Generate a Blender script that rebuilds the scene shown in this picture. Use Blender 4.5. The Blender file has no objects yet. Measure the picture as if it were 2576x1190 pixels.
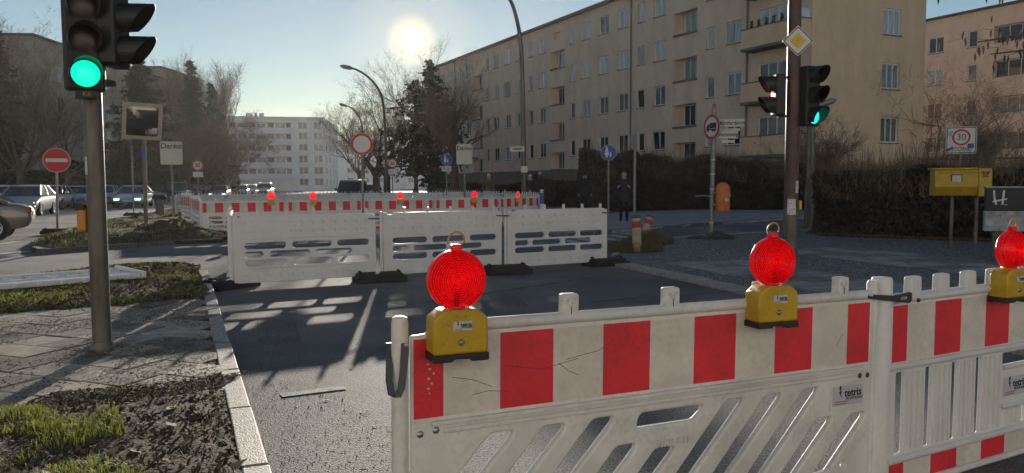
# Street corner with construction barriers, low winter sun straight ahead.
import bpy, bmesh, math, random
import numpy as np
from mathutils import Vector, Matrix
random.seed(7)
RNG = np.random.default_rng(7)
SC = bpy.context.scene
COL = SC.collection
rad = math.radians

# ------------------------------------------------------------------ camera
# distances were surveyed on a 2576 px wide copy of the photograph
F, CX, CY, H = 1950.0, 1288.0, 595.0, 1.40
PITCH, ROLL = math.atan(132 / 1950), rad(0.26)
CAMR = Matrix.Rotation(math.pi / 2 - PITCH, 3, 'X') @ Matrix.Rotation(-ROLL, 3, 'Z')
cam_d = bpy.data.cameras.new('camera')
cam = bpy.data.objects.new('camera', cam_d)
COL.objects.link(cam)
cam.matrix_world = Matrix.Translation((0, 0, H)) @ CAMR.to_4x4()
cam_d.sensor_width = 36
cam_d.lens = 36 * F / 2576
cam_d.clip_start = 0.05
cam_d.clip_end = 3000
SC.camera = cam

def ray(px, py):
    return CAMR @ Vector(((px - CX) / F, -(py - CY) / F, -1))
def at(px, py, Y):
    d = ray(px, py)
    return Vector((0, 0, H)) + d * (Y / d.y)
def G(px, py, z=0.0):
    d = ray(px, py)
    return Vector((0, 0, H)) + d * ((z - H) / d.z)

# ------------------------------------------------------------------ sky and sun
SUN_AZ, SUN_EL = -7.2, 10.3            # degrees, azimuth from +Y towards +X
sd = Vector((math.sin(rad(SUN_AZ)) * math.cos(rad(SUN_EL)), math.cos(rad(SUN_AZ)) * math.cos(rad(SUN_EL)), math.sin(rad(SUN_EL))))
W = bpy.data.worlds.new('World')
SC.world = W
W.use_nodes = True
nt = W.node_tree
nt.nodes.clear()
wo = nt.nodes.new('ShaderNodeOutputWorld')
bg = nt.nodes.new('ShaderNodeBackground')
sky = nt.nodes.new('ShaderNodeTexSky')
sky.sky_type = 'NISHITA'
sky.sun_disc = False
sky.sun_elevation = rad(SUN_EL)
sky.sun_rotation = rad(SUN_AZ)
sky.altitude = 50
sky.air_density = 1.0
sky.dust_density = 0.02
sky.ozone_density = 1.7
bg.inputs['Strength'].default_value = 0.061
nt.links.new(sky.outputs[0], bg.inputs['Color'])
# the sun's own disc, softened by thin high haze, seen where the sun lamp stands
tc = nt.nodes.new('ShaderNodeTexCoord')
dp = nt.nodes.new('ShaderNodeVectorMath'); dp.operation = 'DOT_PRODUCT'
nrm = nt.nodes.new('ShaderNodeVectorMath'); nrm.operation = 'NORMALIZE'
nt.links.new(tc.outputs['Generated'], nrm.inputs[0])
nt.links.new(nrm.outputs[0], dp.inputs[0])
dp.inputs[1].default_value = sd
ac = nt.nodes.new('ShaderNodeMath'); ac.operation = 'ARCCOSINE'
nt.links.new(dp.outputs['Value'], ac.inputs[0])
rp = nt.nodes.new('ShaderNodeValToRGB')
mr = nt.nodes.new('ShaderNodeMapRange')
mr.inputs['From Min'].default_value = 0
mr.inputs['From Max'].default_value = rad(36)
nt.links.new(ac.outputs[0], mr.inputs['Value'])
nt.links.new(mr.outputs[0], rp.inputs['Fac'])
el = rp.color_ramp.elements
el[0].position = 0.0; el[0].color = (1, 0.93, 0.72, 1)
el[1].position = 1.0; el[1].color = (0, 0, 0, 1)
for p, c in ((0.0115, (1, 0.96, 0.80, 1)), (0.0165, (0.42, 0.31, 0.12, 1)), (0.028, (0.17, 0.11, 0.032, 1)), (0.060, (0.052, 0.032, 0.007, 1)), (0.16, (0.024, 0.012, 0.0015, 1)), (0.45, (0.011, 0.005, 0.0005, 1))):
    e = rp.color_ramp.elements.new(p); e.color = c
rp.color_ramp.interpolation = 'EASE'
bg2 = nt.nodes.new('ShaderNodeBackground')
bg2.inputs['Strength'].default_value = 2.2
nt.links.new(rp.outputs[0], bg2.inputs['Color'])
ad = nt.nodes.new('ShaderNodeAddShader')
nt.links.new(bg.outputs[0], ad.inputs[0])
nt.links.new(bg2.outputs[0], ad.inputs[1])
nt.links.new(ad.outputs[0], wo.inputs['Surface'])

sun_d = bpy.data.lights.new('sun', 'SUN')
sun_d.energy = 5.0
sun_d.angle = rad(0.53)
sun_d.color = (1.0, 0.90, 0.76)
sun = bpy.data.objects.new('sun', sun_d)
COL.objects.link(sun)
sun.rotation_euler = sd.to_track_quat('Z', 'Y').to_euler()
sun.location = sd * 60

SC.view_settings.view_transform = 'Standard'
SC.view_settings.look = 'None'
SC.view_settings.gamma = 1
SC.view_settings.exposure = 0.64
SC.view_settings.use_curve_mapping = False
SC.render.engine = 'CYCLES'
SC.cycles.use_denoising = True
try:
    SC.cycles.denoiser = 'OPENIMAGEDENOISE'
except Exception:
    pass
HAZE = 0.00016
SC.cycles.max_bounces = 6
SC.cycles.volume_bounces = 0
SC.cycles.transparent_max_bounces = 12
SC.cycles.sample_clamp_indirect = 6
SC.cycles.caustics_reflective = False
SC.cycles.caustics_refractive = False

# ------------------------------------------------------------------ materials
MATS = {}
def mat(name, col, rough=0.7, metal=0.0, var=0.0, scale=8.0, bump=0.0, bscale=60.0, col2=None, spec=0.5, coat=0.0, trans=0.0, emit=None, estr=0.0, detail=6.0, coords='Object', streak=None, grime=0.0, gcol=(0.16, 0.12, 0.085), gscale=5.0):
    if name in MATS:
        return MATS[name]
    m = bpy.data.materials.new(name)
    MATS[name] = m
    m.use_nodes = True
    t = m.node_tree
    b = t.nodes['Principled BSDF']
    b.inputs['Base Color'].default_value = (*col, 1)
    b.inputs['Roughness'].default_value = rough
    b.inputs['Metallic'].default_value = metal
    b.inputs['Specular IOR Level'].default_value = spec
    b.inputs['Coat Weight'].default_value = coat
    b.inputs['Coat Roughness'].default_value = 0.04
    if emit:
        b.inputs['Emission Color'].default_value = (*emit, 1)
        b.inputs['Emission Strength'].default_value = estr
    co = None
    if var or bump or col2 or streak:
        co = t.nodes.new('ShaderNodeTexCoord')
    if var or col2:
        n = t.nodes.new('ShaderNodeTexNoise')
        n.inputs['Scale'].default_value = scale
        n.inputs['Detail'].default_value = detail
        n.inputs['Roughness'].default_value = 0.62
        src = co.outputs[coords]
        if streak:
            mp = t.nodes.new('ShaderNodeMapping')
            mp.inputs['Scale'].default_value = streak
            t.links.new(src, mp.inputs['Vector'])
            src = mp.outputs[0]
        t.links.new(src, n.inputs['Vector'])
        r = t.nodes.new('ShaderNodeValToRGB')
        c2 = col2 if col2 else tuple(min(1, c * (1 + var)) for c in col)
        c1 = tuple(c * (1 - var) for c in col)
        r.color_ramp.elements[0].position = 0.34
        r.color_ramp.elements[1].position = 0.66
        r.color_ramp.elements[0].color = (*c1, 1)
        r.color_ramp.elements[1].color = (*c2, 1)
        t.links.new(n.outputs['Fac'], r.inputs['Fac'])
        t.links.new(r.outputs[0], b.inputs['Base Color'])
    if grime:
        # worn, stained patches with shapes of their own
        cg = t.nodes.new('ShaderNodeTexCoord')
        ng = t.nodes.new('ShaderNodeTexNoise'); ng.inputs['Scale'].default_value = gscale; ng.inputs['Detail'].default_value = 9; ng.inputs['Roughness'].default_value = .7
        ns = t.nodes.new('ShaderNodeTexNoise'); ns.inputs['Scale'].default_value = gscale * 14; ns.inputs['Detail'].default_value = 3
        t.links.new(cg.outputs['Object'], ng.inputs['Vector']); t.links.new(cg.outputs['Object'], ns.inputs['Vector'])
        ml = t.nodes.new('ShaderNodeMath'); ml.operation = 'MULTIPLY'
        t.links.new(ng.outputs['Fac'], ml.inputs[0]); t.links.new(ns.outputs['Fac'], ml.inputs[1])
        rg = t.nodes.new('ShaderNodeValToRGB'); rg.color_ramp.elements[0].position = .24; rg.color_ramp.elements[1].position = .42
        rg.color_ramp.elements[0].color = (0, 0, 0, 1); rg.color_ramp.elements[1].color = (grime, grime, grime, 1)
        t.links.new(ml.outputs[0], rg.inputs['Fac'])
        mg = t.nodes.new('ShaderNodeMix'); mg.data_type = 'RGBA'
        t.links.new(rg.outputs[0], mg.inputs['Factor'])
        if b.inputs['Base Color'].is_linked:
            t.links.new(b.inputs['Base Color'].links[0].from_socket, mg.inputs['A'])
        else:
            mg.inputs['A'].default_value = (*col, 1)
        mg.inputs['B'].default_value = (*gcol, 1)
        t.links.new(mg.outputs['Result'], b.inputs['Base Color'])
    if bump:
        n2 = t.nodes.new('ShaderNodeTexNoise')
        n2.inputs['Scale'].default_value = bscale
        n2.inputs['Detail'].default_value = 4
        t.links.new(co.outputs[coords], n2.inputs['Vector'])
        bp = t.nodes.new('ShaderNodeBump')
        bp.inputs['Strength'].default_value = bump
        bp.inputs['Distance'].default_value = 0.02
        t.links.new(n2.outputs['Fac'], bp.inputs['Height'])
        t.links.new(bp.outputs[0], b.inputs['Normal'])
    if trans:
        o = t.nodes['Material Output']
        tr = t.nodes.new('ShaderNodeBsdfTranslucent')
        tr.inputs['Color'].default_value = (*col, 1)
        mx = t.nodes.new('ShaderNodeMixShader')
        mx.inputs[0].default_value = trans
        t.links.new(b.outputs[0], mx.inputs[1])
        t.links.new(tr.outputs[0], mx.inputs[2])
        t.links.new(mx.outputs[0], o.inputs['Surface'])
    return m

def asphalt_mat(name, c1, c2, patch=0.35, fine_amt=0.8):
    m = bpy.data.materials.new(name)
    MATS[name] = m
    m.use_nodes = True
    t = m.node_tree
    b = t.nodes['Principled BSDF']
    co = t.nodes.new('ShaderNodeTexCoord')
    big = t.nodes.new('ShaderNodeTexNoise'); big.inputs['Scale'].default_value = patch; big.inputs['Detail'].default_value = 8; big.inputs['Roughness'].default_value = 0.65
    fine = t.nodes.new('ShaderNodeTexNoise'); fine.inputs['Scale'].default_value = 70; fine.inputs['Detail'].default_value = 3
    vor = t.nodes.new('ShaderNodeTexVoronoi'); vor.inputs['Scale'].default_value = 110
    for n in (big, fine, vor):
        t.links.new(co.outputs['Object'], n.inputs['Vector'])
    r = t.nodes.new('ShaderNodeValToRGB')
    r.color_ramp.elements[0].position = 0.36; r.color_ramp.elements[0].color = (*c1, 1)
    r.color_ramp.elements[1].position = 0.64; r.color_ramp.elements[1].color = (*c2, 1)
    t.links.new(big.outputs['Fac'], r.inputs['Fac'])
    r2 = t.nodes.new('ShaderNodeValToRGB')
    r2.color_ramp.elements[0].position = 0.35; r2.color_ramp.elements[0].color = (0.30, 0.30, 0.30, 1)
    r2.color_ramp.elements[1].position = 0.68; r2.color_ramp.elements[1].color = (1.75, 1.72, 1.66, 1)
    t.links.new(fine.outputs['Fac'], r2.inputs['Fac'])
    mx = t.nodes.new('ShaderNodeMix'); mx.data_type = 'RGBA'; mx.blend_type = 'MULTIPLY'; mx.inputs['Factor'].default_value = 0.8
    t.links.new(r.outputs[0], mx.inputs['A']); t.links.new(r2.outputs[0], mx.inputs['B'])
    t.links.new(mx.outputs['Result'], b.inputs['Base Color'])
    bp = t.nodes.new('ShaderNodeBump'); bp.inputs['Strength'].default_value = 0.8; bp.inputs['Distance'].default_value = 0.010
    t.links.new(vor.outputs['Distance'], bp.inputs['Height'])
    t.links.new(bp.outputs[0], b.inputs['Normal'])
    b.inputs['Roughness'].default_value = 0.80
    b.inputs['Specular IOR Level'].default_value = 0.25
    return m

def glass_mat(name, col=(0.03, 0.035, 0.04), rough=0.06):
    return mat(name, col, rough=rough, spec=0.9)

def lens_mat(name, col, estr, painted_rings=True):
    """clear coloured plastic of a warning lamp, moulded in fine rings: lets light through, glints"""
    m = bpy.data.materials.new(name)
    MATS[name] = m
    m.use_nodes = True
    t = m.node_tree
    t.nodes.remove(t.nodes['Principled BSDF'])
    o = t.nodes['Material Output']
    L = t.links.new
    N = t.nodes.new
    tr = N('ShaderNodeBsdfTranslucent'); tr.inputs['Color'].default_value = (*col, 1)
    tp = N('ShaderNodeBsdfTransparent'); tp.inputs['Color'].default_value = (col[0], col[1] * 1.5, col[2] * 1.5, 1)
    df = N('ShaderNodeBsdfDiffuse'); df.inputs['Color'].default_value = (*col, 1)
    gl = N('ShaderNodeBsdfGlossy'); gl.inputs['Roughness'].default_value = 0.16
    em = N('ShaderNodeEmission'); em.inputs['Color'].default_value = (*col, 1); em.inputs['Strength'].default_value = estr
    if painted_rings:
        # refraction bands painted as bright and dark red rings and blotches, plus a bump
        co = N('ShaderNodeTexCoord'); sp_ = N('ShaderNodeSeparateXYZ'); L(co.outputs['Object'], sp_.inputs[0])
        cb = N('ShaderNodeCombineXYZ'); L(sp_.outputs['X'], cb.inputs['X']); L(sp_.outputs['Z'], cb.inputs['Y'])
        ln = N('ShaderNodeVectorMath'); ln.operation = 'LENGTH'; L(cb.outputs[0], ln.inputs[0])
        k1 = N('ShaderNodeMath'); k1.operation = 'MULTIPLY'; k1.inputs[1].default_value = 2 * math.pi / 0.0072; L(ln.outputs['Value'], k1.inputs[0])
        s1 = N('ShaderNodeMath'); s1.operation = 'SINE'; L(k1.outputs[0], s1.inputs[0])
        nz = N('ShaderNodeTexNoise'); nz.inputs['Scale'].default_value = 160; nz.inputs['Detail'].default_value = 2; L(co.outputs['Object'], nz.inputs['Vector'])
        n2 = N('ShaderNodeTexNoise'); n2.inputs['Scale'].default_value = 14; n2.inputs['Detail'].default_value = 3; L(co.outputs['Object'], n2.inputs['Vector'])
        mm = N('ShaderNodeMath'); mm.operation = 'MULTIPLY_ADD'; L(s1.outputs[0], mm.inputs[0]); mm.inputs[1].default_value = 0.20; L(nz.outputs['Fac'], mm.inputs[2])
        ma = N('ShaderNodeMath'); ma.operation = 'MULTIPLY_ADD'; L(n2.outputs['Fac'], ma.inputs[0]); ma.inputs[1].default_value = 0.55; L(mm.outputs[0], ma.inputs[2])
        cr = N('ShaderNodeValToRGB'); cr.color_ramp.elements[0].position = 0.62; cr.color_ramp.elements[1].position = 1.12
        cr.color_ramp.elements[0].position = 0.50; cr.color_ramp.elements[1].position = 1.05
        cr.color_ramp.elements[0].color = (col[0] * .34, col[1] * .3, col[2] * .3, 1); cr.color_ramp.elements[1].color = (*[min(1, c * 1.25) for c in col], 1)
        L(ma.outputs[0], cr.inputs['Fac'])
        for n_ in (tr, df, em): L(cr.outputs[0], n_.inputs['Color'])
        bp = N('ShaderNodeBump'); bp.inputs['Strength'].default_value = 0.6; bp.inputs['Distance'].default_value = 0.003
        L(mm.outputs[0], bp.inputs['Height'])
        for n_ in (tr, df, gl): L(bp.outputs[0], n_.inputs['Normal'])
    m1 = N('ShaderNodeMixShader'); m1.inputs[0].default_value = 0.22
    m2 = N('ShaderNodeMixShader'); m2.inputs[0].default_value = 0.30
    m3 = N('ShaderNodeMixShader')
    fr = N('ShaderNodeFresnel'); fr.inputs['IOR'].default_value = 1.45
    a = N('ShaderNodeAddShader')
    L(tr.outputs[0], m1.inputs[1]); L(tp.outputs[0], m1.inputs[2])
    L(m1.outputs[0], m2.inputs[1]); L(df.outputs[0], m2.inputs[2])
    L(fr.outputs[0], m3.inputs[0]); L(m2.outputs[0], m3.inputs[1]); L(gl.outputs[0], m3.inputs[2])
    L(m3.outputs[0], a.inputs[0]); L(em.outputs[0], a.inputs[1]); L(a.outputs[0], o.inputs['Surface'])
    return m

# ------------------------------------------------------------------ mesh helpers
class MB:
    """collects shapes and links them as ONE mesh object"""
    def __init__(s):
        s.v = []; s.f = []; s.mi = []; s.cur = 0
    def mat(s, i):
        s.cur = i; return s
    def add(s, vs, fs):
        o = len(s.v)
        s.v.extend([tuple(p) for p in vs])
        s.f.extend([tuple(i + o for i in f) for f in fs])
        s.mi.extend([s.cur] * len(fs))
        return s
    def box(s, a, b, M=None, taper=0.0):
        (x0, y0, z0), (x1, y1, z1) = a, b
        vs = [Vector(p) for p in ((x0, y0, z0), (x1, y0, z0), (x1, y1, z0), (x0, y1, z0), (x0 + taper, y0 + taper, z1), (x1 - taper, y0 + taper, z1), (x1 - taper, y1 - taper, z1), (x0 + taper, y1 - taper, z1))]
        if M is not None:
            vs = [M @ p for p in vs]
        return s.add(vs, [(0, 3, 2, 1), (4, 5, 6, 7), (0, 1, 5, 4), (1, 2, 6, 5), (2, 3, 7, 6), (3, 0, 4, 7)])
    def tube(s, pts, r, n=8, cap=True, M=None):
        pts = [Vector(p) for p in pts]
        rs = r if isinstance(r, (list, tuple)) else [r] * len(pts)
        o = len(s.v); vs = []; fs = []
        up = None
        for i, p in enumerate(pts):
            d = (pts[min(i + 1, len(pts) - 1)] - pts[max(i - 1, 0)]).normalized()
            if up is None:
                up = Vector((0, 0, 1)) if abs(d.z) < 0.9 else Vector((0, 1, 0))
            a = d.cross(up)
            if a.length < 1e-5:
                a = d.orthogonal()
            a.normalize(); b = a.cross(d).normalized(); up = b
            for k in range(n):
                t = 2 * math.pi * k / n
                vs.append(p + (a * math.cos(t) + b * math.sin(t)) * rs[i])
        for i in range(len(pts) - 1):
            for k in range(n):
                k2 = (k + 1) % n
                fs.append((i * n + k, i * n + k2, (i + 1) * n + k2, (i + 1) * n + k))
        if cap:
            fs.append(tuple(range(n))[::-1]); fs.append(tuple(range((len(pts) - 1) * n, len(pts) * n)))
        if M is not None:
            vs = [M @ p for p in vs]
        return s.add(vs, fs)
    def lathe(s, prof, n=24, M=None):
        """prof: (radius, height) pairs turned about Z"""
        vs = []; fs = []
        m = len(prof)
        for k in range(n):
            t = 2 * math.pi * k / n
            for (r, z) in prof:
                vs.append(Vector((r * math.cos(t), r * math.sin(t), z)))
        for k in range(n):
            k2 = (k + 1) % n
            for i in range(m - 1):
                fs.append((k * m + i, k2 * m + i, k2 * m + i + 1, k * m + i + 1))
        if M is not None:
            vs = [M @ p for p in vs]
        return s.add(vs, fs)
    def prism(s, poly, z0, z1, M=None):
        n = len(poly)
        vs = [Vector((p[0], p[1], z0)) for p in poly] + [Vector((p[0], p[1], z1)) for p in poly]
        fs = [tuple(range(n))[::-1], tuple(range(n, 2 * n))] + [(i, (i + 1) % n, (i + 1) % n + n, i + n) for i in range(n)]
        if M is not None:
            vs = [M @ p for p in vs]
        return s.add(vs, fs)
    def quad(s, a, b, c, d):
        return s.add([a, b, c, d], [(0, 1, 2, 3)])
    def mesh(s, name):
        me = bpy.data.meshes.new(name)
        me.from_pydata(s.v, [], s.f)
        me.polygons.foreach_set('material_index', s.mi)
        return me
    def build(s, name, mats, parent=None, smooth=False, bevel=0.0, bseg=2, loc=None, rot=None):
        return obj(name, s.mesh(name), mats, parent, smooth, bevel, bseg, loc, rot)

def obj(name, me, mats, parent=None, smooth=False, bevel=0.0, bseg=2, loc=None, rot=None):
    if not isinstance(mats, (list, tuple)):
        mats = [mats]
    if not me.materials:
        for m in mats:
            me.materials.append(m)
    o = bpy.data.objects.new(name, me)
    COL.objects.link(o)
    if smooth:
        me.polygons.foreach_set('use_smooth', [True] * len(me.polygons))
        try:
            me.set_sharp_from_angle(angle=rad(40))
        except Exception:
            pass
    if parent is not None:
        o.parent = parent
    if loc is not None:
        o.location = loc
    if rot is not None:
        o.rotation_euler = rot
    if bevel:
        b = o.modifiers.new('bevel', 'BEVEL')
        b.width = bevel; b.segments = bseg; b.limit_method = 'ANGLE'; b.angle_limit = rad(35)
    return o

def fast_mesh(name, verts, faces_idx, nper):
    """numpy mesh: verts (N,3), faces (M,nper)"""
    me = bpy.data.meshes.new(name)
    verts = np.asarray(verts, dtype=np.float32); faces_idx = np.asarray(faces_idx, dtype=np.int32)
    me.vertices.add(len(verts)); me.vertices.foreach_set('co', verts.ravel())
    me.loops.add(faces_idx.size); me.loops.foreach_set('vertex_index', faces_idx.ravel())
    me.polygons.add(len(faces_idx))
    me.polygons.foreach_set('loop_start', np.arange(0, faces_idx.size, nper, dtype=np.int32))
    me.update(calc_edges=True)
    return me

def empty(name, loc=(0, 0, 0), rz=0.0, label=None, cat=None, group=None):
    o = bpy.data.objects.new(name, None)
    COL.objects.link(o)
    o.empty_display_size = 0.2
    o.location = loc; o.rotation_euler = (0, 0, rz)
    return tag(o, label, cat, group)
def tag(o, label=None, cat=None, group=None, kind=None):
    if label: o['label'] = label
    if cat: o['category'] = cat
    if group: o['group'] = group
    if kind: o['kind'] = kind
    return o
def copy_tree(o, parent=None):
    c = o.copy(); COL.objects.link(c)
    if parent is not None:
        c.parent = parent
    for ch in list(o.children):
        copy_tree(ch, c)
    return c
def child_copy(src, parent, loc=None, rot=None, name=None):
    c = src.copy(); COL.objects.link(c); c.parent = parent
    if loc is not None: c.location = loc
    if rot is not None: c.rotation_euler = rot
    return c

def curve_mesh(cu):
    o = bpy.data.objects.new('tmp', cu)
    me = bpy.data.meshes.new_from_object(o)
    bpy.data.objects.remove(o); bpy.data.curves.remove(cu)
    return me
def plate_mesh(name, outlines, depth, bev=0.0, bres=1):
    """flat sheet with holes: outlines are closed 2-D loops, result stands in X-Z, thickness along Y"""
    cu = bpy.data.curves.new('tmp', 'CURVE')
    cu.dimensions = '2D'; cu.fill_mode = 'BOTH'
    cu.extrude = max(0.0005, depth / 2 - bev); cu.bevel_depth = bev; cu.bevel_resolution = bres
    if bev:
        cu.offset = -bev
    for pl in outlines:
        sp = cu.splines.new('POLY'); sp.points.add(len(pl) - 1); sp.use_cyclic_u = True
        for i, p in enumerate(pl):
            sp.points[i].co = (p[0], p[1], 0, 1)
    me = curve_mesh(cu)
    me.name = name
    me.transform(Matrix.Rotation(math.pi / 2, 4, 'X'))
    me.materials.clear()
    return me

def rrect(x0, z0, x1, z1, r, n=4):
    out = []
    for cx, cz, a0 in ((x1 - r, z1 - r, 0), (x0 + r, z1 - r, 90), (x0 + r, z0 + r, 180), (x1 - r, z0 + r, 270)):
        for k in range(n + 1):
            a = rad(a0 + 90 * k / n)
            out.append((cx + r * math.cos(a), cz + r * math.sin(a)))
    return out
def circle(cx, cz, r, n=20):
    return [(cx + r * math.cos(2 * math.pi * k / n), cz + r * math.sin(2 * math.pi * k / n)) for k in range(n)]
def rpoly(pts, r, n=3):
    """polygon with rounded corners"""
    out = []
    m = len(pts)
    for i in range(m):
        p0, p1, p2 = Vector(pts[i - 1]), Vector(pts[i]), Vector(pts[(i + 1) % m])
        a = (p0 - p1); b = (p2 - p1)
        q = min(r, a.length * 0.45, b.length * 0.45)
        A = p1 + a.normalized() * q; B = p1 + b.normalized() * q
        for k in range(n + 1):
            t = k / n
            out.append(tuple(A * (1 - t) ** 2 + p1 * 2 * t * (1 - t) + B * t ** 2))
    return out

def text_mesh(s, size, depth=0.002, align='CENTER', xscale=1.0, bold=0.0):
    cu = bpy.data.curves.new('tmp', 'FONT')
    cu.body = s; cu.size = size; cu.align_x = align; cu.align_y = 'CENTER'; cu.extrude = depth / 2; cu.resolution_u = 3; cu.offset = bold * size
    me = curve_mesh(cu)
    me.transform(Matrix.Rotation(math.pi / 2, 4, 'X') @ Matrix.Diagonal((xscale, 1, 1, 1)))
    me.materials.clear()
    return me
def text(name, s, size, m, parent, loc, depth=0.002, xscale=1.0, rz=0.0, bold=0.0):
    me = text_mesh(s, size, depth, xscale=xscale, bold=bold)
    o = obj(name, me, m, parent, loc=loc, rot=(0, 0, rz))
    return o
def rotz(x, y, a):
    c, s_ = math.cos(a), math.sin(a)
    return x * c - y * s_, x * s_ + y * c
# ------------------------------------------------------------------ shared materials
M_ASPH = asphalt_mat('asphalt', (0.100, 0.103, 0.112), (0.225, 0.220, 0.212))
M_ASPH2 = asphalt_mat('worn_asphalt', (0.11, 0.105, 0.10), (0.21, 0.20, 0.18), 0.6)
M_PAINT = mat('road_paint', (0.36, 0.355, 0.34), 0.85, var=0.35, scale=14, bump=0.5, bscale=120, col2=(0.58, 0.57, 0.54))
M_DIRT = mat('dirt', (0.042, 0.029, 0.019), 0.95, var=0.5, scale=6, bump=0.8, bscale=60, col2=(0.105, 0.074, 0.045))
M_JOINT = mat('joint_dirt', (0.045, 0.038, 0.03), 0.95, var=0.4, scale=12, bump=0.6, bscale=50)
M_SLAB = mat('slab', (0.36, 0.31, 0.245), 0.7, var=0.35, scale=5, bump=0.4, bscale=120, col2=(0.50, 0.44, 0.355), coords='Object', grime=.35, gcol=(.10, .075, .05), gscale=2.2)
M_SLAB2 = mat('slab_dirty', (0.20, 0.17, 0.13), 0.72, var=0.4, scale=6, bump=0.4, bscale=120, col2=(0.26, 0.23, 0.19), grime=.6, gcol=(.075, .055, .038), gscale=2.2)
M_SLAB3 = mat('slab_grey', (0.235, 0.235, 0.235), 0.85, var=0.2, scale=3, bump=0.15, bscale=120, col2=(0.33, 0.325, 0.315))
M_KERB = mat('granite', (0.30, 0.27, 0.225), 0.65, var=0.3, scale=22, bump=0.4, bscale=90, col2=(0.42, 0.39, 0.34))
M_KERBD = mat('dark_granite', (0.11, 0.105, 0.10), 0.85, var=0.35, scale=18, bump=0.4, bscale=90)
M_SAND = mat('sand', (0.34, 0.27, 0.18), 0.95, var=0.3, scale=4, bump=0.6)

def struct(o):
    o['kind'] = 'structure'
    return o

# ------------------------------------------------------------------ ground
mb = MB(); mb.quad((-900, -300, 0), (900, -300, 0), (900, 1500, 0), (-900, 1500, 0))
struct(mb.build('road', M_ASPH))

def inside(p, poly):
    x, y = p[0], p[1]; c = False
    n = len(poly)
    for i in range(n):
        x1, y1 = poly[i][0], poly[i][1]; x2, y2 = poly[i - 1][0], poly[i - 1][1]
        if (y1 > y) != (y2 > y) and x < (x2 - x1) * (y - y1) / (y2 - y1) + x1:
            c = not c
    return c
def inside_np(X, Y, poly):
    c = np.zeros(X.shape, bool)
    n = len(poly)
    for i in range(n):
        x1, y1 = poly[i][0], poly[i][1]; x2, y2 = poly[i - 1][0], poly[i - 1][1]
        if abs(y2 - y1) < 1e-9: continue
        c ^= ((y1 > Y) != (y2 > Y)) & (X < (x2 - x1) * (Y - y1) / (y2 - y1) + x1)
    return c
def dist_poly(X, Y, poly):
    d = np.full(X.shape, 1e9)
    for i in range(len(poly)):
        ax, ay = poly[i][0], poly[i][1]; bx, by = poly[i - 1][0], poly[i - 1][1]
        vx, vy = bx - ax, by - ay; L = vx * vx + vy * vy + 1e-9
        t = np.clip(((X - ax) * vx + (Y - ay) * vy) / L, 0, 1)
        d = np.minimum(d, np.hypot(X - ax - t * vx, Y - ay - t * vy))
    return d
def vnoise(X, Y, s, seed=0):
    """smooth value noise on numpy arrays"""
    r = np.random.default_rng(seed); T = r.random((64, 64))
    x = X * s; y = Y * s
    xi = np.floor(x).astype(int); yi = np.floor(y).astype(int)
    fx = x - xi; fy = y - yi
    fx = fx * fx * (3 - 2 * fx); fy = fy * fy * (3 - 2 * fy)
    g = lambda a, b: T[a % 64, b % 64]
    return (g(xi, yi) * (1 - fx) + g(xi + 1, yi) * fx) * (1 - fy) + (g(xi, yi + 1) * (1 - fx) + g(xi + 1, yi + 1) * fx) * fy
def bumpy(name, poly, z0, res, amp, m, seed=1, edge=0.25):
    xs = [p[0] for p in poly]; ys = [p[1] for p in poly]
    gx = np.arange(min(xs), max(xs) + res, res); gy = np.arange(min(ys), max(ys) + res, res)
    X, Y = np.meshgrid(gx, gy, indexing='ij')
    ins = inside_np(X + 0.5 * res, Y + 0.5 * res, poly)
    d = np.clip(dist_poly(X, Y, poly) / edge, 0, 1) * inside_np(X, Y, poly)
    Z = z0 + d * amp * (0.35 + vnoise(X, Y, 1.3, seed) * 0.8 + vnoise(X, Y, 4.0, seed + 1) * 0.5 + vnoise(X, Y, 11, seed + 2) * 0.2 + vnoise(X, Y, 26, seed + 3) * 0.06) - 0.012 * (d < 0.02)
    idx = np.arange(X.size).reshape(X.shape)
    f = np.stack([idx[:-1, :-1], idx[1:, :-1], idx[1:, 1:], idx[:-1, 1:]], -1)[ins[:-1, :-1]]
    me = fast_mesh(name, np.stack([X, Y, Z], -1).reshape(-1, 3), f.reshape(-1, 4), 4)
    bmx = bmesh.new(); bmx.from_mesh(me)
    bmesh.ops.delete(bmx, geom=[v for v in bmx.verts if not v.link_faces], context='VERTS')
    bmx.to_mesh(me); bmx.free()
    o = obj(name, me, m, smooth=True)
    def zf(x, y):
        x = np.asarray(x); y = np.asarray(y)
        dd = np.clip(dist_poly(x, y, poly) / edge, 0, 1)
        return z0 + dd * amp * (0.35 + vnoise(x, y, 1.3, seed) * 0.8 + vnoise(x, y, 4.0, seed + 1) * 0.5 + vnoise(x, y, 11, seed + 2) * 0.2 + vnoise(x, y, 26, seed + 3) * 0.06)
    return o, zf
def pad(name, poly, z, m):
    mb = MB(); mb.prism([(p[0], p[1]) for p in poly], -0.05, z)
    return struct(mb.build(name, m))
def xy(v):
    return (v.x, v.y)

# left corner pad
KA = G(684, 1190, .1); KB = G(552.5, 772.7, .1)
kdir = (KB - KA).normalized(); knor = Vector((-kdir.y, kdir.x, 0))      # knor points to the left of the kerb
KEND = G(522, 678, .1)
kerb_start = KA - kdir * 2.9
klen = (KEND - kerb_start).length
KW = 0.125
in0 = kerb_start + knor * KW; in1 = KEND + knor * KW
far_edge = [G(504, 667, .1), G(455, 660, .1), G(360, 662, .1), G(273, 668, .1), G(130, 686, .1), G(0, 705, .1)]
left_out = [Vector((-7.7, 8.6, 0)), Vector((-8.3, 6, 0)), Vector((-8.3, 1, 0))]
left_poly = [in0, in1] + far_edge + left_out
lp = pad('sidewalk', [xy(p) for p in left_poly], 0.085, M_JOINT)
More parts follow.
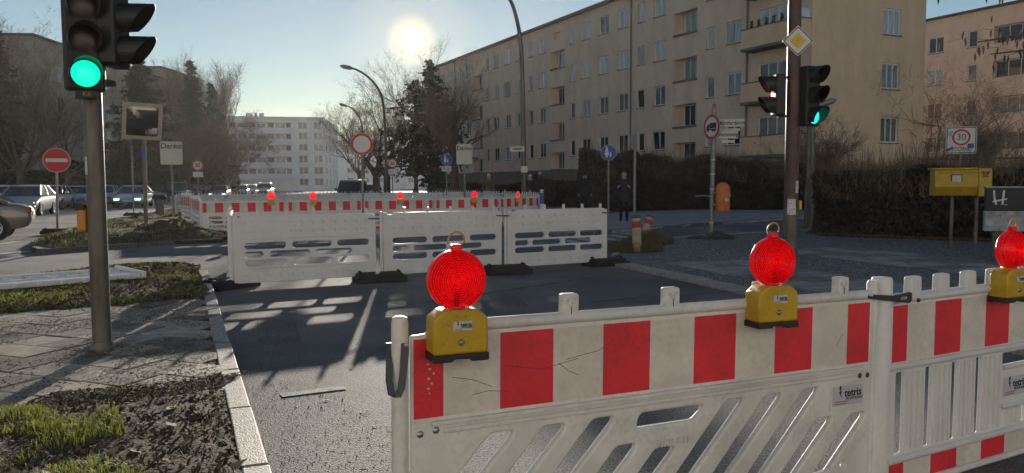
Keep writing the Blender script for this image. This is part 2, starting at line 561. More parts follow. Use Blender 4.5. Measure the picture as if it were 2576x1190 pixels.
# kerb stones, each a stone of its own
def kerb_row(name, a, b, w, ztop, m, n_or_len=1.0, gap=0.012, inward=None, zb=-0.04):
    a = Vector((a[0], a[1], 0)); b = Vector((b[0], b[1], 0))
    d = (b - a); L = d.length; d.normalize()
    nrm_ = Vector((-d.y, d.x, 0)) if inward is None else inward
    root = struct(empty(name, a))
    n = max(1, round(L / n_or_len)); sl = L / n
    me = None
    ang = math.atan2(d.y, d.x)
    flip = 1 if nrm_.dot(Vector((-d.y, d.x, 0))) > 0 else -1
    for k in range(n):
        if me is None:
            q = MB(); y0, y1 = (0, w) if flip > 0 else (-w, 0)
            q.box((gap / 2, y0, zb), (sl - gap / 2, y1, ztop)); me = q.mesh('kerb_stone')
        o = obj('kerb_stone', me, m, root, bevel=0.008, bseg=2)
        o.location = d * (sl * k) + Vector((0, 0, random.uniform(-.006, .006))); o.rotation_euler = (random.uniform(-.01, .01), random.uniform(-.003, .003), ang + random.uniform(-.006, .006))
    return root
kerb_row('kerb', kerb_start, KEND, KW, 0.1, M_KERB, 0.98, inward=knor)
fe = [KEND + knor * KW] + far_edge
kerb_root2 = None
for i in range(len(far_edge) - 1):
    kerb_row('kerb', far_edge[i], far_edge[i + 1], 0.1, 0.1, M_KERBD, 0.9)

# verges of dirt on the left pad
vf_edge = [G(0, 1042, .1), G(120, 1032, .1), G(300, 1016, .1), G(450, 996, .1), G(545, 978, .1)]
kin = lambda t: kerb_start + kdir * t + knor * (KW + 0.012)
t_front = (vf_edge[-1] - kerb_start).dot(kdir) + .15
verge_front = [xy(kin(0)), xy(kin(t_front * 0.5)), xy(kin(t_front - .3)), xy(vf_edge[-1])] + [xy(p) for p in vf_edge[::-1][1:]] + [(-8.2, 3.2), (-8.2, 1)]
vo1, vz1 = bumpy('verge', verge_front, 0.105, 0.035, 0.05, M_DIRT, 3)
tag(vo1, kind='structure')
vb_near = [G(0, 788, .1), G(110, 780, .1), G(227, 772, .1), G(400, 757, .1), G(530, 742, .1)]
verge_back = [xy(p) for p in vb_near] + [xy(KEND + knor * .14 - kdir * .15)] + [xy(p + Vector((.05, -.12, 0))) for p in far_edge] + [(-7.6, 8.7), (-7.9, 7.5)]
vo2, vz2 = bumpy('verge', verge_back, 0.1, 0.05, 0.035, M_DIRT, 9)
tag(vo2, kind='structure')

def slabs(root_poly, origin, ang, size, ztop, mats, parent, limit=300, avoid=(), jit=0.004, gap=0.014, ymin=0.0):
    gap = gap if size < .4 else .03
    q = MB(); q.box((-size / 2 + gap / 2, -size / 2 + gap / 2, -0.04), (size / 2 - gap / 2, size / 2 - gap / 2, 0))
    mes = []
    for m in mats:
        me = q.mesh('paving_slab'); me.materials.append(m); mes.append(me)
    n = 0
    R = 60
    cand = []
    for i in range(-R, R):
        for j in range(-R, R):
            x, y = rotz(i * size, j * size, ang)
            x += origin[0]; y += origin[1]
            if y > ymin and inside((x, y), root_poly) and not any(inside((x, y), a) for a in avoid):
                cand.append((math.hypot(x, y), x, y))
    cand.sort()
    for _, x, y in cand[:limit]:
        me = random.choice(mes)
        o = obj('paving_slab', me, me.materials[0], parent, bevel=0.004, bseg=1)
        o.location = (x, y, ztop + random.uniform(-jit, jit)); o.rotation_euler = (random.uniform(-.008, .008), random.uniform(-.008, .008), ang + random.choice((0, 1, 2, 3)) * math.pi / 2 + random.uniform(-.006, .006))
        n += 1
    return n
kang = math.atan2(kdir.y, kdir.x)
walk = [xy(kin(t_front - .5)), xy(kin((KEND - kerb_start).dot(kdir) - 1.5))] + [xy(p) for p in vb_near[::-1]] + [(-6.3, 7.2), (-6.3, 4.2)] + [xy(p) for p in vf_edge]
slabs(walk, xy(KA), kang + math.pi / 4, 0.35, 0.1, [M_SLAB, M_SLAB, M_SLAB2], lp, 290)

# right corner pad with wide pale granite kerb
RA = G(1751, 706, .05); RB = G(1571, 668, .05)
rdir = (RB - RA).normalized(); rnor = Vector((rdir.y, -rdir.x, 0))       # to the right, onto the pavement
r_start = RA - rdir * 12; r_end = RB + rdir * 0.9
RW = 0.30
rp_far = [G(1538, 640, .05), G(1560, 620, .05), G(1600, 607, .05), G(1740, 592, .05), G(2040, 577, .05)]
right_poly = [r_start + rnor * RW, r_end + rnor * RW] + rp_far + [Vector((18, 27, 0)), Vector((26, 16, 0)), Vector((26, -3, 0))]
def cobble_mat():
    m = bpy.data.materials.new('mosaic_cobbles'); m.use_nodes = True
    t = m.node_tree; b = t.nodes['Principled BSDF']; L = t.links.new
    co = t.nodes.new('ShaderNodeTexCoord')
    v = t.nodes.new('ShaderNodeTexVoronoi'); v.inputs['Scale'].default_value = 15; v.feature = 'DISTANCE_TO_EDGE'
    v2 = t.nodes.new('ShaderNodeTexVoronoi'); v2.inputs['Scale'].default_value = 15
    L(co.outputs['Object'], v.inputs['Vector']); L(co.outputs['Object'], v2.inputs['Vector'])
    r = t.nodes.new('ShaderNodeValToRGB'); r.color_ramp.elements[0].position = 0.02; r.color_ramp.elements[1].position = 0.11
    r.color_ramp.elements[0].color = (0.03, 0.028, 0.025, 1); r.color_ramp.elements[1].color = (1, 1, 1, 1)
    L(v.outputs['Distance'], r.inputs['Fac'])
    r2 = t.nodes.new('ShaderNodeValToRGB'); r2.color_ramp.elements[0].color = (0.13, 0.126, 0.122, 1); r2.color_ramp.elements[1].color = (0.32, 0.31, 0.295, 1)
    L(v2.outputs['Color'], r2.inputs['Fac'])
    mx = t.nodes.new('ShaderNodeMix'); mx.data_type = 'RGBA'; mx.blend_type = 'MULTIPLY'; mx.inputs['Factor'].default_value = 1
    L(r2.outputs[0], mx.inputs['A']); L(r.outputs[0], mx.inputs['B']); L(mx.outputs['Result'], b.inputs['Base Color'])
    bp = t.nodes.new('ShaderNodeBump'); bp.inputs['Strength'].default_value = 0.8; bp.inputs['Distance'].default_value = 0.02
    L(r.outputs[0], bp.inputs['Height']); L(bp.outputs[0], b.inputs['Normal'])
    b.inputs['Roughness'].default_value = 0.8
    return m
M_COB = cobble_mat()
rpd = pad('sidewalk', [xy(p) for p in right_poly], 0.045, M_COB)
kerb_row('kerb', r_start, r_end, RW, 0.052, M_KERB, 1.0, inward=rnor)
for i in range(len(rp_far) - 1):
    kerb_row('kerb', rp_far[i], rp_far[i + 1], 0.12, 0.055, M_KERB, 1.0, inward=Vector((0, -1, 0)))
b0 = r_start + rnor * (RW + .25); b1 = RB + rnor * (RW + .25); b2 = b1 + rnor * 1.7; b3 = b0 + rnor * 2.4
slabs([xy(b0), xy(b1), xy(b2), xy(b3)], xy(RA + rnor * (RW + .25)), math.atan2(rdir.y, rdir.x), 0.5, 0.060, [M_SLAB3, M_SLAB3, M_SLAB3, M_SLAB2], rpd, 190, ymin=7.2)
# second band of slabs past the cobbles
c0 = r_start + rnor * 4.3 + rdir * 5; c1 = RA + rnor * 4.3 + rdir * 3.5; c2 = c1 + rnor * 1.6; c3 = c0 + rnor * 1.6
slabs([xy(c0), xy(c1), xy(c2), xy(c3)], xy(c0), math.atan2(rdir.y, rdir.x), 0.5, 0.060, [M_SLAB3, M_SLAB2], rpd, 100, ymin=7.5)

# far pavement along the tall hedge
fk = [G(1440, 588, .1), G(1540, 578, .1), G(1770, 561, .1), G(1990, 546, .1), G(2075, 541, .1)]
far_walk = fk + [Vector((24, 44, 0)), Vector((15, 44, 0)), Vector((2.0, 33, 0)), Vector((-3, 45, 0)), Vector((-6, 44, 0))]
pad('sidewalk', [xy(p) for p in far_walk], 0.09, M_SLAB3)
for i in range(len(fk) - 1):
    kerb_row('kerb', fk[i], fk[i + 1], 0.14, 0.1, M_KERBD, 1.1)

# grass island on the left, with dark kerb
isl = [G(80, 621, .1), G(100, 628, .1), G(250, 617, .1), G(440, 605, .1), G(560, 600, .1)]
isl_far = [G(640, 520, .1), G(500, 512, .1), G(440, 524, .1), G(345, 545, .1), G(262, 562, .1), G(180, 577, .1), G(110, 593, .1), G(78, 609, .1)]
ip = pad('traffic_island', [xy(p) for p in isl + isl_far], 0.085, M_JOINT)
for i in range(len(isl) - 1):
    kerb_row('kerb', isl[i], isl[i + 1], 0.14, 0.1, M_KERBD, 1.0)
isl_in = [xy(p + Vector((.1, .35, 0))) for p in isl] + [xy(p + Vector((.15, -.25, 0))) for p in isl_far]
vo3, vz3 = bumpy('verge', isl_in, 0.1, 0.16, 0.16, M_DIRT, 15, 0.8)
tag(vo3, kind='structure')

# bare sand inside the building site
sp = [G(500, 604), G(575, 606), G(1350, 560), G(1365, 545), G(1150, 525), G(620, 530)]
mb = MB(); mb.prism([xy(p) for p in sp], 0.001, 0.004); struct(mb.build('sand_ground', M_SAND))

# far pale road surface catching the sun and strip of green
mb = MB(); mb.add([(-48, 60, .004), (-36, 46, .004), (-5.5, 60, .004), (-70, 380, .004), (-120, 380, .004)], [(0, 1, 2, 3, 4)])
struct(mb.build('main_road', M_ASPH2))
gp = [G(735, 493), G(855, 486), G(860, 482), G(770, 484)]
M_LAWN = mat('far_lawn', (0.10, 0.10, 0.03), 0.95, var=0.4, scale=1.5, bump=0.5)
mb = MB(); mb.prism([xy(p) for p in gp], 0.0, 0.12); struct(mb.build('lawn_strip', M_LAWN))

# painted markings
def marking(a, b, w, z=0.006):
    a = Vector((a[0], a[1], z)); b = Vector((b[0], b[1], z))
    d = (b - a).normalized(); n = Vector((-d.y, d.x, 0)) * w / 2
    mb = MB(); mb.quad(a - n, b - n, b + n, a + n)
    return struct(mb.build('road_marking', M_PAINT))
marking(G(707, 996), G(868, 976), 0.1)
marking(G(0, 640), G(75, 632), 0.3)
marking(G(0, 615), G(45, 608), 0.3, .009)
marking(G(195, 524), G(285, 516), 0.14, .009)
marking(G(90, 609), G(120, 604), 0.3, .009)
marking(G(1000, 683), G(1030, 690), 0.12)
for k in range(5):
    a = G(1640 - k * 40, 596 + k * 5); marking(a, a + Vector((-.5, 1.6, 0)), 0.35)
# repaired seam in the lane
mb = MB()
seam = [G(882, 930), G(893, 880), G(912, 820), G(928, 760), G(934, 738)]
for i in range(len(seam) - 1):
    a, b = seam[i], seam[i + 1]; d = (b - a).normalized(); n = Vector((-d.y, d.x, 0)) * .012
    z = Vector((0, 0, .004)); mb.quad(a - n + z, b - n + z, b + n + z, a + n + z)
struct(mb.build('road_seam', M_ASPH2))

M_TAR = mat('tar_seam', (0.040, 0.040, 0.042), .95, var=.3, scale=10)
def ribbon(name, pts, w, m, z=.0045):
    mb = MB(); pts = [Vector((p[0], p[1], z)) for p in pts]
    L_, R2 = [], []
    for i, p in enumerate(pts):
        d = (pts[min(i + 1, len(pts) - 1)] - pts[max(i - 1, 0)]).normalized(); n = Vector((-d.y, d.x, 0)) * w * random.uniform(.6, 1.3) / 2
        L_.append(p + n); R2.append(p - n)
    for i in range(len(pts) - 1): mb.quad(L_[i], R2[i], R2[i + 1], L_[i + 1])
    return struct(mb.build(name, m))
def wig(a, b, n, amp):
    return [(a.x + (b.x - a.x) * t / n + random.gauss(0, amp), a.y + (b.y - a.y) * t / n + random.gauss(0, amp)) for t in range(n + 1)]
ribbon('tar_seam', wig(G(1080, 760), G(1480, 700), 26, .015), .035, M_TAR)
ribbon('tar_seam', wig(G(1300, 820), G(1120, 715), 20, .015), .03, M_ASPH2, .006)
ribbon('tar_seam', wig(G(1480, 760), G(1900, 730), 20, .02), .03, M_TAR)
for (a, b, c, d_) in (((1180, 775), (1330, 770), (1290, 730), (1160, 733)), ((1560, 705), (1680, 700), (1600, 676), (1500, 682)), ((650, 870), (760, 865), (740, 800), (645, 805))):
    mb = MB(); mb.add([G(*p, .003) for p in (a, b, c, d_)], [(0, 1, 2, 3)]); struct(mb.build('asphalt_patch', M_ASPH2))
# ------------------------------------------------------------------ buildings
M_WALL = mat("beige_render", (0.72, 0.55, 0.425), 0.92, var=0.10, scale=1.2, bump=0.35, bscale=45, streak=(1, 1, .35), grime=.35, gcol=(.40, .30, .24), gscale=.9)
M_WALL2 = mat("ochre_render", (0.74, 0.53, 0.345), 0.92, var=0.08, scale=1.0, bump=0.35, bscale=45, streak=(1, 1, .35), grime=.3, gcol=(.42, .30, .21), gscale=.9)
M_PLINTH = mat('plinth_render', (0.17, 0.145, 0.125), 0.92, var=0.2, scale=1.5, bump=0.4)
M_WALLL = mat('grey_render', (0.40, 0.335, 0.27), 0.92, var=0.12, scale=.8, bump=0.3, bscale=30)
M_WHITEB = mat('white_render', (0.70, 0.71, 0.73), 0.9, var=0.07, scale=.5)
M_BALC = mat('balcony_panel', (0.62, 0.66, 0.74), 0.8, var=0.06, scale=.5)
M_FRAME = mat('window_frame', (0.72, 0.72, 0.70), 0.5)
M_SILL = mat('sill', (0.16, 0.135, 0.12), 0.8)
M_TRIM = mat('red_trim', (0.17, 0.07, 0.06), 0.8)
M_ROOF = mat('roof_edge', (0.10, 0.085, 0.075), 0.8)
M_GLASS = [glass_mat('glass_dark', (0.035, 0.04, 0.045)),
           mat('glass_curtain', (0.40, 0.42, 0.45), 0.07, spec=0.9, var=0.35, scale=3, streak=(6, 6, .5)),
           mat('glass_half', (0.16, 0.17, 0.19), 0.07, spec=0.9, var=0.6, scale=3, streak=(4, 4, .6))]
M_PIPE = mat('downpipe', (0.16, 0.155, 0.15), 0.6)
M_DARK = mat('recess', (0.10, 0.085, 0.07), 0.9)
M_DOOR = mat('door_wood', (0.05, 0.035, 0.028), 0.6)

def wall_holes(L, z0, z1, rects, depth, y=0.0, thick=0.35):
    """wall in local X-Z facing -Y with openings and their reveals, and a solid back"""
    us = sorted(set([0, L] + [r[0] for r in rects] + [r[2] for r in rects]))
    zs = sorted(set([z0, z1] + [r[1] for r in rects] + [r[3] for r in rects]))
    mb = MB()
    idx = {}
    def V(u, z):
        k = (round(u, 4), round(z, 4))
        if k not in idx:
            idx[k] = len(mb.v); mb.v.append((u, y, z))
        return idx[k]
    for i in range(len(us) - 1):
        for j in range(len(zs) - 1):
            cu, cz = (us[i] + us[i + 1]) / 2, (zs[j] + zs[j + 1]) / 2
            if any(r[0] < cu < r[2] and r[1] < cz < r[3] for r in rects):
                continue
            mb.f.append((V(us[i], zs[j]), V(us[i + 1], zs[j]), V(us[i + 1], zs[j + 1]), V(us[i], zs[j + 1]))); mb.mi.append(0)
    for r in rects:
        a, b, c, d = r[:4]; e = y + (r[4] if len(r) > 4 else depth)
        for (p, q) in (((a, b), (c, b)), ((c, b), (c, d)), ((c, d), (a, d)), ((a, d), (a, b))):
            mb.quad((p[0], y, p[1]), (q[0], y, q[1]), (q[0], e, q[1]), (p[0], e, p[1]))
        mb.quad((a, e, b), (c, e, b), (c, e, d), (a, e, d))
    return mb

WCACHE = {}
def window(parent, u, z, w, h, npane, y=0.10, sill=True, glass=None, tilt=False, fr=0.06, detail=True):
    """casement window: frame > panes, sill.  local X along the wall, outside is -Y"""
    key = (round(w, 2), round(h, 2), npane, sill, detail)
    if key not in WCACHE:
        q = MB()
        q.box((0, 0, 0), (w, .05, fr)); q.box((0, 0, h - fr), (w, .05, h))
        q.box((0, 0, fr), (fr, .05, h - fr)); q.box((w - fr, 0, fr), (w, .05, h - fr))
        pw = (w - fr * (npane + 1)) / npane
        for k in range(1, npane):
            x = fr + (pw + fr) * k - fr
            q.box((x, 0.002, fr), (x + fr, .048, h - fr))
        fm = q.mesh('window')
        p = MB(); p.box((0, 0, 0), (pw, .012, h - 2 * fr)); pm = p.mesh('pane')
        s_ = MB(); s_.box((-.05, -.16, -.05), (w + .05, .0, -.002)); sm = s_.mesh('sill')
        WCACHE[key] = (fm, [pm.copy() for _ in M_GLASS], sm, pw)
        for g, me in zip(M_GLASS, WCACHE[key][1]):
            me.materials.append(g)
        fm.materials.append(M_FRAME); sm.materials.append(M_SILL)
    fm, pms, sm, pw = WCACHE[key]
    o = obj('window', fm, M_FRAME, parent, loc=(u, y, z))
    for k in range(npane):
        gi = glass if glass is not None else random.choice((0, 1, 1, 2))
        po = obj('pane', pms[gi], M_GLASS[gi], o, loc=(fr + (pw + fr) * k, .022, fr))
        po.rotation_euler = (random.uniform(-.012, .012), 0, random.uniform(-.012, .012))
        if tilt and k == 0:
            po.rotation_euler = (0.09, 0, 0); po.location.y = -.02
    if sill:
        obj('sill', sm, M_SILL, o, loc=(0, 0.0, 0))
    return o

# --- the long beige block on the right; local X runs from the far end towards the near corner
C0 = at(2035, 463, 38.5); C0.z = 0
fd = ray(313, 465); fd = Vector((fd.x, fd.y, 0)).normalized()      # along the facade, away
BL = 53.0
bo = C0 + fd * BL
beige = empty('apartment_block', bo, math.atan2(-fd.y, -fd.x), 'long beige four storey apartment block with corner balconies behind the tall hedge', 'building')
# local x = BL - s ; outside of the facade is local -Y?  check with the camera side
_inv = Matrix.Rotation(-math.atan2(-fd.y, -fd.x), 3, 'Z') @ (Vector((0, 0, 0)) - bo)
assert _inv.y < 0
SILLS = (3.5, 6.3, 9.1, 11.85)
ROOFZ = 13.82
LOGG = (2.55, 4.85, 7.6, 10.38)
cols = [('w', 4.86, 6.04), ('n', 7.04, 7.74), ('L', 8.55, 10.66), ('w', 11.52, 12.71), ('n', 13.69, 14.42), ('w', 15.53, 16.71), ('w', 17.88, 19.08), ('w', 20.2, 21.44), ('n', 22.35, 23.1),
        ('L', 23.9, 26.02), ('w', 26.86, 27.97), ('n', 28.99, 29.76), ('w', 31.0, 32.0), ('w', 33.17, 34.29), ('w', 35.5, 36.63), ('n', 37.63, 38.3), ('L', 39.06, 41.2), ('w', 41.9, 43.1), ('n', 44.2, 44.9), ('w', 46.3, 47.4), ('w', 48.7, 49.8), ('n', 50.9, 51.6)]
rects = []
for k, a, b in cols:
    for i, s_ in enumerate(SILLS):
        x0, x1 = BL - b, BL - a
        if k == 'L':
            rects.append((x0, LOGG[i], x1, LOGG[i] + 1.3, 0.55))
        else:
            rects.append((x0, s_, x1, s_ + 1.22, 0.16))
    if k == 'L':
        rects.append((BL - b + .62, 12.6, BL - a - .62, 13.1, .2))
bal_rects = []
for s_ in SILLS:
    rects.append((BL - 3.6, s_ - .6, BL - 1.0, s_ + 1.4, .16))
rects += [(BL - 29.6, 0.1, BL - 28.2, 2.2, .3), (BL - 8.0, 0.1, BL - 6.6, 2.2, .3)]
# the plinth is its own piece, the wall starts above it
wall = wall_holes(BL, 2.5, ROOFZ, [r for r in rects if r[1] > 2.5], .16)
wall.build('facade_wall', M_WALL, beige)
wall_holes(BL, -.1, 2.5, [r for r in rects if r[1] < 2.5], .3, y=0.004).build('plinth', M_PLINTH, beige)
gw = 8.4
# gable wall facing the camera (local +X face), windows in three panes
gable = MB()
grects = [(5.08, s_ - .03, 6.45, s_ + 1.33, .14) for s_ in SILLS]
gm = wall_holes(gw, -.1, ROOFZ, grects, .14)
gmM = Matrix.Translation((BL, 0, 0)) @ Matrix.Rotation(math.pi / 2, 4, 'Z')
gm.v = [tuple(gmM @ Vector(v)) for v in gm.v]
gm.build('gable_wall', M_WALL2, beige)
groot = None
for i, s_ in enumerate(SILLS):
    o = window(beige, 0, 0, 1.37, 1.36, 3, glass=[0, 2, 1, 1][i], fr=.085)
    o.matrix_local = gmM @ Matrix.Translation((5.08, .09, s_ - .03))
mb = MB(); mb.box((0, gw - .02, -.1), (BL, gw, ROOFZ)); mb.box((0, 0.3, -.1), (.2, gw, ROOFZ)); mb.build('rear_wall', M_WALL, beige)
mb = MB(); mb.box((-.3, -.38, ROOFZ), (BL + .12, gw + .3, ROOFZ + .16)); rf = mb.build('roof', M_ROOF, beige)
for cx_, h_ in ((20, 1.1), (38, 1.2), (52, .9)):
    q = MB(); q.box((cx_, 4, ROOFZ + .16), (cx_ + .9, 4.7, ROOFZ + .16 + h_)); q.box((cx_ - .06, 3.94, ROOFZ + .16 + h_), (cx_ + .96, 4.76, ROOFZ + .26 + h_)); q.build('chimney', M_PLINTH, rf)
q = MB(); q.tube([(31, 3, ROOFZ), (31, 3, ROOFZ + 1.6)], .03, 6)
for dz in (.9, 1.2, 1.5): q.tube([(30.5, 3, ROOFZ + dz), (31.5, 3, ROOFZ + dz)], .015, 4)
q.build('antenna', M_PIPE, rf)
for k, a, b in cols:
    for i, s_ in enumerate(SILLS):
        x0, w = BL - b, b - a
        if s_ + 1.3 > ROOFZ: continue
        gl = [0, 2, 1, 1][i] if random.random() < .75 else random.choice((0, 1, 2))
        if k == 'L':
            lz = LOGG[i]
            o = window(beige, x0 + .5, lz + .02, w - .53, 1.26, 3, y=.42, glass=random.choice((0, 2)), fr=.05, sill=False)
            q = MB(); q.box((x0 - .04, -.09, lz - .12), (x0 + w + .04, .0, lz - .002)); q.build('ledge', M_SILL, beige)
        else:
            window(beige, x0, s_, w, 1.22, 1 if k == 'n' else 2, glass=gl, tilt=random.random() < .12, fr=.075)
for s_ in (15.09, 4.35, 45.6):
    q = MB(); q.tube([(BL - s_, -.09, 0), (BL - s_, -.09, ROOFZ)], .06, 8); q.build('downpipe', M_PIPE, beige, smooth=True)
for i, s_ in enumerate(SILLS):
    window(beige, BL - 3.6, s_ - .6, 2.6, 2.0, 4, glass=(2, 0, 1, 1)[i], fr=.07, sill=False)
    # projecting balcony flush with the gable
    zb = s_ - .65
    bal = MB(); bal.box((BL - 3.95, -.92, zb - .14), (BL - .06, -.002, zb)); bo_ = bal.build('balcony', M_PLINTH, beige)
    q = MB(); q.box((BL - 3.93, -.90, zb), (BL - .08, -.80, zb + .95)); q.box((BL - .18, -.80, zb), (BL - .08, -.004, zb + .95)); q.box((BL - 3.93, -.80, zb), (BL - 3.83, -.004, zb + .95))
    q.build('parapet', M_WALL2, bo_)
    q = MB(); q.box((BL - 3.97, -.94, zb + .95), (BL - .04, -.76, zb + 1.0)); q.box((BL - .22, -.76, zb + .95), (BL - .04, -.004, zb + 1.0)); q.build('coping', M_TRIM, bo_)
    if i == 2:
        q = MB(); q.box((BL - .15, -.75, zb + 1.0), (BL - .12, -.03, zb + 1.45)); q.build('wind_screen', M_BALC, bo_)
        for kx in range(5):
            pb = MB(); px_ = BL - 3.4 + kx * .52
            pb.lathe([(0, 0), (.07, 0), (.09, .12), (.08, .12)], 8, Matrix.Translation((px_, -.7, zb + 1.0)))
            for kk in range(40):
                a = random.uniform(0, 6.28); r_ = random.uniform(0, .1); h_ = random.uniform(.1, .35)
                p0 = Vector((px_ + r_ * math.cos(a), -.7 + r_ * math.sin(a), zb + 1.0 + h_))
                pb.quad(p0, p0 + Vector((.05, .01, .03)), p0 + Vector((.04, .03, .08)), p0 + Vector((-.02, .02, .06)))
            pb.build('potted_plant', mat('box_green', (0.03, 0.045, 0.02), .9), bo_)
for x0 in (BL - 29.6, BL - 8.0):
    q = MB(); q.box((x0 + .05, .22, .05), (x0 + 1.35, .28, 2.18)); d_ = q.build('door', M_DOOR, beige)
    q = MB(); q.tube([(x0 + 1.2, .16, 1.0), (x0 + 1.2, .16, 1.25)], .015, 6); q.build('handle', M_PIPE, d_)
q = MB(); q.box((BL - 27.9, -.12, 2.15), (BL - 27.65, .0, 2.4)); q.build('door_lamp', M_FRAME, beige)

# --- second block at the right edge, parallel to the first
def block(name, label, origin, ang, L, depth, z1, sills, cols, wallm, frame_h=1.2, roofm=M_ROOF, loggia_d=.5, glass_pref=(0, 1, 2), plinth=True, sill=True, side_cols=()):
    root = empty(name, origin, ang, label, 'building')
    rects = []
    for k, a, b in cols:
        for s_ in sills:
            rects.append((a, s_, b, s_ + frame_h, loggia_d if k == 'L' else .15))
    wall_holes(L, -.1, z1, rects, .15).build('facade_wall', wallm, root)
    for side, X in (('l', 0), ('r', L)):
        rr = [(a, s_, b, s_ + frame_h, .15) for a, b in side_cols for s_ in sills]
        g = wall_holes(depth, -.1, z1, rr, .15)
        Mx = Matrix.Translation((L, 0, 0)) @ Matrix.Rotation(math.pi / 2, 4, 'Z') if side == 'r' else Matrix.Translation((0, depth, 0)) @ Matrix.Rotation(-math.pi / 2, 4, 'Z')
        g.v = [tuple(Mx @ Vector(v)) for v in g.v]
        g.build('side_wall', wallm, root)
        for a, b in side_cols:
            for s_ in sills:
                o = window(root, 0, 0, b - a, frame_h, 2, glass=random.choice(glass_pref), sill=False, fr=.07)
                o.matrix_local = Mx @ Matrix.Translation((a, .08, s_))
    mb = MB(); mb.box((0.1, depth - .1, -.1), (L - .1, depth, z1)); mb.build('rear_wall', wallm, root)
    mb = MB(); mb.box((-.25, -.3, z1), (L + .25, depth + .3, z1 + .18)); mb.build('roof', roofm, root)
    for k, a, b in cols:
        for s_ in sills:
            if k == 'L':
                window(root, a + .05, s_ + .03, b - a - .1, frame_h - .05, 3, y=loggia_d - .12, glass=random.choice((0, 0, 2)), sill=False, fr=.05)
            else:
                window(root, a, s_, b - a, frame_h, 2 if b - a > .9 else 1, y=.08, glass=random.choice(glass_pref), sill=sill, fr=.08)
    return root
p2 = at(2531, 463, 61); p2.z = 0
a2 = math.atan2(-fd.y, -fd.x)
org2 = p2 + fd * 26
block('apartment_block', 'beige apartment block with dark loggias at the right picture edge', org2, a2, 46, 10, 13.9 + 1.2, (3.9, 6.75, 9.6, 12.3), [('w', 3, 4.3), ('w', 8, 9.3), ('w', 12, 13.3), ('w', 15.4, 16.7), ('w', 19, 20.4), ('w', 22.5, 23.3), ('L', 24.6, 27.6), ('w', 30, 31.3), ('w', 33, 34.3)], M_WALL, 1.35)

# low garden wall behind the near hedge
wl = at(2320, 400, 42); wr = at(2600, 400, 39)
mb = MB(); mb.box((0, 0, 0), (12, .3, 2.55)); o = mb.build('garden_wall', M_WALL2, loc=(wl.x, wl.y, 0), rot=(0, 0, math.atan2(wr.y - wl.y, wr.x - wl.x)))
tag(o, 'low cream garden wall behind the near hedge at the right', 'wall')
mb = MB(); mb.box((-.05, -.08, 2.55), (12.05, .38, 2.65)); mb.build('coping', M_SILL, o)

# --- left side blocks
pl = at(95, 467, 72); pl.z = 0
ang_l = math.atan2(0.1, 1)
lb = block('apartment_block', 'brown grey apartment block behind the large bare tree at the left edge', (pl.x - 34, pl.y - 1.5, 0), rad(3), 34, 30, 15.2, (3.2, 6.0, 8.8, 11.6), [('w', 3, 4.3), ('w', 6.5, 7.8), ('w', 10, 11.3), ('w', 15, 16.3), ('w', 19, 20.3), ('w', 24, 25.3), ('w', 28.5, 29.8)], M_WALLL, 1.35, side_cols=[(4, 5.3), (9, 10.3), (14, 15.3), (20, 21.3)])
pl2 = at(415, 467, 104); pl2.z = 0
block('apartment_block', 'grey brown apartment block behind the dark conifer by the traffic mirror', (pl2.x - 40, pl2.y, 0), 0.0, 40, 14, 17.0, (2.6, 5.4, 8.2, 11.0, 13.6), [('w', 4, 5.5), ('w', 9, 10.5), ('w', 14, 15.5), ('w', 20, 21.5), ('w', 25.5, 27), ('w', 31.5, 33), ('w', 36, 37.3)], M_WALLL, 1.35, glass_pref=(1, 1, 2))

# --- white block with long balconies, far down the street
YW = 185.0
wa = at(470, 467, YW); wb = at(817, 466, YW + 6)
wd = Vector((wb.x - wa.x, wb.y - wa.y, 0)); WL = wd.length; wang = math.atan2(wd.y, wd.x)
wx = lambda px: WL * (px - 470) / (817 - 470)
white = empty('apartment_block', (wa.x, wa.y, 0), wang, 'white apartment block with long blue grey balconies far down the street', 'building')
WZ = 17.6
wsill = [1.3, 4.1, 6.9, 9.7, 12.5, 15.0]
rects = []
for i, s_ in enumerate(wsill):
    for px in (752, 791):
        rects.append((wx(px), s_, wx(px) + 2.1, s_ + 1.7, .2))
for z_ in (.3, 3.1, 5.9, 8.7, 11.5, 14.2):
    rects.append((2.0, z_, wx(733), z_ + 2.3, 1.6))
wall_holes(WL, -.1, WZ, rects, .2).build('facade_wall', M_WHITEB, white)
for i, s_ in enumerate(wsill):
    for px in (752, 791):
        window(white, wx(px), s_, 2.1, 1.7, 2, y=.1, glass=0, sill=False, fr=.07)
for i, z_ in enumerate((3.1, 5.9, 8.7, 11.5, 14.2)):
    q = MB(); q.box((1.8, -.45, z_ - .4), (wx(733) + .1, -.05, z_ + 1.05)); bo_ = q.build('balcony', M_BALC, white)
    for k in range(5):
        x_ = wx(500 + k * 48)
        window(white, x_, z_ + .2, 2.2, 2.0, 2, y=1.45, glass=0, sill=False, fr=.08)
        q = MB(); q.box((x_ + 2.6, 1.3, z_), (x_ + 4.0, 1.58, z_ + 2.28)); q.build('balcony_door', random.choice((M_DARK, M_DOOR)), white)
mb = MB(); mb.box((-.3, -.4, WZ), (WL + .3, 14, WZ + .3)); wr_ = mb.build('roof', M_BALC, white)
q = MB(); q.box((wx(615), 4, WZ + .3), (wx(632), 7, WZ + 1.5)); q.build('roof_hut', M_WHITEB, wr_)
for px in (640, 652, 657):
    q = MB(); q.tube([(wx(px), 4, WZ + .3), (wx(px), 4, WZ + 1.5)], .35, 8); q.build('vent_pipe', M_BALC, wr_)
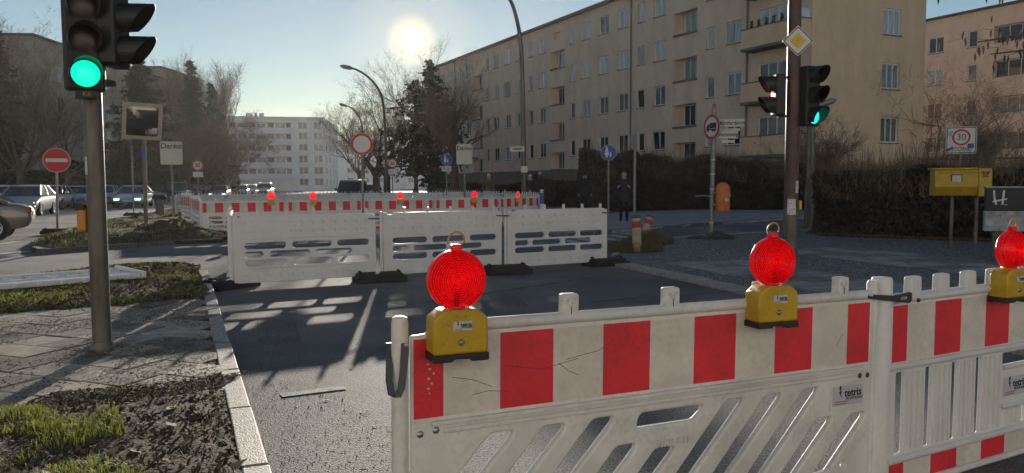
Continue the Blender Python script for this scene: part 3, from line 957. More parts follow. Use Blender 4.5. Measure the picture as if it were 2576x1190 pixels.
# angled wing on its right end
wing_e = at(852, 466, YW + 30)
wdir = Vector((wing_e.x - wb.x, wing_e.y - wb.y, 0)); WWL = wdir.length
wg = []
for s_ in wsill:
    for k in range(4):
        wg.append((3 + k * 6.0, s_, 5.4 + k * 6.0, s_ + 1.6, .2))
g = wall_holes(WWL, -.1, WZ, [r for r in wg if r[2] < WWL], .2)
Mx = Matrix.Translation((WL, 0, 0)) @ Matrix.Rotation(math.atan2(wdir.y, wdir.x) - wang, 4, 'Z')
g.v = [tuple(Mx @ Vector(v)) for v in g.v]
g.build('wing_wall', M_WHITEB, white)
for r in wg:
    if r[2] < WWL:
        o = window(white, 0, 0, 2.4, 1.6, 2, glass=0, sill=False, fr=.12); o.matrix_local = Mx @ Matrix.Translation((r[0], .1, r[1]))
# far terraces closing the street
t1 = at(850, 465, 240)
block('terraced_house', 'pale far terrace right of the white block, behind the black car', (t1.x, t1.y, 0), rad(28), 40, 12, 15, (2, 5, 8, 11), [('w', 3 + k * 5, 5 + k * 5) for k in range(7)], M_WHITEB, 1.6, sill=False)
t2 = at(920, 465, 270)
block('terraced_house', 'farthest pale terrace seen between the trunks behind the no vehicles sign', (t2.x, t2.y, 0), rad(-8), 60, 12, 13, (2, 5, 8, 10.6), [('w', 3 + k * 5, 5 + k * 5) for k in range(11)], M_WHITEB, 1.6, sill=False)

# --- unseen blocks behind the viewer, implied by gable reflections, added to bounce fill light
M_CREAMW = mat('cream_render', (0.64, 0.61, 0.57), .9, var=.08, scale=1.0)
for lab, x0, y0, L_, az in (('unseen sunlit cream apartment block, left behind the viewer, added for fill light', 2.0, -24, 46, 180 - 8), ('unseen sunlit cream apartment block, right behind the viewer, added for fill light', 52.0, -15, 44, 180 + 10)):
    block('apartment_block', lab, (x0, y0, 0), rad(az), L_, 11, 15.5, (2.4, 5.3, 8.2, 11.1), [('w', 3 + k * 4.2, 4.6 + k * 4.2) for k in range(int(L_ / 4.2) - 1)], M_CREAMW, 1.4, sill=False)
# ------------------------------------------------------------------ trees and hedges
M_BARK = mat('bark', (0.115, 0.088, 0.068), 0.95, var=0.35, scale=6, bump=0.7, bscale=25)
M_TWIG = mat('twig', (0.20, 0.14, 0.10), 0.95, var=0.25, scale=3)
M_TWIGP = mat('pale_twig', (0.24, 0.19, 0.13), 0.95, var=0.25, scale=3)
M_NEEDLE = mat('needles', (0.036, 0.048, 0.028), 0.9, var=0.35, scale=2.5)
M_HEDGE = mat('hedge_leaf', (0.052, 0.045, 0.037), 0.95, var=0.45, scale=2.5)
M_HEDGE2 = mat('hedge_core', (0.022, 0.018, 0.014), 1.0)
M_POD = mat('dry_pod', (0.10, 0.065, 0.04), 0.9, var=.3, scale=20)

def twig_quads(P0, P1, w):
    """thin two-sided slivers from arrays of end points"""
    P0 = np.asarray(P0); P1 = np.asarray(P1)
    d = P1 - P0; r = RNG.normal(size=d.shape)
    s_ = np.cross(d, r); s_ /= np.linalg.norm(s_, axis=1, keepdims=True) + 1e-9
    w = np.asarray(w).reshape(-1, 1)
    V = np.stack([P0 - s_ * w, P0 + s_ * w, P1 + s_ * w * .4, P1 - s_ * w * .4], 1).reshape(-1, 3)
    Fc = np.arange(len(V)).reshape(-1, 4)
    return V, Fc

def bare_tree(name, label, base, h, seed, spread=0.55, trunk_r=None, fork=0.32, levels=4, twig=14, tw=0.011, tlen=0.55, m_twig=None, upright=0.25, nlimb=5, lean=(0, 0), group=None, cat='tree', leafy=0, twig_l=2):
    rnd = random.Random(seed)
    root = empty(name, base, rnd.uniform(0, 6), label, cat, group)
    tr = trunk_r or h * 0.018
    trunk = MB(); limbs = MB()
    T0 = []; T1 = []; TW = []
    top = Vector((lean[0], lean[1], h * fork))
    pts = [Vector((0, 0, -.1)), Vector((lean[0] * .3 + rnd.uniform(-.05, .05), lean[1] * .3, h * fork * .5)), top]
    trunk.tube(pts, [tr * 1.35, tr * 1.05, tr * .9], 9)
    def grow(p, d, L, r, lev):
        n = 4
        pts = [p]; q = p.copy(); dd = d.copy()
        for k in range(n):
            dd = (dd + Vector((rnd.gauss(0, .16), rnd.gauss(0, .16), rnd.gauss(0, .1) + upright * .18))).normalized()
            q = q + dd * (L / n); pts.append(q)
        rs = [r * (1 - .62 * k / n) for k in range(n + 1)]
        (limbs if lev > 0 else trunk).tube(pts, rs, 6 if lev < 2 else 4 if lev < 3 else 3, cap=False)
        if lev >= levels - twig_l:
            for k in range(twig if lev == levels - 1 else twig // 2):
                t = rnd.uniform(.15, 1) * n; i = min(int(t), n - 1); a = pts[i].lerp(pts[i + 1], t - i)
                e = (dd + Vector((rnd.gauss(0, .7), rnd.gauss(0, .7), rnd.gauss(.1, .6)))).normalized()
                ln = tlen * rnd.uniform(.4, 1.2)
                m_ = a + e * ln * .55
                b = m_ + (e + Vector((rnd.gauss(0, .4), rnd.gauss(0, .4), rnd.gauss(.1, .3)))).normalized() * ln * .5
                T0.append(a); T1.append(m_); TW.append(tw)
                T0.append(m_); T1.append(b); TW.append(tw * .6)
                if rnd.random() < .7:
                    c = m_ + (e + Vector((rnd.gauss(0, .8), rnd.gauss(0, .8), rnd.gauss(.1, .6)))).normalized() * ln * .45
                    T0.append(m_); T1.append(c); TW.append(tw * .55)
        if lev < levels - 1:
            nb = rnd.randint(3, 5)
            for k in range(nb):
                t = rnd.uniform(.3, 1) * n if k else n
                i = min(int(t), n - 1); a = pts[i].lerp(pts[i + 1], t - i)
                ax = Vector((rnd.gauss(0, 1), rnd.gauss(0, 1), rnd.gauss(0, .6))).normalized()
                e = (dd + ax * (spread * rnd.uniform(.7, 1.5)) + Vector((0, 0, upright * .5))).normalized()
                grow(a, e, L * rnd.uniform(.55, .78), r * (1 - .62 * t / n) * rnd.uniform(.6, .85), lev + 1)
    L0 = h * (1 - fork) * 0.46
    for k in range(nlimb):
        a = 6.283 * k / nlimb + rnd.uniform(-.4, .4)
        d = Vector((math.cos(a) * spread, math.sin(a) * spread, 1 - .3 * rnd.random())).normalized()
        p = top - Vector((0, 0, rnd.uniform(0, .25) * h * fork))
        grow(p, d, L0 * rnd.uniform(.85, 1.2), tr * rnd.uniform(.5, .72), 0 if k < 3 else 1)
    trunk.build('trunk', M_BARK, root, smooth=True)
    limbs.build('branches', M_BARK, root, smooth=True)
    if T0:
        V, Fc = twig_quads([tuple(v) for v in T0], [tuple(v) for v in T1], TW)
        obj('crown', fast_mesh('crown', V, Fc, 4), m_twig or M_TWIG, root)
    return root

def conifer(name, label, base, h, seed, width=0.22, clear=0.15, dens=1.0, irregular=0.3, droop=0.25, group=None, cat='tree', clump=0.28):
    rnd = random.Random(seed); r = np.random.default_rng(seed)
    root = empty(name, base, 0, label, cat, group)
    trunk = MB(); limbs = MB()
    trunk.tube([(0, 0, -.1), (rnd.uniform(-.1, .1), 0, h * .5), (0, 0, h * .97)], [h * .018, h * .012, .015], 8)
    C = []; D = []
    z = h * clear
    while z < h * .985:
        f = (z - h * clear) / (h * (1 - clear))
        prof = width * h * (1 - f) ** .8 * (0.55 + .45 * min(1, f * 4)) + .12
        for k in range(rnd.randint(4, 6)):
            a = rnd.uniform(0, 6.283); L = prof * rnd.uniform(1 - irregular, 1 + irregular)
            dz = L * rnd.uniform(-droop, .25)
            e = Vector((math.cos(a) * L, math.sin(a) * L, dz)); p = Vector((0, 0, z))
            mid = p + e * .5 + Vector((0, 0, L * .05))
            limbs.tube([p, mid, p + e], [.035 * (1 - f) + .012, .02, .006], 4, cap=False)
            n = max(5, int(16 * L * dens))
            t = r.uniform(.18, 1.05, n)[:, None]
            pts = np.array(p) + np.array(e) * t + r.normal(0, .10 + .05 * L, (n, 3)) * np.array([1, 1, .55])
            C.append(pts); D.append(np.tile(np.array(e.normalized()), (n, 1)))
        z += rnd.uniform(.22, .42) * (0.6 + .4 * (1 - f)) * (h / 12) ** .5
    C = np.concatenate(C); D = np.concatenate(D)
    # needle sprays: three crossed slivers per clump
    V = []; 
    for k in range(4):
        d = D + r.normal(0, .75, D.shape); d /= np.linalg.norm(d, axis=1, keepdims=True)
        s_ = np.cross(d, r.normal(size=d.shape)); s_ /= np.linalg.norm(s_, axis=1, keepdims=True)
        L = (clump * r.uniform(.6, 1.3, len(C)))[:, None]; w = L * .16
        V.append(np.stack([C - d * L * .5 - s_ * w * .5, C - d * L * .3 + s_ * w, C + d * L * .5 + s_ * w * .3, C + d * L * .5 - s_ * w], 1).reshape(-1, 3))
    V = np.concatenate(V); Fc = np.arange(len(V)).reshape(-1, 4)
    trunk.build('trunk', M_BARK, root, smooth=True)
    limbs.build('branches', M_BARK, root)
    obj('crown', fast_mesh('crown', V, Fc, 4), M_NEEDLE, root)
    return root

def hedge(name, label, A, B, thick, h, n, leaf, seed, lump=0.3, m=None, twigs=0.3, cat='hedge'):
    r = np.random.default_rng(seed)
    A = Vector((A[0], A[1], 0)); B = Vector((B[0], B[1], 0)); d = B - A; L = d.length; ang = math.atan2(d.y, d.x)
    root = empty(name, A, ang, label, cat)
    nx = max(4, int(L / .35)); nz = 7
    X = np.linspace(0, L, nx)
    top = h + lump * (vnoise(X, X * 0 + seed, .8, seed) - .5) * 2 + lump * .5 * (vnoise(X, X * 0, 2.5, seed + 1) - .5)
    # solid dark core, added to block light through the leaves
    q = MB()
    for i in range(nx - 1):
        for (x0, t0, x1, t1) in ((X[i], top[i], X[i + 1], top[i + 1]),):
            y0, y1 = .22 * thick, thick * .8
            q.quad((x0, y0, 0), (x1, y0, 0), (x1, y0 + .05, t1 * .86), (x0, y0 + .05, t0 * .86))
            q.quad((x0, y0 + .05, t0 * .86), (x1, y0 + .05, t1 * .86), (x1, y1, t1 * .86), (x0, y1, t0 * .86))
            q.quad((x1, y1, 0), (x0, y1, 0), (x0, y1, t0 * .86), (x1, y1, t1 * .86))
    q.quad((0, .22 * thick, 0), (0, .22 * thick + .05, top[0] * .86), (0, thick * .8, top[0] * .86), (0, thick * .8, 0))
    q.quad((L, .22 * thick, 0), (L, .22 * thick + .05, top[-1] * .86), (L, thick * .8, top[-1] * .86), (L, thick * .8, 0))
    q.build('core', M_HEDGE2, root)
    x = r.uniform(-.2, L + .2, n); tp = np.interp(x, X, top)
    side = r.random(n)
    z = np.where(side < .6, r.random(n) * tp * .98, tp * (0.80 + .22 * r.random(n) ** 1.4))
    y = np.where(side < .6, .22 * thick * r.random(n) + .06 * np.sin(z * 3 + x * 2) * thick, r.uniform(0.05, .95, n) * thick)
    y += vnoise(x, z, 1.6, seed + 5) * .25 * thick - .12 * thick
    C = np.stack([x, y, z], 1)
    d1 = r.normal(size=(n, 3)); d1 /= np.linalg.norm(d1, axis=1, keepdims=True)
    d2 = np.cross(d1, r.normal(size=(n, 3))); d2 /= np.linalg.norm(d2, axis=1, keepdims=True)
    s_ = (leaf * r.uniform(.6, 1.4, n))[:, None]
    V = np.stack([C - d1 * s_, C + d2 * s_ * .5, C + d1 * s_, C - d2 * s_ * .5], 1).reshape(-1, 3)
    obj('leaves', fast_mesh('leaves', V, np.arange(len(V)).reshape(-1, 4), 4), m or M_HEDGE, root)
    k = int(n * twigs * .25)
    x = r.uniform(0, L, k); tp = np.interp(x, X, top)
    P0 = np.stack([x, r.uniform(.0, thick, k), tp * r.uniform(.55, 1.0, k)], 1)
    P1 = P0 + np.stack([r.normal(0, .12, k), r.normal(0, .12, k), r.uniform(.12, .42, k) * (1 + 1.2 * (r.random(k) < .18))], 1)
    V, Fc = twig_quads(P0, P1, np.full(k, .008))
    obj('twigs', fast_mesh('twigs', V, Fc, 4), M_TWIG, root)
    return root

def base(px, Y):
    p = at(px, 465, Y); return (p.x, p.y, 0)
def hgt(px, py, Y):
    return at(px, py, Y).z
# left side
bare_tree('bare_tree', 'largest bare brown tree at the left edge, in front of the left apartment block', base(52, 46), hgt(52, 75, 46), 11, spread=.75, levels=5, twig=4, tw=.010, tlen=.6, nlimb=6, fork=.25)
bare_tree('bare_tree', 'smaller bare tree behind the no entry sign', base(170, 52), hgt(170, 215, 52), 12, spread=.8, levels=5, twig=4, tw=.010, tlen=.6, nlimb=6, fork=.28)
bare_tree('bare_tree', 'thin bare tree half cut off by the left picture edge', base(-30, 50), hgt(0, 150, 50), 13, spread=.8, levels=5, twig=4, tw=.010, tlen=.6)
conifer('spruce_tree', 'spruce whose tip shows above the tree at the far left edge', base(8, 66), hgt(8, 66, 66), 21, .16)
conifer('pine_tree', 'dark broad conifer behind the square traffic mirror', base(362, 66), hgt(362, 148, 66), 22, .25, .12, .95, .6, .3, clump=.36)
conifer('pine_tree', 'taller of the two narrow conifers left of the white block', base(489, 95), hgt(489, 150, 95), 23, .125, .1, 1.2, .45, .15, clump=.4)
conifer('pine_tree', 'shorter of the two narrow conifers left of the white block', base(540, 95), hgt(540, 208, 95), 24, .14, .1, 1.2, .45, .15, clump=.4)
for i, (px, py, lab) in enumerate(((462, 158, 'leafless poplar just left of the taller narrow conifer'), (552, 165, 'leafless poplar behind the shorter narrow conifer'))):
    bare_tree('poplar_tree', lab, base(px, 100), hgt(px, py, 100), 31 + i, spread=.22, levels=4, twig=14, tw=.016, tlen=1.3, upright=.9, fork=.18, nlimb=7)
for i, (px, py, Y, lab) in enumerate(((455, 300, 78, 'brown bare tree below the narrow conifers, nearest the small speed limit sign'), (512, 285, 80, 'brown bare tree directly under the taller narrow conifer'), (575, 300, 82, 'brown bare tree overlapping the left end of the white block'), (415, 330, 76, 'low brown bare tree right of the traffic mirror'))):
    bare_tree('bare_tree', lab, base(px, Y), hgt(px, py, Y) * .95, 41 + i, spread=.7, levels=5, twig=5, tw=.015, tlen=.7, nlimb=6, fork=.2)
a, b = base(150, 74), base(600, 88)
hedge('hedge', 'long dark hedge behind the queue of cars', a, b, 2.0, 4.0, 16000, .22, 51, .9)
a, b = base(-80, 58), base(240, 66)
hedge('hedge', 'dark hedge under the bare trees at the far left', a, b, 1.6, 2.3, 9000, .17, 52, .5)
# row in the middle, under the sun
for i, (px, py, Y, sp_, lab) in enumerate(((947, 225, 54, .75, 'bare street tree right behind the no vehicles sign'), (974, 250, 60, .6, 'second bare street tree right of the no vehicles sign'), (1096, 108, 64, .6, 'tallest bare tree, its top just right of the sun'), (905, 300, 90, .7, 'distant bare street tree above the black car'))):
    bare_tree('bare_tree', lab, base(px, Y), hgt(px, py, Y), 61 + i, spread=sp_, levels=5, twig=4, tw=.007, tlen=.6, nlimb=5, fork=.3, trunk_r=.26)
conifer('pine_tree', 'dark conifer directly under the sun', base(1047, 54), hgt(1047, 200, 54), 71, .27, .25, .45, .85, .3, clump=.30)
conifer('pine_tree', 'dark conifer right of the one under the sun, by the motorcycles', base(1086, 57), hgt(1086, 150, 57), 72, .24, .12, .5, .8, .3, clump=.30)
bare_tree('bare_tree', 'forked bare tree with smooth trunk behind the right thank you sign', base(1142, 44), hgt(1142, 195, 44), 65, spread=.75, levels=5, twig=4, tw=.007, tlen=.5, fork=.42, trunk_r=.24, nlimb=5)
# right side
hA, hB = base(1462, 41), base(2085, 36.5)
hedge('hedge', 'tall dark hedge in front of the beige block along the side street', hA, hB, 1.6, 2.6, 42000, .085, 53, .5, twigs=1.6)
hedge('shrub', 'dark rounded shrub taller than the hedge behind the blue footpath sign', base(1465, 39.5), base(1580, 38.5), 1.6, 3.2, 9000, .085, 54, .8, twigs=.6)
a, b = base(1180, 50), base(1475, 47)
hedge('hedge', 'low dark hedge along the plinth behind the walking people', a, b, 1.0, 1.45, 9000, .09, 55, .2)
hg0, hg1 = G(2058, 588, .05), G(2760, 612, .05)
hedge('hedge', 'near dark hedge behind the yellow mailbox', (hg0.x, hg0.y), (hg1.x, hg1.y), 1.5, 1.68, 36000, .06, 56, .2, twigs=1.2)
bare_tree('bare_tree', 'dark many stemmed bare tree right of the ochre gable', base(2372, 44), hgt(2372, 125, 44), 81, spread=.9, levels=5, twig=4, tw=.008, tlen=.55, fork=.14, nlimb=7, trunk_r=.2)
bare_tree('shrub', 'pale stemmed bare shrub behind the zone sign', base(2470, 30), 4.3, 82, spread=.9, levels=4, twig=12, tw=.012, tlen=.5, fork=.08, nlimb=8, trunk_r=.05, m_twig=M_TWIGP, cat='shrub')
bare_tree('sapling', 'thin bare sapling beside the right traffic light mast', base(2062, 27), 3.9, 83, spread=.55, levels=4, twig=9, tw=.008, tlen=.5, fork=.25, nlimb=5, trunk_r=.05)
# tree whose branches hang into the top right corner
root = empty('overhanging_tree', (8.6, 9.0, 0), 0, 'bare branches with hanging dry pods in the top right corner', 'tree')
q = MB(); q.tube([(0, 0, 0), (.05, .1, 1.6), (0, .15, 3.2), (-.1, .2, 5.0), (0, .1, 7)], [.17, .14, .12, .08, .03], 10); q.build('trunk', M_BARK, root, smooth=True)
rnd = random.Random(5)
limb = MB(); pod = MB(); T0 = []; T1 = []; TW = []
for (z, dx, dy, L) in ((3.15, -1, .15, 3.0), (3.7, -1, .35, 3.3), (2.75, -1, .2, 2.4), (4.2, -1, .0, 2.6), (3.4, -.9, .6, 2.6)):
    p = Vector((-.05, .15, z)); d = Vector((dx, dy, .12)).normalized(); pts = [p]
    for k in range(7):
        d = (d + Vector((rnd.gauss(0, .1), rnd.gauss(0, .1), rnd.gauss(-.015, .09)))).normalized(); pts.append(pts[-1] + d * L / 7)
    limb.tube(pts, [.05 * (1 - k / 8.5) for k in range(8)], 6)
    for j in range(26):
        t = rnd.uniform(1.2, 6.9); i = int(t); a = pts[i].lerp(pts[i + 1], t - i)
        e = (d + Vector((rnd.gauss(0, .6), rnd.gauss(0, .6), rnd.gauss(-.05, .4)))).normalized()
        ln = rnd.uniform(.2, .6); m_ = a + e * ln * .5; b_ = m_ + (e + Vector((0, 0, -.35))).normalized() * ln * .5
        T0 += [a, m_]; T1 += [m_, b_]; TW += [.005, .0035]
        if rnd.random() < .8:
            for c in (m_, b_):
                pod.tube([c, c + Vector((0, 0, -.03)), c + Vector((rnd.gauss(0, .006), 0, -.06)), c + Vector((0, 0, -.11))], [.003, .014, .013, .002], 5, cap=False)
V, Fc = twig_quads([tuple(v) for v in T0], [tuple(v) for v in T1], TW)
limb.build('branches', M_BARK, root, smooth=True); obj('twigs', fast_mesh('twigs', V, Fc, 4), M_BARK, root)
tag(pod.build('pods', M_POD, root), kind='stuff')
# ------------------------------------------------------------------ signs, lights and street furniture
M_STEEL = mat('galvanised_steel', (0.23, 0.23, 0.22), 0.5, metal=0.6, var=0.2, scale=14, bump=.1)
M_POLE = mat('weathered_pole', (0.12, 0.105, 0.09), 0.45, metal=0.35, var=0.35, scale=7, bump=.25, bscale=70, streak=(1, 1, .3))
M_RUST = mat('brown_mast', (0.075, 0.040, 0.029), 0.5, metal=0.05, var=0.3, scale=6, bump=.2)
M_SIG = mat('signal_housing', (0.008, 0.010, 0.010), 0.55, var=.2, scale=10)
M_LENSOFF_R = mat('lens_red_off', (0.018, 0.005, 0.004), 0.3)
M_LENSOFF_Y = mat('lens_amber_off', (0.02, 0.010, 0.004), 0.3)
M_LENSOFF_G = mat('lens_green_off', (0.004, 0.015, 0.012), 0.3)
M_GREEN = mat('green_light', (0.0, 0.4, 0.25), 0.3, emit=(0.0, 0.85, 0.42), estr=1.0)
M_CYAN = mat('green_light_far', (0.0, 0.4, 0.3), 0.3, emit=(0.02, 0.80, 0.62), estr=0.9)
M_REDL = mat('red_light', (0.6, 0.02, 0.03), 0.3, emit=(1.0, 0.06, 0.08), estr=1.0)
M_WHITE = mat('sign_white', (0.62, 0.61, 0.58), 0.5, var=.05, scale=8)
M_RED = mat('sign_red', (0.52, 0.02, 0.025), 0.5, var=.08, scale=8)
M_BLUE = mat('sign_blue', (0.015, 0.06, 0.34), 0.5)
M_YEL = mat('sign_yellow', (0.62, 0.43, 0.05), 0.5)
M_BLACK = mat('sign_black', (0.015, 0.015, 0.015), 0.5)
M_SIGNBACK = mat('sign_back', (0.30, 0.30, 0.29), 0.5, metal=.4)
M_RUB = mat('black_rubber', (0.022, 0.021, 0.02), 0.85, var=.4, scale=9, bump=.4, bscale=60)
M_STICK = mat('sticker_blue', (0.05, 0.09, 0.30), 0.5, var=.6, scale=30)
M_STICKW = mat('sticker_white', (0.5, 0.5, 0.5), 0.6, var=.4, scale=30)
M_POSTY = mat('post_yellow', (0.46, 0.30, 0.015), 0.5, var=.12, scale=6, bump=.05)
M_ORANGE = mat('bin_orange', (0.62, 0.17, 0.03), 0.5, var=.12, scale=5)

def face_cam(p, extra=0.0):
    """rotation about Z so that local -Y looks back at the camera"""
    return math.atan2(p[0], -(-p[1])) * -1 + extra
def post(mb, h, r=.03, lean=(0, 0), z0=0.0):
    mb.tube([(0, 0, z0), (lean[0], lean[1], h)], r, 10)
def disc(name, r, m, parent, loc, depth=.004, ring=None, n=36):
    outl = [circle(0, 0, r, n)] + ([circle(0, 0, ring, n)] if ring else [])
    return obj(name, plate_mesh(name, outl, depth), m, parent, loc=loc)
def round_sign(root, r, z, bg, ring=None, ringm=None, y=-.05, tilt=0.0):
    s_ = empty('tmp'); bpy.data.objects.remove(s_)
    pl = obj('sign_plate', plate_mesh('sign_plate', [circle(0, 0, r, 40)], .012, .002), M_SIGNBACK, root, loc=(0, y, z), smooth=False)
    if tilt: pl.rotation_euler = (0, 0, tilt)
    disc('sign_face', r * .985, bg, pl, (0, -.009, 0), .003, n=40)
    if ring:
        disc('sign_border', r * .975, ringm, pl, (0, -.012, 0), .003, ring=ring, n=40)
    return pl
def post_sign(label, px, Y, py_top, z_sign, r_post=.03, base_z=0.0, cat='road sign', lean=(0, 0), name='road_sign', px_base=None):
    p = at(px_base or px, 465, Y)
    root = empty(name, (p.x, p.y, base_z), face_cam((p.x, p.y)), label, cat)
    q = MB(); post(q, at(px, py_top, Y).z - base_z, r_post, lean); q.build('post', M_STEEL, root, smooth=True)
    return root
def zrel(px, py, Y, base=0.0):
    return at(px, py, Y).z - base
def rub_foot(label, loc, rz, L=.78, W=.40, Hh=.11, group=None):
    root = empty('rubber_foot', loc, rz, label, 'base plate', group)
    q = MB(); q.box((-L / 2, -W / 2, 0), (L / 2, W / 2, Hh * .6), taper=.0)
    q.build('plate', M_RUB, root, bevel=.015)
    q = MB(); q.box((-L / 2 + .03, -W / 2 + .03, Hh * .6), (L / 2 - .03, W / 2 - .03, Hh), taper=.03); q.build('raised_block', M_RUB, root, bevel=.008)
    for sx in (-1, 1):
        q = MB(); q.tube([(sx * (L / 2 - .09), -.09, Hh - .005), (sx * (L / 2 - .09), -.07, Hh + .02), (sx * (L / 2 - .09), .07, Hh + .02), (sx * (L / 2 - .09), .09, Hh - .005)], .014, 6); q.build('grip', M_RUB, root)
    return root

# --- no entry sign on its rubber foot (left)
Yn = G(145, 592).y
pb = G(145, 590)
root = empty('road_sign', (pb.x, pb.y, 0.02), face_cam((pb.x, pb.y)), 'red round no entry sign on a leaning post beside the queue of cars', 'road sign')
zt = at(123, 404, Yn).z
dxl = (at(123, 404, Yn).x - pb.x)
q = MB(); q.tube([(0, 0, 0), (dxl, 0, zt + .38)], .032, 10); q.build('post', M_STEEL, root, smooth=True)
pl = round_sign(root, .355, zt, M_RED, .33, M_WHITE); pl.location.x = dxl * .95; pl.rotation_euler.y = .0
disc('inner_disc', .335, M_RED, pl, (0, -.0135, 0), .002)
q = MB(); q.box((-.275, -.0185, -.052), (.275, -.0150, .052)); q.build('white_bar', M_WHITE, pl)
rub_foot('black rubber foot of the leaning no entry sign', (pb.x, pb.y, .02), rad(10), .8, .42, .16)
# pale plastic coupling lying beside that foot
pc = G(172, 600, .1)
q = MB()
for k in range(6):
    q.box((-.05, -.05, 0), (.05, .05, .13), Matrix.Translation((.09 * math.cos(k * 1.3), .05 * math.sin(k * 2.1), .05 * k)) @ Matrix.Rotation(k * .8, 4, 'Y'))
tag(q.build('plastic_coupling', mat('pale_plastic', (0.5, 0.44, 0.3), .6), bevel=.02, loc=(pc.x, pc.y, .08)), 'pale knobbly plastic piece lying beside the no entry sign foot', 'plastic part')

# --- traffic light heads
def signal_head(parent, name, n, lit, loc, rz, sec=.25, w=.30, lens_r=.098, vis=.2, mats=None, litm=None, depth=.14, label=None):
    hd = empty(name, loc, rz); hd.parent = parent
    if label: hd['label'] = label
    q = MB(); q.box((-w / 2, -depth * .4, 0), (w / 2, depth * .6, n * sec)); q.build('housing', M_SIG, hd, bevel=.025)
    offs = [M_LENSOFF_R, M_LENSOFF_Y, M_LENSOFF_G] if n == 3 else [M_LENSOFF_R, M_LENSOFF_G]
    for k in range(n):
        z = n * sec - sec * (k + .5)
        q = MB(); q.lathe([(0, -.012), (lens_r * .6, -.009), (lens_r, 0)], 24, Matrix.Translation((0, -depth * .4 - .006, z)) @ Matrix.Rotation(math.pi / 2, 4, 'X') @ Matrix.Scale(-1, 4, (0, 0, 1)))
        q.build('lens', litm if k == lit else offs[k], hd, smooth=True)
        # tunnel visor, open below
        v = MB(); ns = 22; a0 = rad(-48); a1 = rad(228)
        ro = lens_r + .018
        for i in range(ns):
            t0 = a0 + (a1 - a0) * i / ns; t1 = a0 + (a1 - a0) * (i + 1) / ns
            def L_(t):
                f = (math.sin(t) + .75) / 1.75
                return vis * (.35 + .65 * max(0, f))
            P = lambda r_, t, yy: (r_ * math.cos(t), -depth * .4 - yy, z + r_ * math.sin(t))
            for r_ in (ro, ro - .006):
                v.quad(P(r_, t0, -.01), P(r_, t1, -.01), P(r_ * .97, t1, L_(t1)), P(r_ * .97, t0, L_(t0)))
            v.quad(P(ro * .97, t0, L_(t0)), P(ro * .97, t1, L_(t1)), P((ro - .006) * .97, t1, L_(t1)), P((ro - .006) * .97, t0, L_(t0)))
        v.build('visor', M_SIG, hd, smooth=True)
    return hd

pz = .1
pbase = G(258, 884, pz)
Yp = pbase.y
sigL = empty('traffic_light', (pbase.x, pbase.y, pz), 0, 'near traffic light showing green on the grey pole at the left', 'traffic light')
q = MB(); q.tube([(0, 0, -.1), (0, 0, 3.3)], .068, 24); q.build('pole', M_POLE, sigL, smooth=True)
q = MB(); q.lathe([(.0, .03), (.09, .03), (.075, .08), (.068, .08)], 16); q.build('collar', M_POLE, sigL, smooth=True)
gp_ = at(214, 187, Yp - .16)
hb = gp_.z - .125 - pz
h1 = signal_head(sigL, 'signal_head', 3, 2, (gp_.x - pbase.x, -.16, hb), rad(33), w=.275, depth=.11, litm=M_GREEN, label='signal head with the green lamp lit')
q = MB(); q.box((-.07, -.07, -.055), (.07, .07, -.002)); kp = q.build('number_plate', M_SIG, h1)
text('number_text', 'K6', .05, mat('plate_print', (.32, .24, .06), .6), kp, (0, -.073, -.03))
h2p = at(292, 172, Yp - .05)
signal_head(sigL, 'signal_head', 3, None, (h2p.x - pbase.x - .01, -.02, h2p.z - pz + .01), rad(93), sec=.245, w=.28, vis=.24, label='second signal head seen from the side')
q = MB(); q.box((-.02, -.12, hb + .06), (.16, .05, hb + .10)); q.box((-.02, -.12, hb + .62), (.16, .05, hb + .66)); q.build('bracket', M_SIG, sigL)
pbz = at(210, 550, Yp).z - pz
q = MB(); q.box((-.065 - .075, -.05, pbz - .1), (-.066, .05, pbz + .09)); bx_ = q.build('push_button_box', mat('button_amber', (0.46, 0.19, 0.02), .5), sigL, bevel=.02)
q = MB(); q.box((-.146, -.052, pbz + .06), (-.07, .052, pbz + .115)); q.build('cap', M_SIG, bx_, bevel=.012)
# stickers on the pole (thin bent sheets on the camera side)
def wrap_sticker(parent, R_, z0, z1, a0, a1, m, name='sticker'):
    q = MB(); n = 6
    for i in range(n):
        t0 = a0 + (a1 - a0) * i / n; t1 = a0 + (a1 - a0) * (i + 1) / n
        q.quad((R_ * math.cos(t0), R_ * math.sin(t0), z0), (R_ * math.cos(t1), R_ * math.sin(t1), z0), (R_ * math.cos(t1), R_ * math.sin(t1), z1), (R_ * math.cos(t0), R_ * math.sin(t0), z1))
    return q.build(name, m, parent)
z1 = at(230, 285, Yp).z - pz; z0 = at(230, 345, Yp).z - pz
wrap_sticker(sigL, .0695, z0, z1, rad(205), rad(235), M_STICK)
wrap_sticker(sigL, .0695, at(230, 440, Yp).z - pz, at(230, 395, Yp).z - pz, rad(200), rad(250), M_STICKW)

# --- right mast with priority sign
mb_ = G(1986, 707, .05)
Ym = mb_.y
mast = empty('traffic_light', (mb_.x, mb_.y, .05), 0, 'tall brown mast with the yellow diamond sign and two signal heads', 'traffic light')
q = MB(); q.tube([(0, 0, -.1), (0, 0, 2.2), (0, 0, 4.2), (-.04, .0, 4.7), (-.3, .0, 5.6), (-.9, .0, 6.4), (-2.2, 0, 6.9)], [.095, .092, .085, .08, .07, .065, .06], 20); q.build('pole', M_RUST, mast, smooth=True)
q = MB(); q.lathe([(.13, 0), (.13, .04), (.1, .07), (.096, .9), (.094, 1.0)], 20); q.build('pole_sleeve', M_POLE, mast, smooth=True)
dm = at(2007, 103, Ym - .14)
dia = empty('priority_sign', (dm.x - mb_.x, -.14, dm.z - .05), rad(-4)); dia.parent = mast
dmnd = lambda a: rpoly([(0, a), (-a, 0), (0, -a), (a, 0)], a * .12)
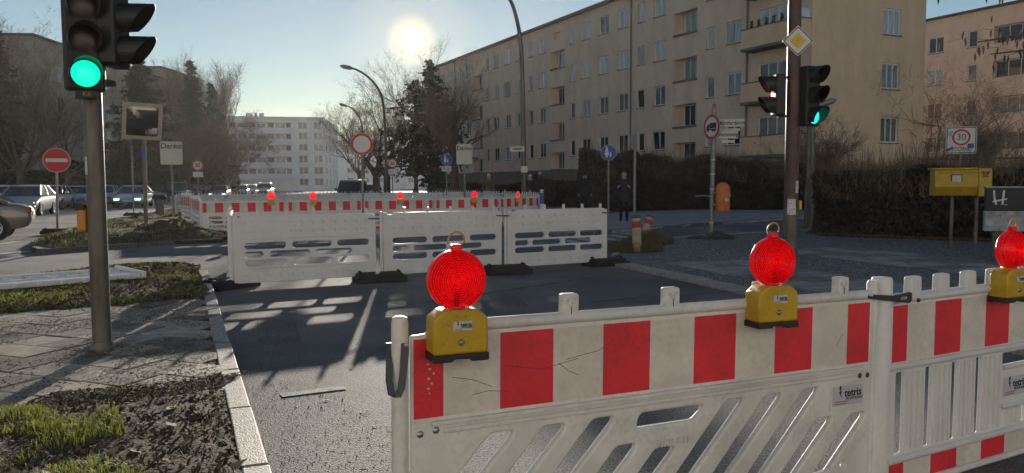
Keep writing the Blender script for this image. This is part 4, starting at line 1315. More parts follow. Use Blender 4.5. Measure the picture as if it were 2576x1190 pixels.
obj('sign_plate', plate_mesh('sign_plate', [dmnd(.208)], .01), M_SIGNBACK, dia)
obj('white_border', plate_mesh('white_border', [dmnd(.204)], .003), M_WHITE, dia, loc=(0, -.008, 0))
obj('black_line', plate_mesh('black_line', [dmnd(.192), dmnd(.176)], .003), M_BLACK, dia, loc=(0, -.010, 0))
obj('yellow_field', plate_mesh('yellow_field', [rpoly([(0, .108), (-.108, 0), (0, -.108), (.108, 0)], .006)], .003), M_YEL, dia, loc=(0, -.011, 0))
for sx in (-1, 1):
    disc('rivet', .006, M_BLACK, dia, (sx * .012, -.014, .0), .002, n=10)
a = at(1950, 292, Ym); signal_head(mast, 'signal_head', 2, 0, (a.x - mb_.x + .015, -.03, a.z - .05), rad(-92), sec=.275, w=.25, lens_r=.105, vis=.2, litm=M_REDL, label='left head with the red pedestrian lamp lit')
a = at(2028, 318, Ym); signal_head(mast, 'signal_head', 3, 2, (a.x - mb_.x + .04, -.03, a.z - .05), rad(30), sec=.268, w=.27, lens_r=.105, vis=.21, litm=M_CYAN, label='right head with the green lamp lit')
for zz in (292, 195):
    za = at(1990, zz, Ym).z - .05
    q = MB(); q.box((-.2, -.03, za - .015), (.2, .03, za + .015)); q.build('bracket', M_SIG, mast)
za = at(2005, 515, Ym).z - .05
q = MB(); q.box((.096, -.04, za - .07), (.14, .03, za + .06)); q.build('push_button_box', mat('button_yellow', (0.65, 0.42, 0.02), .5), mast, bevel=.015)
wrap_sticker(mast, .0965, at(1990, 485, Ym).z - .05, at(1990, 455, Ym).z - .05, rad(285), rad(320), M_STICKW)
wrap_sticker(mast, .0965, at(1990, 540, Ym).z - .05, at(1990, 500, Ym).z - .05, rad(220), rad(290), M_STICKW)

# --- traffic mirror
Yq = 24.0
p = G(368, 581, .1); Yq = p.y
root = empty('traffic_mirror', (p.x, p.y, .1), face_cam((p.x, p.y)), 'square traffic mirror in a pale frame on a stickered post', 'mirror')
zc = at(360, 307, Yq).z - .1; dx = at(360, 307, Yq).x - p.x
q = MB(); q.tube([(0, 0, -.05), (dx, 0.06, zc - .3)], .055, 10); q.build('post', M_POLE, root, smooth=True)
hw = 45 / 1950 * Yq
fo = empty('mirror_head', (dx - .02, -.22, zc), 0); fo.parent = root; fo.rotation_euler = (rad(13), rad(2), rad(8))
obj('frame', plate_mesh('frame', [rrect(-hw, -hw, hw, hw, .05), rrect(-hw * .8, -hw * .8, hw * .8, hw * .8, .04)], .05, .008), mat('mirror_frame', (0.42, 0.33, 0.27), .6, var=.1, scale=5), fo)
q = MB(); nn = 10
for i in range(nn):
    for j in range(nn):
        f = lambda a, b: (hw * .81 * (2 * a / nn - 1), -.05 + .09 * ((2 * a / nn - 1) ** 2 + (2 * b / nn - 1) ** 2) * .5, hw * .81 * (2 * b / nn - 1))
        q.quad(f(i, j), f(i + 1, j), f(i + 1, j + 1), f(i, j + 1))
q.build('mirror_glass', mat('mirror_glass', (0.16, 0.155, 0.16), .06, metal=.95), fo, smooth=True)
q = MB(); q.box((-hw, .035, -hw), (hw, .06, hw)); q.build('back_plate', M_SIGNBACK, fo)
wrap_sticker(root, .0575, at(365, 400, Yq).z - .1, at(365, 372, Yq).z - .1, rad(210), rad(320), M_STICK)

# --- plain post on a foot, mushroom bollard
p = G(337, 543, .1)
root = empty('marker_post', (p.x, p.y, .1), 0, 'bare thin post on a black foot left of the traffic mirror', 'post')
q = MB(); q.tube([(0, 0, 0), (0, 0, at(337, 365, p.y).z - .1)], .03, 8); q.build('post', M_STEEL, root, smooth=True)
rub_foot('black rubber foot of the thin bare post', (p.x, p.y, .1), 0, .75, .4, .14)
p = G(403, 551, .1)
root = empty('bollard', (p.x, p.y, .1), 0, 'dark mushroom topped bollard on the grass island', 'bollard')
q = MB(); q.lathe([(0, 0), (.17, 0), (.16, .55), (.15, .75), (.14, .78)], 20); q.build('shaft', M_KERBD, root, smooth=True)
q = MB(); q.lathe([(.14, .74), (.27, .80), (.28, .86), (.2, .95), (0, .97)], 20); q.build('cap', M_RUB, root, smooth=True)

# --- Danke signs (the picture on them is left out)
def danke(label, px, Y, py, wpx, hpx, py_base, blank_m, rz=0.0):
    p = at(px, py, Y)
    root = empty('thank_you_sign', (p.x, p.y, 0), face_cam((p.x, p.y), rz), label, 'sign')
    s_ = Y / 1950; w, h = wpx * s_, hpx * s_
    q = MB(); q.tube([(0, .03, 0), (0, .03, p.z + h * .3)], .04, 8); q.build('post', M_STEEL, root, smooth=True)
    b = obj('board', plate_mesh('board', [rrect(-w / 2, -h / 2, w / 2, h / 2, .04)], .02, .004), blank_m, root, loc=(0, -.02, p.z))
    text('lettering', 'Danke', w * .36, M_BLACK, b, (0, -.014, h * .29), .004, bold=.018)
M_CREAM = mat('sign_cream', (0.60, 0.56, 0.46), .6, var=.05, scale=4)
danke('white board reading Danke left of the speed limit sign, beside the grass island', 431, 27, 385, 51, 58, 500, M_CREAM)
danke('white board reading Danke in front of the beige block', 1168, 34, 388, 40, 50, 480, M_CREAM)

# --- speed limit signs
def speed(label, px, py, Y, rpx, plate=True):
    p = at(px, py, Y)
    root = empty('road_sign', (p.x, p.y, 0), face_cam((p.x, p.y)), label, 'road sign')
    r = rpx * Y / 1950
    q = MB(); q.tube([(0, .05, 0), (0, .05, p.z + r)], .035, 8); q.build('post', M_STEEL, root, smooth=True)
    pl = round_sign(root, r, p.z, M_WHITE, r * .76, M_RED, y=0)
    text('number', '30', r * 1.0, M_BLACK, pl, (0, -.016, -.01), .003, xscale=.95, bold=.02)
    if plate:
        q = MB(); q.box((-r * .85, -.005, p.z - r - .36), (r * .85, .01, p.z - r - .05)); q.build('small_plate', M_WHITE, root)
speed('round 30 speed limit sign over the parked cars at the left', 497, 416, 46, 14)
speed('round 30 speed limit sign between the trunks under the sun', 987, 411, 46, 12)

# --- no vehicles sign
Yv = 20.6
root = post_sign('round white sign with red border standing at the striped barriers', 912, Yv, 350, 0, .03)
r = 27.5 * Yv / 1950
round_sign(root, r, zrel(912, 363, Yv), M_WHITE, r * .76, M_RED)

# --- blue footpath signs
def ped_symbol(parent, r, y):
    mo = [(-.10, .60), (-.02, .50), (.02, .28), (.10, .05), (.05, -.02), (.16, -.30), (.0, -.30), (-.02, -.62), (-.12, -.62), (-.14, -.30), (-.17, -.30), (-.19, -.62), (-.29, -.62), (-.30, -.30), (-.46, -.30), (-.30, .05), (-.40, -.02), (-.33, .30), (-.28, .50), (-.20, .60)]
    mo = [((x - .08) * r, z * r) for x, z in mo]
    ch = [(x * .5 + .36 * r, z * .5 - .30 * r) for x, z in mo]
    for nm, pl, hx, hz, hr in (('adult_symbol', mo, -.23 * r, .70 * r, .11 * r), ('child_symbol', ch, .25 * r, .07 * r, .075 * r)):
        b = obj(nm, plate_mesh(nm, [pl], .003), M_WHITE, parent, loc=(0, y, 0))
        disc('head', hr, M_WHITE, b, (hx, 0, hz), .003, n=12)
def footpath(label, px, py, Y, rpx, ende=False, rz=0.0, pxb=None):
    p = at(px, py, Y)
    root = empty('road_sign', (p.x, p.y, 0), face_cam((p.x, p.y), rz), label, 'road sign')
    r = rpx * Y / 1950
    q = MB(); q.tube([(0, .05, 0), (0, .05, p.z + r)], .033, 8); q.build('post', M_STEEL, root, smooth=True)
    pl = round_sign(root, r, p.z, M_BLUE, r * .94, M_WHITE, y=0)
    ped_symbol(pl, r, -.016)
    if ende:
        h = 13 * Y / 1950; w = 24 * Y / 1950
        b = obj('text_plate', plate_mesh('text_plate', [rrect(-w / 2, -h / 2, w / 2, h / 2, .02)], .012), M_CREAM, root, loc=(0, -.01, p.z - r - h * .65))
        text('lettering', 'Ende', h * .72, M_BLACK, b, (0, -.009, 0), .003, xscale=.9)
footpath('blue footpath sign with a plate reading Ende below it', 1123, 402, 36, 14, True)
footpath('blue footpath sign right of the white barriers', 1531, 384, 29, 19.5)

# --- thin post right of the footpath sign with a small plate seen edge on
p = at(1596, 545, 24)
root = empty('marker_post', (p.x, p.y, .05), 0, 'grey post with an edge-on plate behind the two bollards', 'post')
q = MB(); q.tube([(0, 0, 0), (0, 0, at(1596, 347, 24).z)], .04, 10); q.build('post', M_STEEL, root, smooth=True)
q = MB(); q.box((-.02, -.3, 0), (.0, .3, .35), Matrix.Translation((-.04, 0, at(1596, 372, 24).z)) @ Matrix.Rotation(.2, 4, 'Z')); q.build('edge_plate', M_SIGNBACK, root)

# --- no lorries sign with street names
p = G(1789, 590, .05); Yl = p.y
root = empty('road_sign', (p.x, p.y, .05), face_cam((p.x, p.y), rad(-2)), 'no lorries sign with two street name plates on a taped post', 'road sign')
zt = at(1792, 300, Yl).z
dxp = at(1796, 300, Yl).x - p.x
q = MB(); q.tube([(0, 0, -.05), (dxp, 0, zt + .25)], .06, 12); q.build('post', M_STEEL, root, smooth=True)
c = at(1791, 320, Yl)
pl = round_sign(root, .31, c.z - .05, M_WHITE, .24, M_RED, y=-.08, tilt=rad(-48)); pl.location.x = c.x - p.x
pl.scale = (1.0, 1, 1.06)
trk = empty('lorry_symbol', (0, -.017, 0)); trk.parent = pl
for nm, poly in (('box_body', [(-.06, -.03), (.19, -.03), (.19, .10), (-.06, .10)]), ('cab', [(-.19, -.06), (-.075, -.06), (-.075, .07), (-.13, .07), (-.19, .0)]), ('chassis', [(-.19, -.075), (.18, -.075), (.18, -.045), (-.19, -.045)])):
    obj(nm, plate_mesh(nm, [poly], .003), M_BLACK, trk)
for x_ in (-.13, .05, .13):
    disc('wheel', .035, M_BLACK, trk, (x_, -.001, -.085), .003, n=14)
q = MB(); q.lathe([(0, .08), (.05, .06), (.035, 0), (.06, -.02)], 10, Matrix.Translation((dxp, 0, zt + .27))); q.build('post_cap', M_RED, root)
def name_plate(txt, x0, x1, y0, y1, rz, sub):
    c = at((x0 + x1) / 2, (y0 + y1) / 2, Yl); w = (x1 - x0) * Yl / 1950; h = (y1 - y0) * Yl / 1950
    e = empty('street_name_plate', (c.x - p.x, -.03, c.z - .05), rz); e.parent = root
    e['label'] = 'cream plate reading ' + txt
    obj('frame', plate_mesh('frame', [rrect(-w / 2, -h / 2, w / 2, h / 2, .02)], .03), M_SIGNBACK, e)
    obj('plate_face', plate_mesh('plate_face', [rrect(-w / 2 + .015, -h / 2 + .015, w / 2 - .015, h / 2 - .015, .015)], .004), M_CREAM, e, loc=(0, -.017, 0))
    text('lettering', txt, h * .66, M_BLACK, e, (0, -.0205, .0), .003, xscale=.78, bold=.012)
    if sub:
        q = MB(); q.box((-w * .32, -.01, -h / 2 - .1), (w * .32, .01, -h / 2 - .03)); q.build('number_plate', M_CREAM, e)
name_plate('Münsterdamm', 1808, 1870, 300, 321, rad(-3), True)
name_plate('Immenweg', 1806, 1855, 329, 350, rad(6), True)
for py_ in (404, 440, 478, 562):
    zz = at(1790, py_, Yl).z - .05
    q = MB(); q.lathe([(.063, 0), (.068, .02), (.063, .04)], 12, Matrix.Translation((dxp * zz / (zt + .25), 0, zz))); q.build('tape_band', M_STICKW, root)
zz = at(1770, 492, Yl).z - .05
q = MB(); q.tube([(.0, -.05, zz - .02), (-.25, -.07, zz), (-.42, -.08, zz - .02)], .012, 5); q.build('tape_end', M_STICKW, root)

# --- orange litter bin on that post
c = at(1818, 495, Yl - .1); h = 72 * Yl / 1950; w = 36 * Yl / 1950
root = empty('litter_bin', (c.x, c.y, c.z - h / 2), rad(18), 'rounded orange litter bin hanging on the taped sign post', 'litter bin')
rb_ = w / 2
q = MB(); q.lathe([(0, 0), (rb_ * .93, 0), (rb_, .03), (rb_, h - rb_)] + [(rb_ * math.cos(rad(t)), h - rb_ + rb_ * math.sin(rad(t))) for t in range(10, 91, 10)], 28); q.build('body', M_ORANGE, root, smooth=True)
q = MB(); q.lathe([(rb_ * 1.008, h * .72), (rb_ * 1.02, h * .725), (rb_ * 1.02, h * .735), (rb_ * 1.008, h * .74)], 28); q.build('rim', M_ORANGE, root, smooth=True)
q = MB(); q.box((-.05, -rb_ - .004, h * .34), (.05, -rb_ + .012, h * .46)); q.build('sticker', M_STICKW, root)
q = MB(); q.box((-.05, -rb_ - .004, h * .5), (.05, -rb_ + .012, h * .6), Matrix.Rotation(rad(38), 4, 'Z')); q.build('sticker', M_STICKW, root)
q = MB(); q.box((-w / 2 - .1, .0, h * .2), (-w / 2 + .05, .05, h * .26)); q.box((-w / 2 - .1, .0, h * .6), (-w / 2 + .05, .05, h * .66)); q.build('bracket', M_STEEL, root)
# earth heap around the post
def mound(label, px, py, rx, ry, h, z, seed):
    c = G(px, py, z)
    xs = [(c.x + rx * math.cos(t) * (1 + .2 * math.sin(3 * t + seed)), c.y + ry * math.sin(t) * (1 + .15 * math.sin(5 * t))) for t in np.linspace(0, 6.2832, 26)[:-1]]
    o, zf = bumpy('earth_mound', xs, z, .05, h, M_DIRT, seed, rx * .8)
    return tag(o, label, 'earth'), zf, xs
mound('small heap of dark earth around the no lorries sign post', 1797, 600, .62, .5, .17, .045, 31)

# --- leaning concrete bollards
def conc_bollard(label, pxb, pyb, pxt, pyt, rpx, seed):
    b = G(pxb, pyb, .05); t = at(pxt, pyt, b.y)
    r = rpx * b.y / 1950
    d = Vector((t.x - b.x, 0, t.z - .05)); L = d.length
    root = empty('bollard', (b.x, b.y, .04), 0, label, 'bollard')
    Mx = d.to_track_quat('Z', 'Y').to_matrix().to_4x4()
    M_C = mat('bollard_cream', (0.42, 0.35, 0.22), .85, var=.3, scale=7, bump=.3)
    q = MB(); q.lathe([(r * 1.02, -.1), (r, .0), (r, L * .93)], 20, Mx); q.build('shaft', M_C, root, smooth=True)
    q = MB(); q.lathe([(r * 1.012, L * .67), (r * 1.012, L * .84)], 20, Mx); q.build('red_band', mat('band_red', (0.38, 0.05, 0.035), .6, var=.4, scale=14), root, smooth=True)
    q = MB(); q.lathe([(r, L * .92), (r * 1.06, L * .925), (r * 1.06, L * .99), (r * .95, L), (0, L)], 20, Mx); q.build('cap', M_KERBD, root, smooth=True)
    return root
conc_bollard('upright cream bollard with a red graffiti band', 1603, 634, 1600, 540, 11.5, 1)
conc_bollard('tilted cream bollard with a red band', 1615, 608, 1637, 540, 10, 2)
mo1 = mound('dark earth and weeds around the upright cream bollard', 1590, 632, .55, .45, .10, .045, 33)
mo2 = mound('dark earth and weeds around the tilted cream bollard', 1630, 612, .55, .5, .14, .045, 35)

# --- lamp posts
def lamp(label, pts, r0, r1, head, name='street_lamp', hs=1.0):
    root = empty(name, (pts[0][0], pts[0][1], 0), 0, label, 'street lamp')
    o = Vector((pts[0][0], pts[0][1], 0)); L = [Vector(p) - o for p in pts]
    # smooth the curve
    sm = []
    for i in range(len(L) - 1):
        p0, p1, p2, p3 = L[max(i - 1, 0)], L[i], L[i + 1], L[min(i + 2, len(L) - 1)]
        for k in range(5):
            t = k / 5
            sm.append(.5 * ((2 * p1) + (p2 - p0) * t + (2 * p0 - 5 * p1 + 4 * p2 - p3) * t * t + (3 * p1 - p0 - 3 * p2 + p3) * t ** 3))
    sm.append(L[-1])
    q = MB(); q.tube(sm, [r0 + (r1 - r0) * i / (len(sm) - 1) for i in range(len(sm))], 12); q.build('pole', M_POLE, root, smooth=True)
    d = (sm[-1] - sm[-2]).normalized()
    a = sm[-1]
    q = MB(); q.tube([a - d * .05 * hs, a + d * .15 * hs, a + d * .55 * hs, a + d * .75 * hs], [.06 * hs, .13 * hs, .13 * hs, .04 * hs], 10); hd = q.build('lamp_head', M_STEEL, root, smooth=True); 
    return root
Y1 = 33.0
P = lambda px, py, Y: tuple(at(px, py, Y))
lamp('tall curved lamp post in front of the beige block', [(P(1319, 470, Y1)[0], P(1319, 470, Y1)[1], 0), P(1318, 430, Y1), P(1316, 300, Y1), P(1313, 170, Y1), P(1308, 95, Y1), P(1299, 45, Y1), P(1283, 0, Y1), P(1245, -45, Y1), P(1190, -70, Y1)], .115, .06, None)
root = bpy.data.objects['street_lamp']
o = obj('junction_box', (lambda q: (q.box((-.14, -.16, 0), (.14, -.10, .27)), q.mesh('junction_box'))[1])(MB()), M_CREAM, root, loc=(0, 0, at(1318, 434, Y1).z))
np_ = at(1301, 375, Y1)
e = empty('street_name_plate', (np_.x - root.location.x, -.1, np_.z), 0); e.parent = root
obj('plate_face', plate_mesh('plate_face', [rrect(-.3, -.11, .3, .11, .02)], .02), M_CREAM, e)
q = MB(); q.box((-.2, -.014, -.03), (.2, -.011, .03)); q.build('lettering', M_BLACK, e)
Y2 = 47.0
lamp('curved lamp post whose head hangs left of the trees under the sun', [(P(972, 465, Y2)[0], P(972, 465, Y2)[1], 0), P(971, 400, Y2), P(969, 320, Y2), P(962, 250, Y2), P(945, 214, Y2), P(920, 189, Y2), P(896, 175, Y2), P(886, 172, Y2)], .1, .05, None)
Y3 = 69.0
lamp('farther curved lamp post with a lower looking head above the round white sign', [(P(915, 465, Y3)[0], P(915, 465, Y3)[1], 0), P(915, 400, Y3), P(914, 340, Y3), P(907, 302, Y3), P(893, 279, Y3), P(879, 269, Y3), P(874, 267, Y3)], .1, .05, None)
pp = G(2044, 586, .05)
lamp('slim lamp post with a short upward arm beside the right mast', [(pp.x, pp.y, 0), P(2044, 450, pp.y), P(2044, 300, pp.y), P(2050, 272, pp.y), P(2062, 265, pp.y)], .07, .035, None, hs=.62)
q = MB(); q.lathe([(.16, .05), (.16, .12), (.08, .2)], 14, Matrix.Translation((pp.x, pp.y, 0)))
o = q.build('foot', M_POLE, [x for x in bpy.data.objects if x.get('label', '').startswith('slim lamp post')][0]); o.location = (-pp.x, -pp.y, 0)
p = G(2030, 572, .05)
root = empty('marker_post', (p.x, p.y, .05), 0, 'grey stickered post left of the slim lamp post', 'post')
q = MB(); q.tube([(0, 0, 0), (0, 0, at(2030, 322, p.y).z)], .06, 10); q.build('post', M_POLE, root, smooth=True)
q = MB(); q.lathe([(.09, 0), (.085, 1.2), (.06, 1.25)], 12); q.build('post_sleeve', M_POLE, root, smooth=True)

# --- zone 30 sign
Yz = 19.0
c = at(2418, 353, Yz)
root = empty('road_sign', (c.x, c.y, 0), face_cam((c.x, c.y), rad(4)), 'white square zone 30 sign with stickers above the yellow mailbox', 'road sign')
q = MB(); q.tube([(0, .06, 0), (0, .06, c.z + .2)], .033, 10); q.build('post', M_STEEL, root, smooth=True)
w = 34 * Yz / 1950
pl = obj('sign_plate', plate_mesh('sign_plate', [rrect(-w, -w, w, w, .05)], .014, .003), M_SIGNBACK, root, loc=(0, 0, c.z))
obj('sign_face', plate_mesh('sign_face', [rrect(-w * .98, -w * .98, w * .98, w * .98, .05)], .003), M_WHITE, pl, loc=(0, -.009, 0))
obj('black_line', plate_mesh('black_line', [rrect(-w * .94, -w * .94, w * .94, w * .94, .04), rrect(-w * .89, -w * .89, w * .89, w * .89, .035)], .003), M_BLACK, pl, loc=(0, -.0115, 0))
disc('red_ring', w * .60, M_RED, pl, (0, -.0115, w * .22), .003, ring=w * .46)
text('number', '30', w * .66, M_BLACK, pl, (0, -.0115, w * .22), .003, xscale=.95)
text('lettering', 'ZONE', w * .42, M_BLACK, pl, (.02, -.0115, -w * .66), .003)
disc('sticker', w * .2, mat('sticker_lightblue', (.25, .42, .60), .5, var=.4, scale=25), pl, (-w * .68, -.0135, w * .5), .003, n=16)
for (x_, z_, a_, ww, hh) in ((-.7, -.62, -.5, .22, .09), (-.45, -.7, .2, .14, .1), (.62, -.42, 0, .2, .17)):
    q = MB(); q.box((-ww * w, -.014, -hh * w), (ww * w, -.0125, hh * w), Matrix.Translation((x_ * w, 0, z_ * w)) @ Matrix.Rotation(a_, 4, 'Y')); q.build('sticker', M_STICK if ww > .15 else M_STICKW, pl)
for zz in (-.25, .25):
    q = MB(); q.box((-.3, .01, c.z + zz - .02), (.3, .09, c.z + zz + .02)); q.build('clamp', M_STEEL, root)

# --- yellow letter box
Yb = 16.2
c = at(2412, 459, Yb); s_ = Yb / 1950
root = empty('mailbox', (c.x, c.y, .05), face_cam((c.x, c.y), rad(14)), 'yellow double mailbox with a black post horn on a grey stand', 'mailbox')
zb = at(2412, 492, Yb).z - .05; zt = at(2412, 424, Yb).z - .05; hh = zt - zb
Wb = .80; We = .26
q = MB(); prof = [(0, zb), (-.34, zb + hh * .18), (-.34, zb + hh * .34), (-.26, zb + hh * .42), (-.26, zb + hh), (.16, zb + hh), (.16, zb)]
Mp = Matrix(((0, 0, 1, 0), (1, 0, 0, 0), (0, 1, 0, 0), (0, 0, 0, 1)))
poly = [(-.22, zb), (-.30, zb + hh * .22), (-.34, zb + hh * .33), (-.26, zb + hh * .95), (.14, zb + hh * .95), (.14, zb)]
q.prism(poly, -Wb / 2 - .12, Wb / 2 - .12, Mp)
bd = q.build('body', M_POSTY, root, bevel=.012)
q = MB(); poly2 = [(-.31, zb - .02), (-.27, zb + hh * 1.0), (.15, zb + hh * 1.0), (.15, zb - .02)]
q.prism(poly2, Wb / 2 - .118, Wb / 2 - .12 + We, Mp); sd_ = q.build('side_box', M_POSTY, root, bevel=.03, bseg=3)
q = MB(); q.box((-Wb / 2 - .16, -.31, zb + hh * .952), (Wb / 2 - .14, .17, zb + hh * 1.02)); q.build('lid', M_POSTY, root, bevel=.012)
for sx in (-.30, .16):
    q = MB(); q.box((sx - .15 - .0, -.283, zb + hh * .80), (sx + .15, -.262, zb + hh * .87)); q.build('flap', M_POSTY, root, bevel=.004)
    q = MB(); q.box((sx - .14, -.2855, zb + hh * .83), (sx + .14, -.2835, zb + hh * .845)); q.build('slot', M_BLACK, root)
Mn = Matrix.Translation((-.12, -.318, zb + hh * .60)) @ Matrix.Rotation(rad(8), 4, 'X')
q = MB(); q.box((-.10, -.004, -.10), (.10, .004, .10), Mn); q.build('notice_frame', M_BLACK, root)
q = MB(); q.box((-.085, -.007, -.085), (.085, -.0045, .085), Mn); q.build('notice', mat('notice_paper', (.55, .55, .56), .6, var=.25, scale=30), root)
ph = empty('post_horn', (Wb / 2 - .12 + We / 2, -.302, zb + hh * .80)); ph.parent = root; ph.rotation_euler = (rad(-5), 0, 0)
obj('horn_loop', plate_mesh('horn_loop', [circle(0, 0, .045, 20), circle(0, .0, .026, 16)], .004), M_BLACK, ph)
obj('horn_bell', plate_mesh('horn_bell', [[(.02, .03), (.07, .055), (.075, .02), (.045, -.0), (.02, .0)]], .004), M_BLACK, ph, loc=(0, -.001, 0))
obj('horn_mouth', plate_mesh('horn_mouth', [[(-.02, .03), (-.065, .05), (-.06, .02), (-.03, .01)]], .004), M_BLACK, ph, loc=(0, -.001, 0))
obj('horn_cords', plate_mesh('horn_cords', [[(-.06, -.055), (.06, -.055), (.045, -.075), (.0, -.068), (-.045, -.075)]], .004), M_BLACK, ph)
for sx in (-.12, .34):
    q = MB(); q.box((sx - .03, -.04, 0), (sx + .03, .04, zb + .02)); q.build('leg', M_POLE, root, bevel=.006)

# --- electricity cabinet with graffiti
Yc = 13.6
c = at(2530, 540, Yc); s_ = Yc / 1950
root = empty('utility_cabinet', (c.x, c.y, .05), face_cam((c.x, c.y), rad(6)), 'dark utility cabinet with white H graffiti at the right edge', 'cabinet')
z0 = at(2530, 581, Yc).z - .05; zm = at(2530, 530, Yc).z - .05; z1 = at(2530, 473, Yc).z - .05
hw = 46 * s_
q = MB(); q.box((-hw, -.15, zm), (hw, .15, z1)); q.build('upper_door', mat('cabinet_dark', (.02, .022, .032), .6, var=.3, scale=5), root, bevel=.01)
q = MB(); q.box((-hw - .02, -.17, z1 + .001), (hw + .02, .17, z1 + .03)); q.build('lid', M_STEEL, root)
q = MB(); q.box((-hw - .01, -.165, z0), (hw, .15, zm - .003)); q.build('lower_door', mat('cabinet_pale', (.36, .36, .38), .7, var=.5, scale=6, col2=(.5, .5, .52)), root, bevel=.01)
q = MB(); q.box((-hw * .6, -.1, -.05), (hw * .6, .1, z0)); q.build('plinth', M_KERBD, root)
q = MB(); q.box((hw + .004, -.12, z0 + .05), (hw + .5, .15, z1)); q.build('side_cabinet', mat('cabinet_grey', (.10, .10, .10), .7, var=.3, scale=6), root, bevel=.01)
g = empty('graffiti', (-hw * .32, -.153, (zm + z1) / 2 + .03)); g.parent = root
M_SPRAY = mat('white_spray', (.62, .63, .64), .7, var=.2, scale=12)
def stroke(pts, r_):
    q = MB(); q.tube([(x_, 0, z_) for x_, z_ in pts], r_, 6)
    for i in range(len(q.v)): q.v[i] = (q.v[i][0], q.v[i][1] * .1, q.v[i][2])
    return q.build('stroke', M_SPRAY, g)
stroke([(-.10, .13), (-.09, 0), (-.06, -.12)], .015); stroke([(.05, .13), (.04, .0), (.03, -.12)], .016)
stroke([(-.12, -.07), (.0, -.04), (.10, -.02)], .014); stroke([(.085, -.11), (.088, -.125)], .02)
# ------------------------------------------------------------------ construction barriers and warning lamps
M_PLAST = mat('white_plastic', (0.74, 0.735, 0.72), 0.42, var=0.08, scale=3.0, bump=.06, bscale=25, trans=.14, grime=.10, gscale=3)
M_PLAST2 = mat('aged_white_plastic', (0.74, 0.72, 0.67), 0.48, var=0.12, scale=4.0, bump=.06, bscale=25, trans=.12, grime=.22, gscale=3.5)
M_FOILR = mat('foil_red', (0.80, 0.035, 0.050), 0.45, var=.14, scale=5, bump=.12, bscale=220, trans=.10, grime=.22, gcol=(.16, .03, .03), gscale=3)
M_FOILW = mat('foil_white', (0.76, 0.69, 0.61), 0.5, var=.12, scale=5, bump=.12, bscale=220, trans=.10, grime=.22, gcol=(.26, .22, .18), gscale=3)
M_LATCH = mat('latch_steel', (0.06, 0.063, 0.068), 0.45, metal=.5)
M_SCREW = mat('screw_steel', (0.35, 0.34, 0.32), 0.35, metal=.9)
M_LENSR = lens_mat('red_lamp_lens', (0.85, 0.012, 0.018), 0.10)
M_LENSLIT = lens_mat('red_lamp_lit', (0.9, 0.012, 0.018), 0.6, False)
M_LENSY = lens_mat('amber_lamp_lens', (0.85, 0.42, 0.02), 0.08)
M_LAMPY = mat('lamp_body_yellow', (0.54, 0.33, 0.012), 0.42, var=.12, scale=9, bump=.08, bscale=60, grime=.4, gcol=(.10, .07, .03), gscale=16)
M_LAMPB = mat('lamp_base_black', (0.015, 0.015, 0.016), 0.5)
M_GRAZE = mat('scratch_black', (0.06, 0.055, 0.05), .8)
M_PRINT = mat('print_black', (0.03, 0.03, 0.032), .6)
M_PRINTR = mat('print_red', (0.45, 0.05, 0.05), .6)
M_LABEL = mat('label_white', (0.52, 0.52, 0.54), .45)

def place(A, B, z=0.0):
    """matrix that puts local X along A->B (ground points), Z up"""
    A = Vector((A[0], A[1], 0)); B = Vector((B[0], B[1], 0))
    return Vector((A.x, A.y, z)), math.atan2(B.y - A.y, B.x - A.x)

def foil_mesh(name, x0, x1, z0, z1, y, first=.1, pitch=.2):
    """strip of red and white sheeting, stripes 0.2 m wide, starts and ends with half a red one"""
    q = MB(); x = x0; red = True; w = first
    while x < x1 - 1e-4:
        e = min(x + w, x1)
        q.mat(0 if red else 1).box((x, y - .0015, z0), (e, y, z1)); x = e; red = not red; w = pitch
    return q.mesh(name)

def tetris_label(parent, x, z, w, y, big=True):
    """white owner's label: mark, name and small print"""
    h = w * .48
    e = empty('owner_label', (x, y, z)); e.parent = parent
    obj('label_sheet', plate_mesh('label_sheet', [rrect(-w / 2, -h / 2, w / 2, h / 2, w * .03)], .0016), M_LABEL, e)
    text('lettering', 'tetris', w * .27, M_PRINT, e, (w * .17, -.0016, h * .12), .0012, bold=.022)
    zig = [(-.02, .5), (.10, .28), (.02, .18), (.12, -.02), (.04, -.12), (.12, -.45), (-.12, -.02), (-.02, .08), (-.12, .28)]
    obj('zigzag_mark', plate_mesh('zigzag_mark', [[(a * w * .34, b * w * .34) for a, b in zig]], .0012), M_PRINT, e, loc=(-w * .26, -.0016, h * .22))
    text('lettering', 'MODULBAU', w * .105, M_PRINT, e, (w * .22, -.0016, -h * .17), .0012)
    q = MB(); q.box((-w * .44, -.0022, -h * .31), (w * .02, -.001, -h * .27)); q.build('small_print', M_PRINTR, e)
    q = MB(); q.box((-w * .44, -.0022, -h * .41), (-w * .05, -.001, -h * .38)); q.build('small_print', M_PRINT, e)
    return e

# --- near barrier 1: diagonal lattice
A1 = at(1594 / 1.5528, 1325.7 / 1.5528, 2.43); B1 = at(3366 / 1.5528, 1182 / 1.5528, 3.29)
loc, ang = place(A1, B1, 0)
bar1 = empty('barrier', (loc.x, loc.y, 0), ang, 'nearest white barrier with diagonal lattice and red and white stripes', 'barrier')
bar1.rotation_euler = (0, rad(.62), ang)
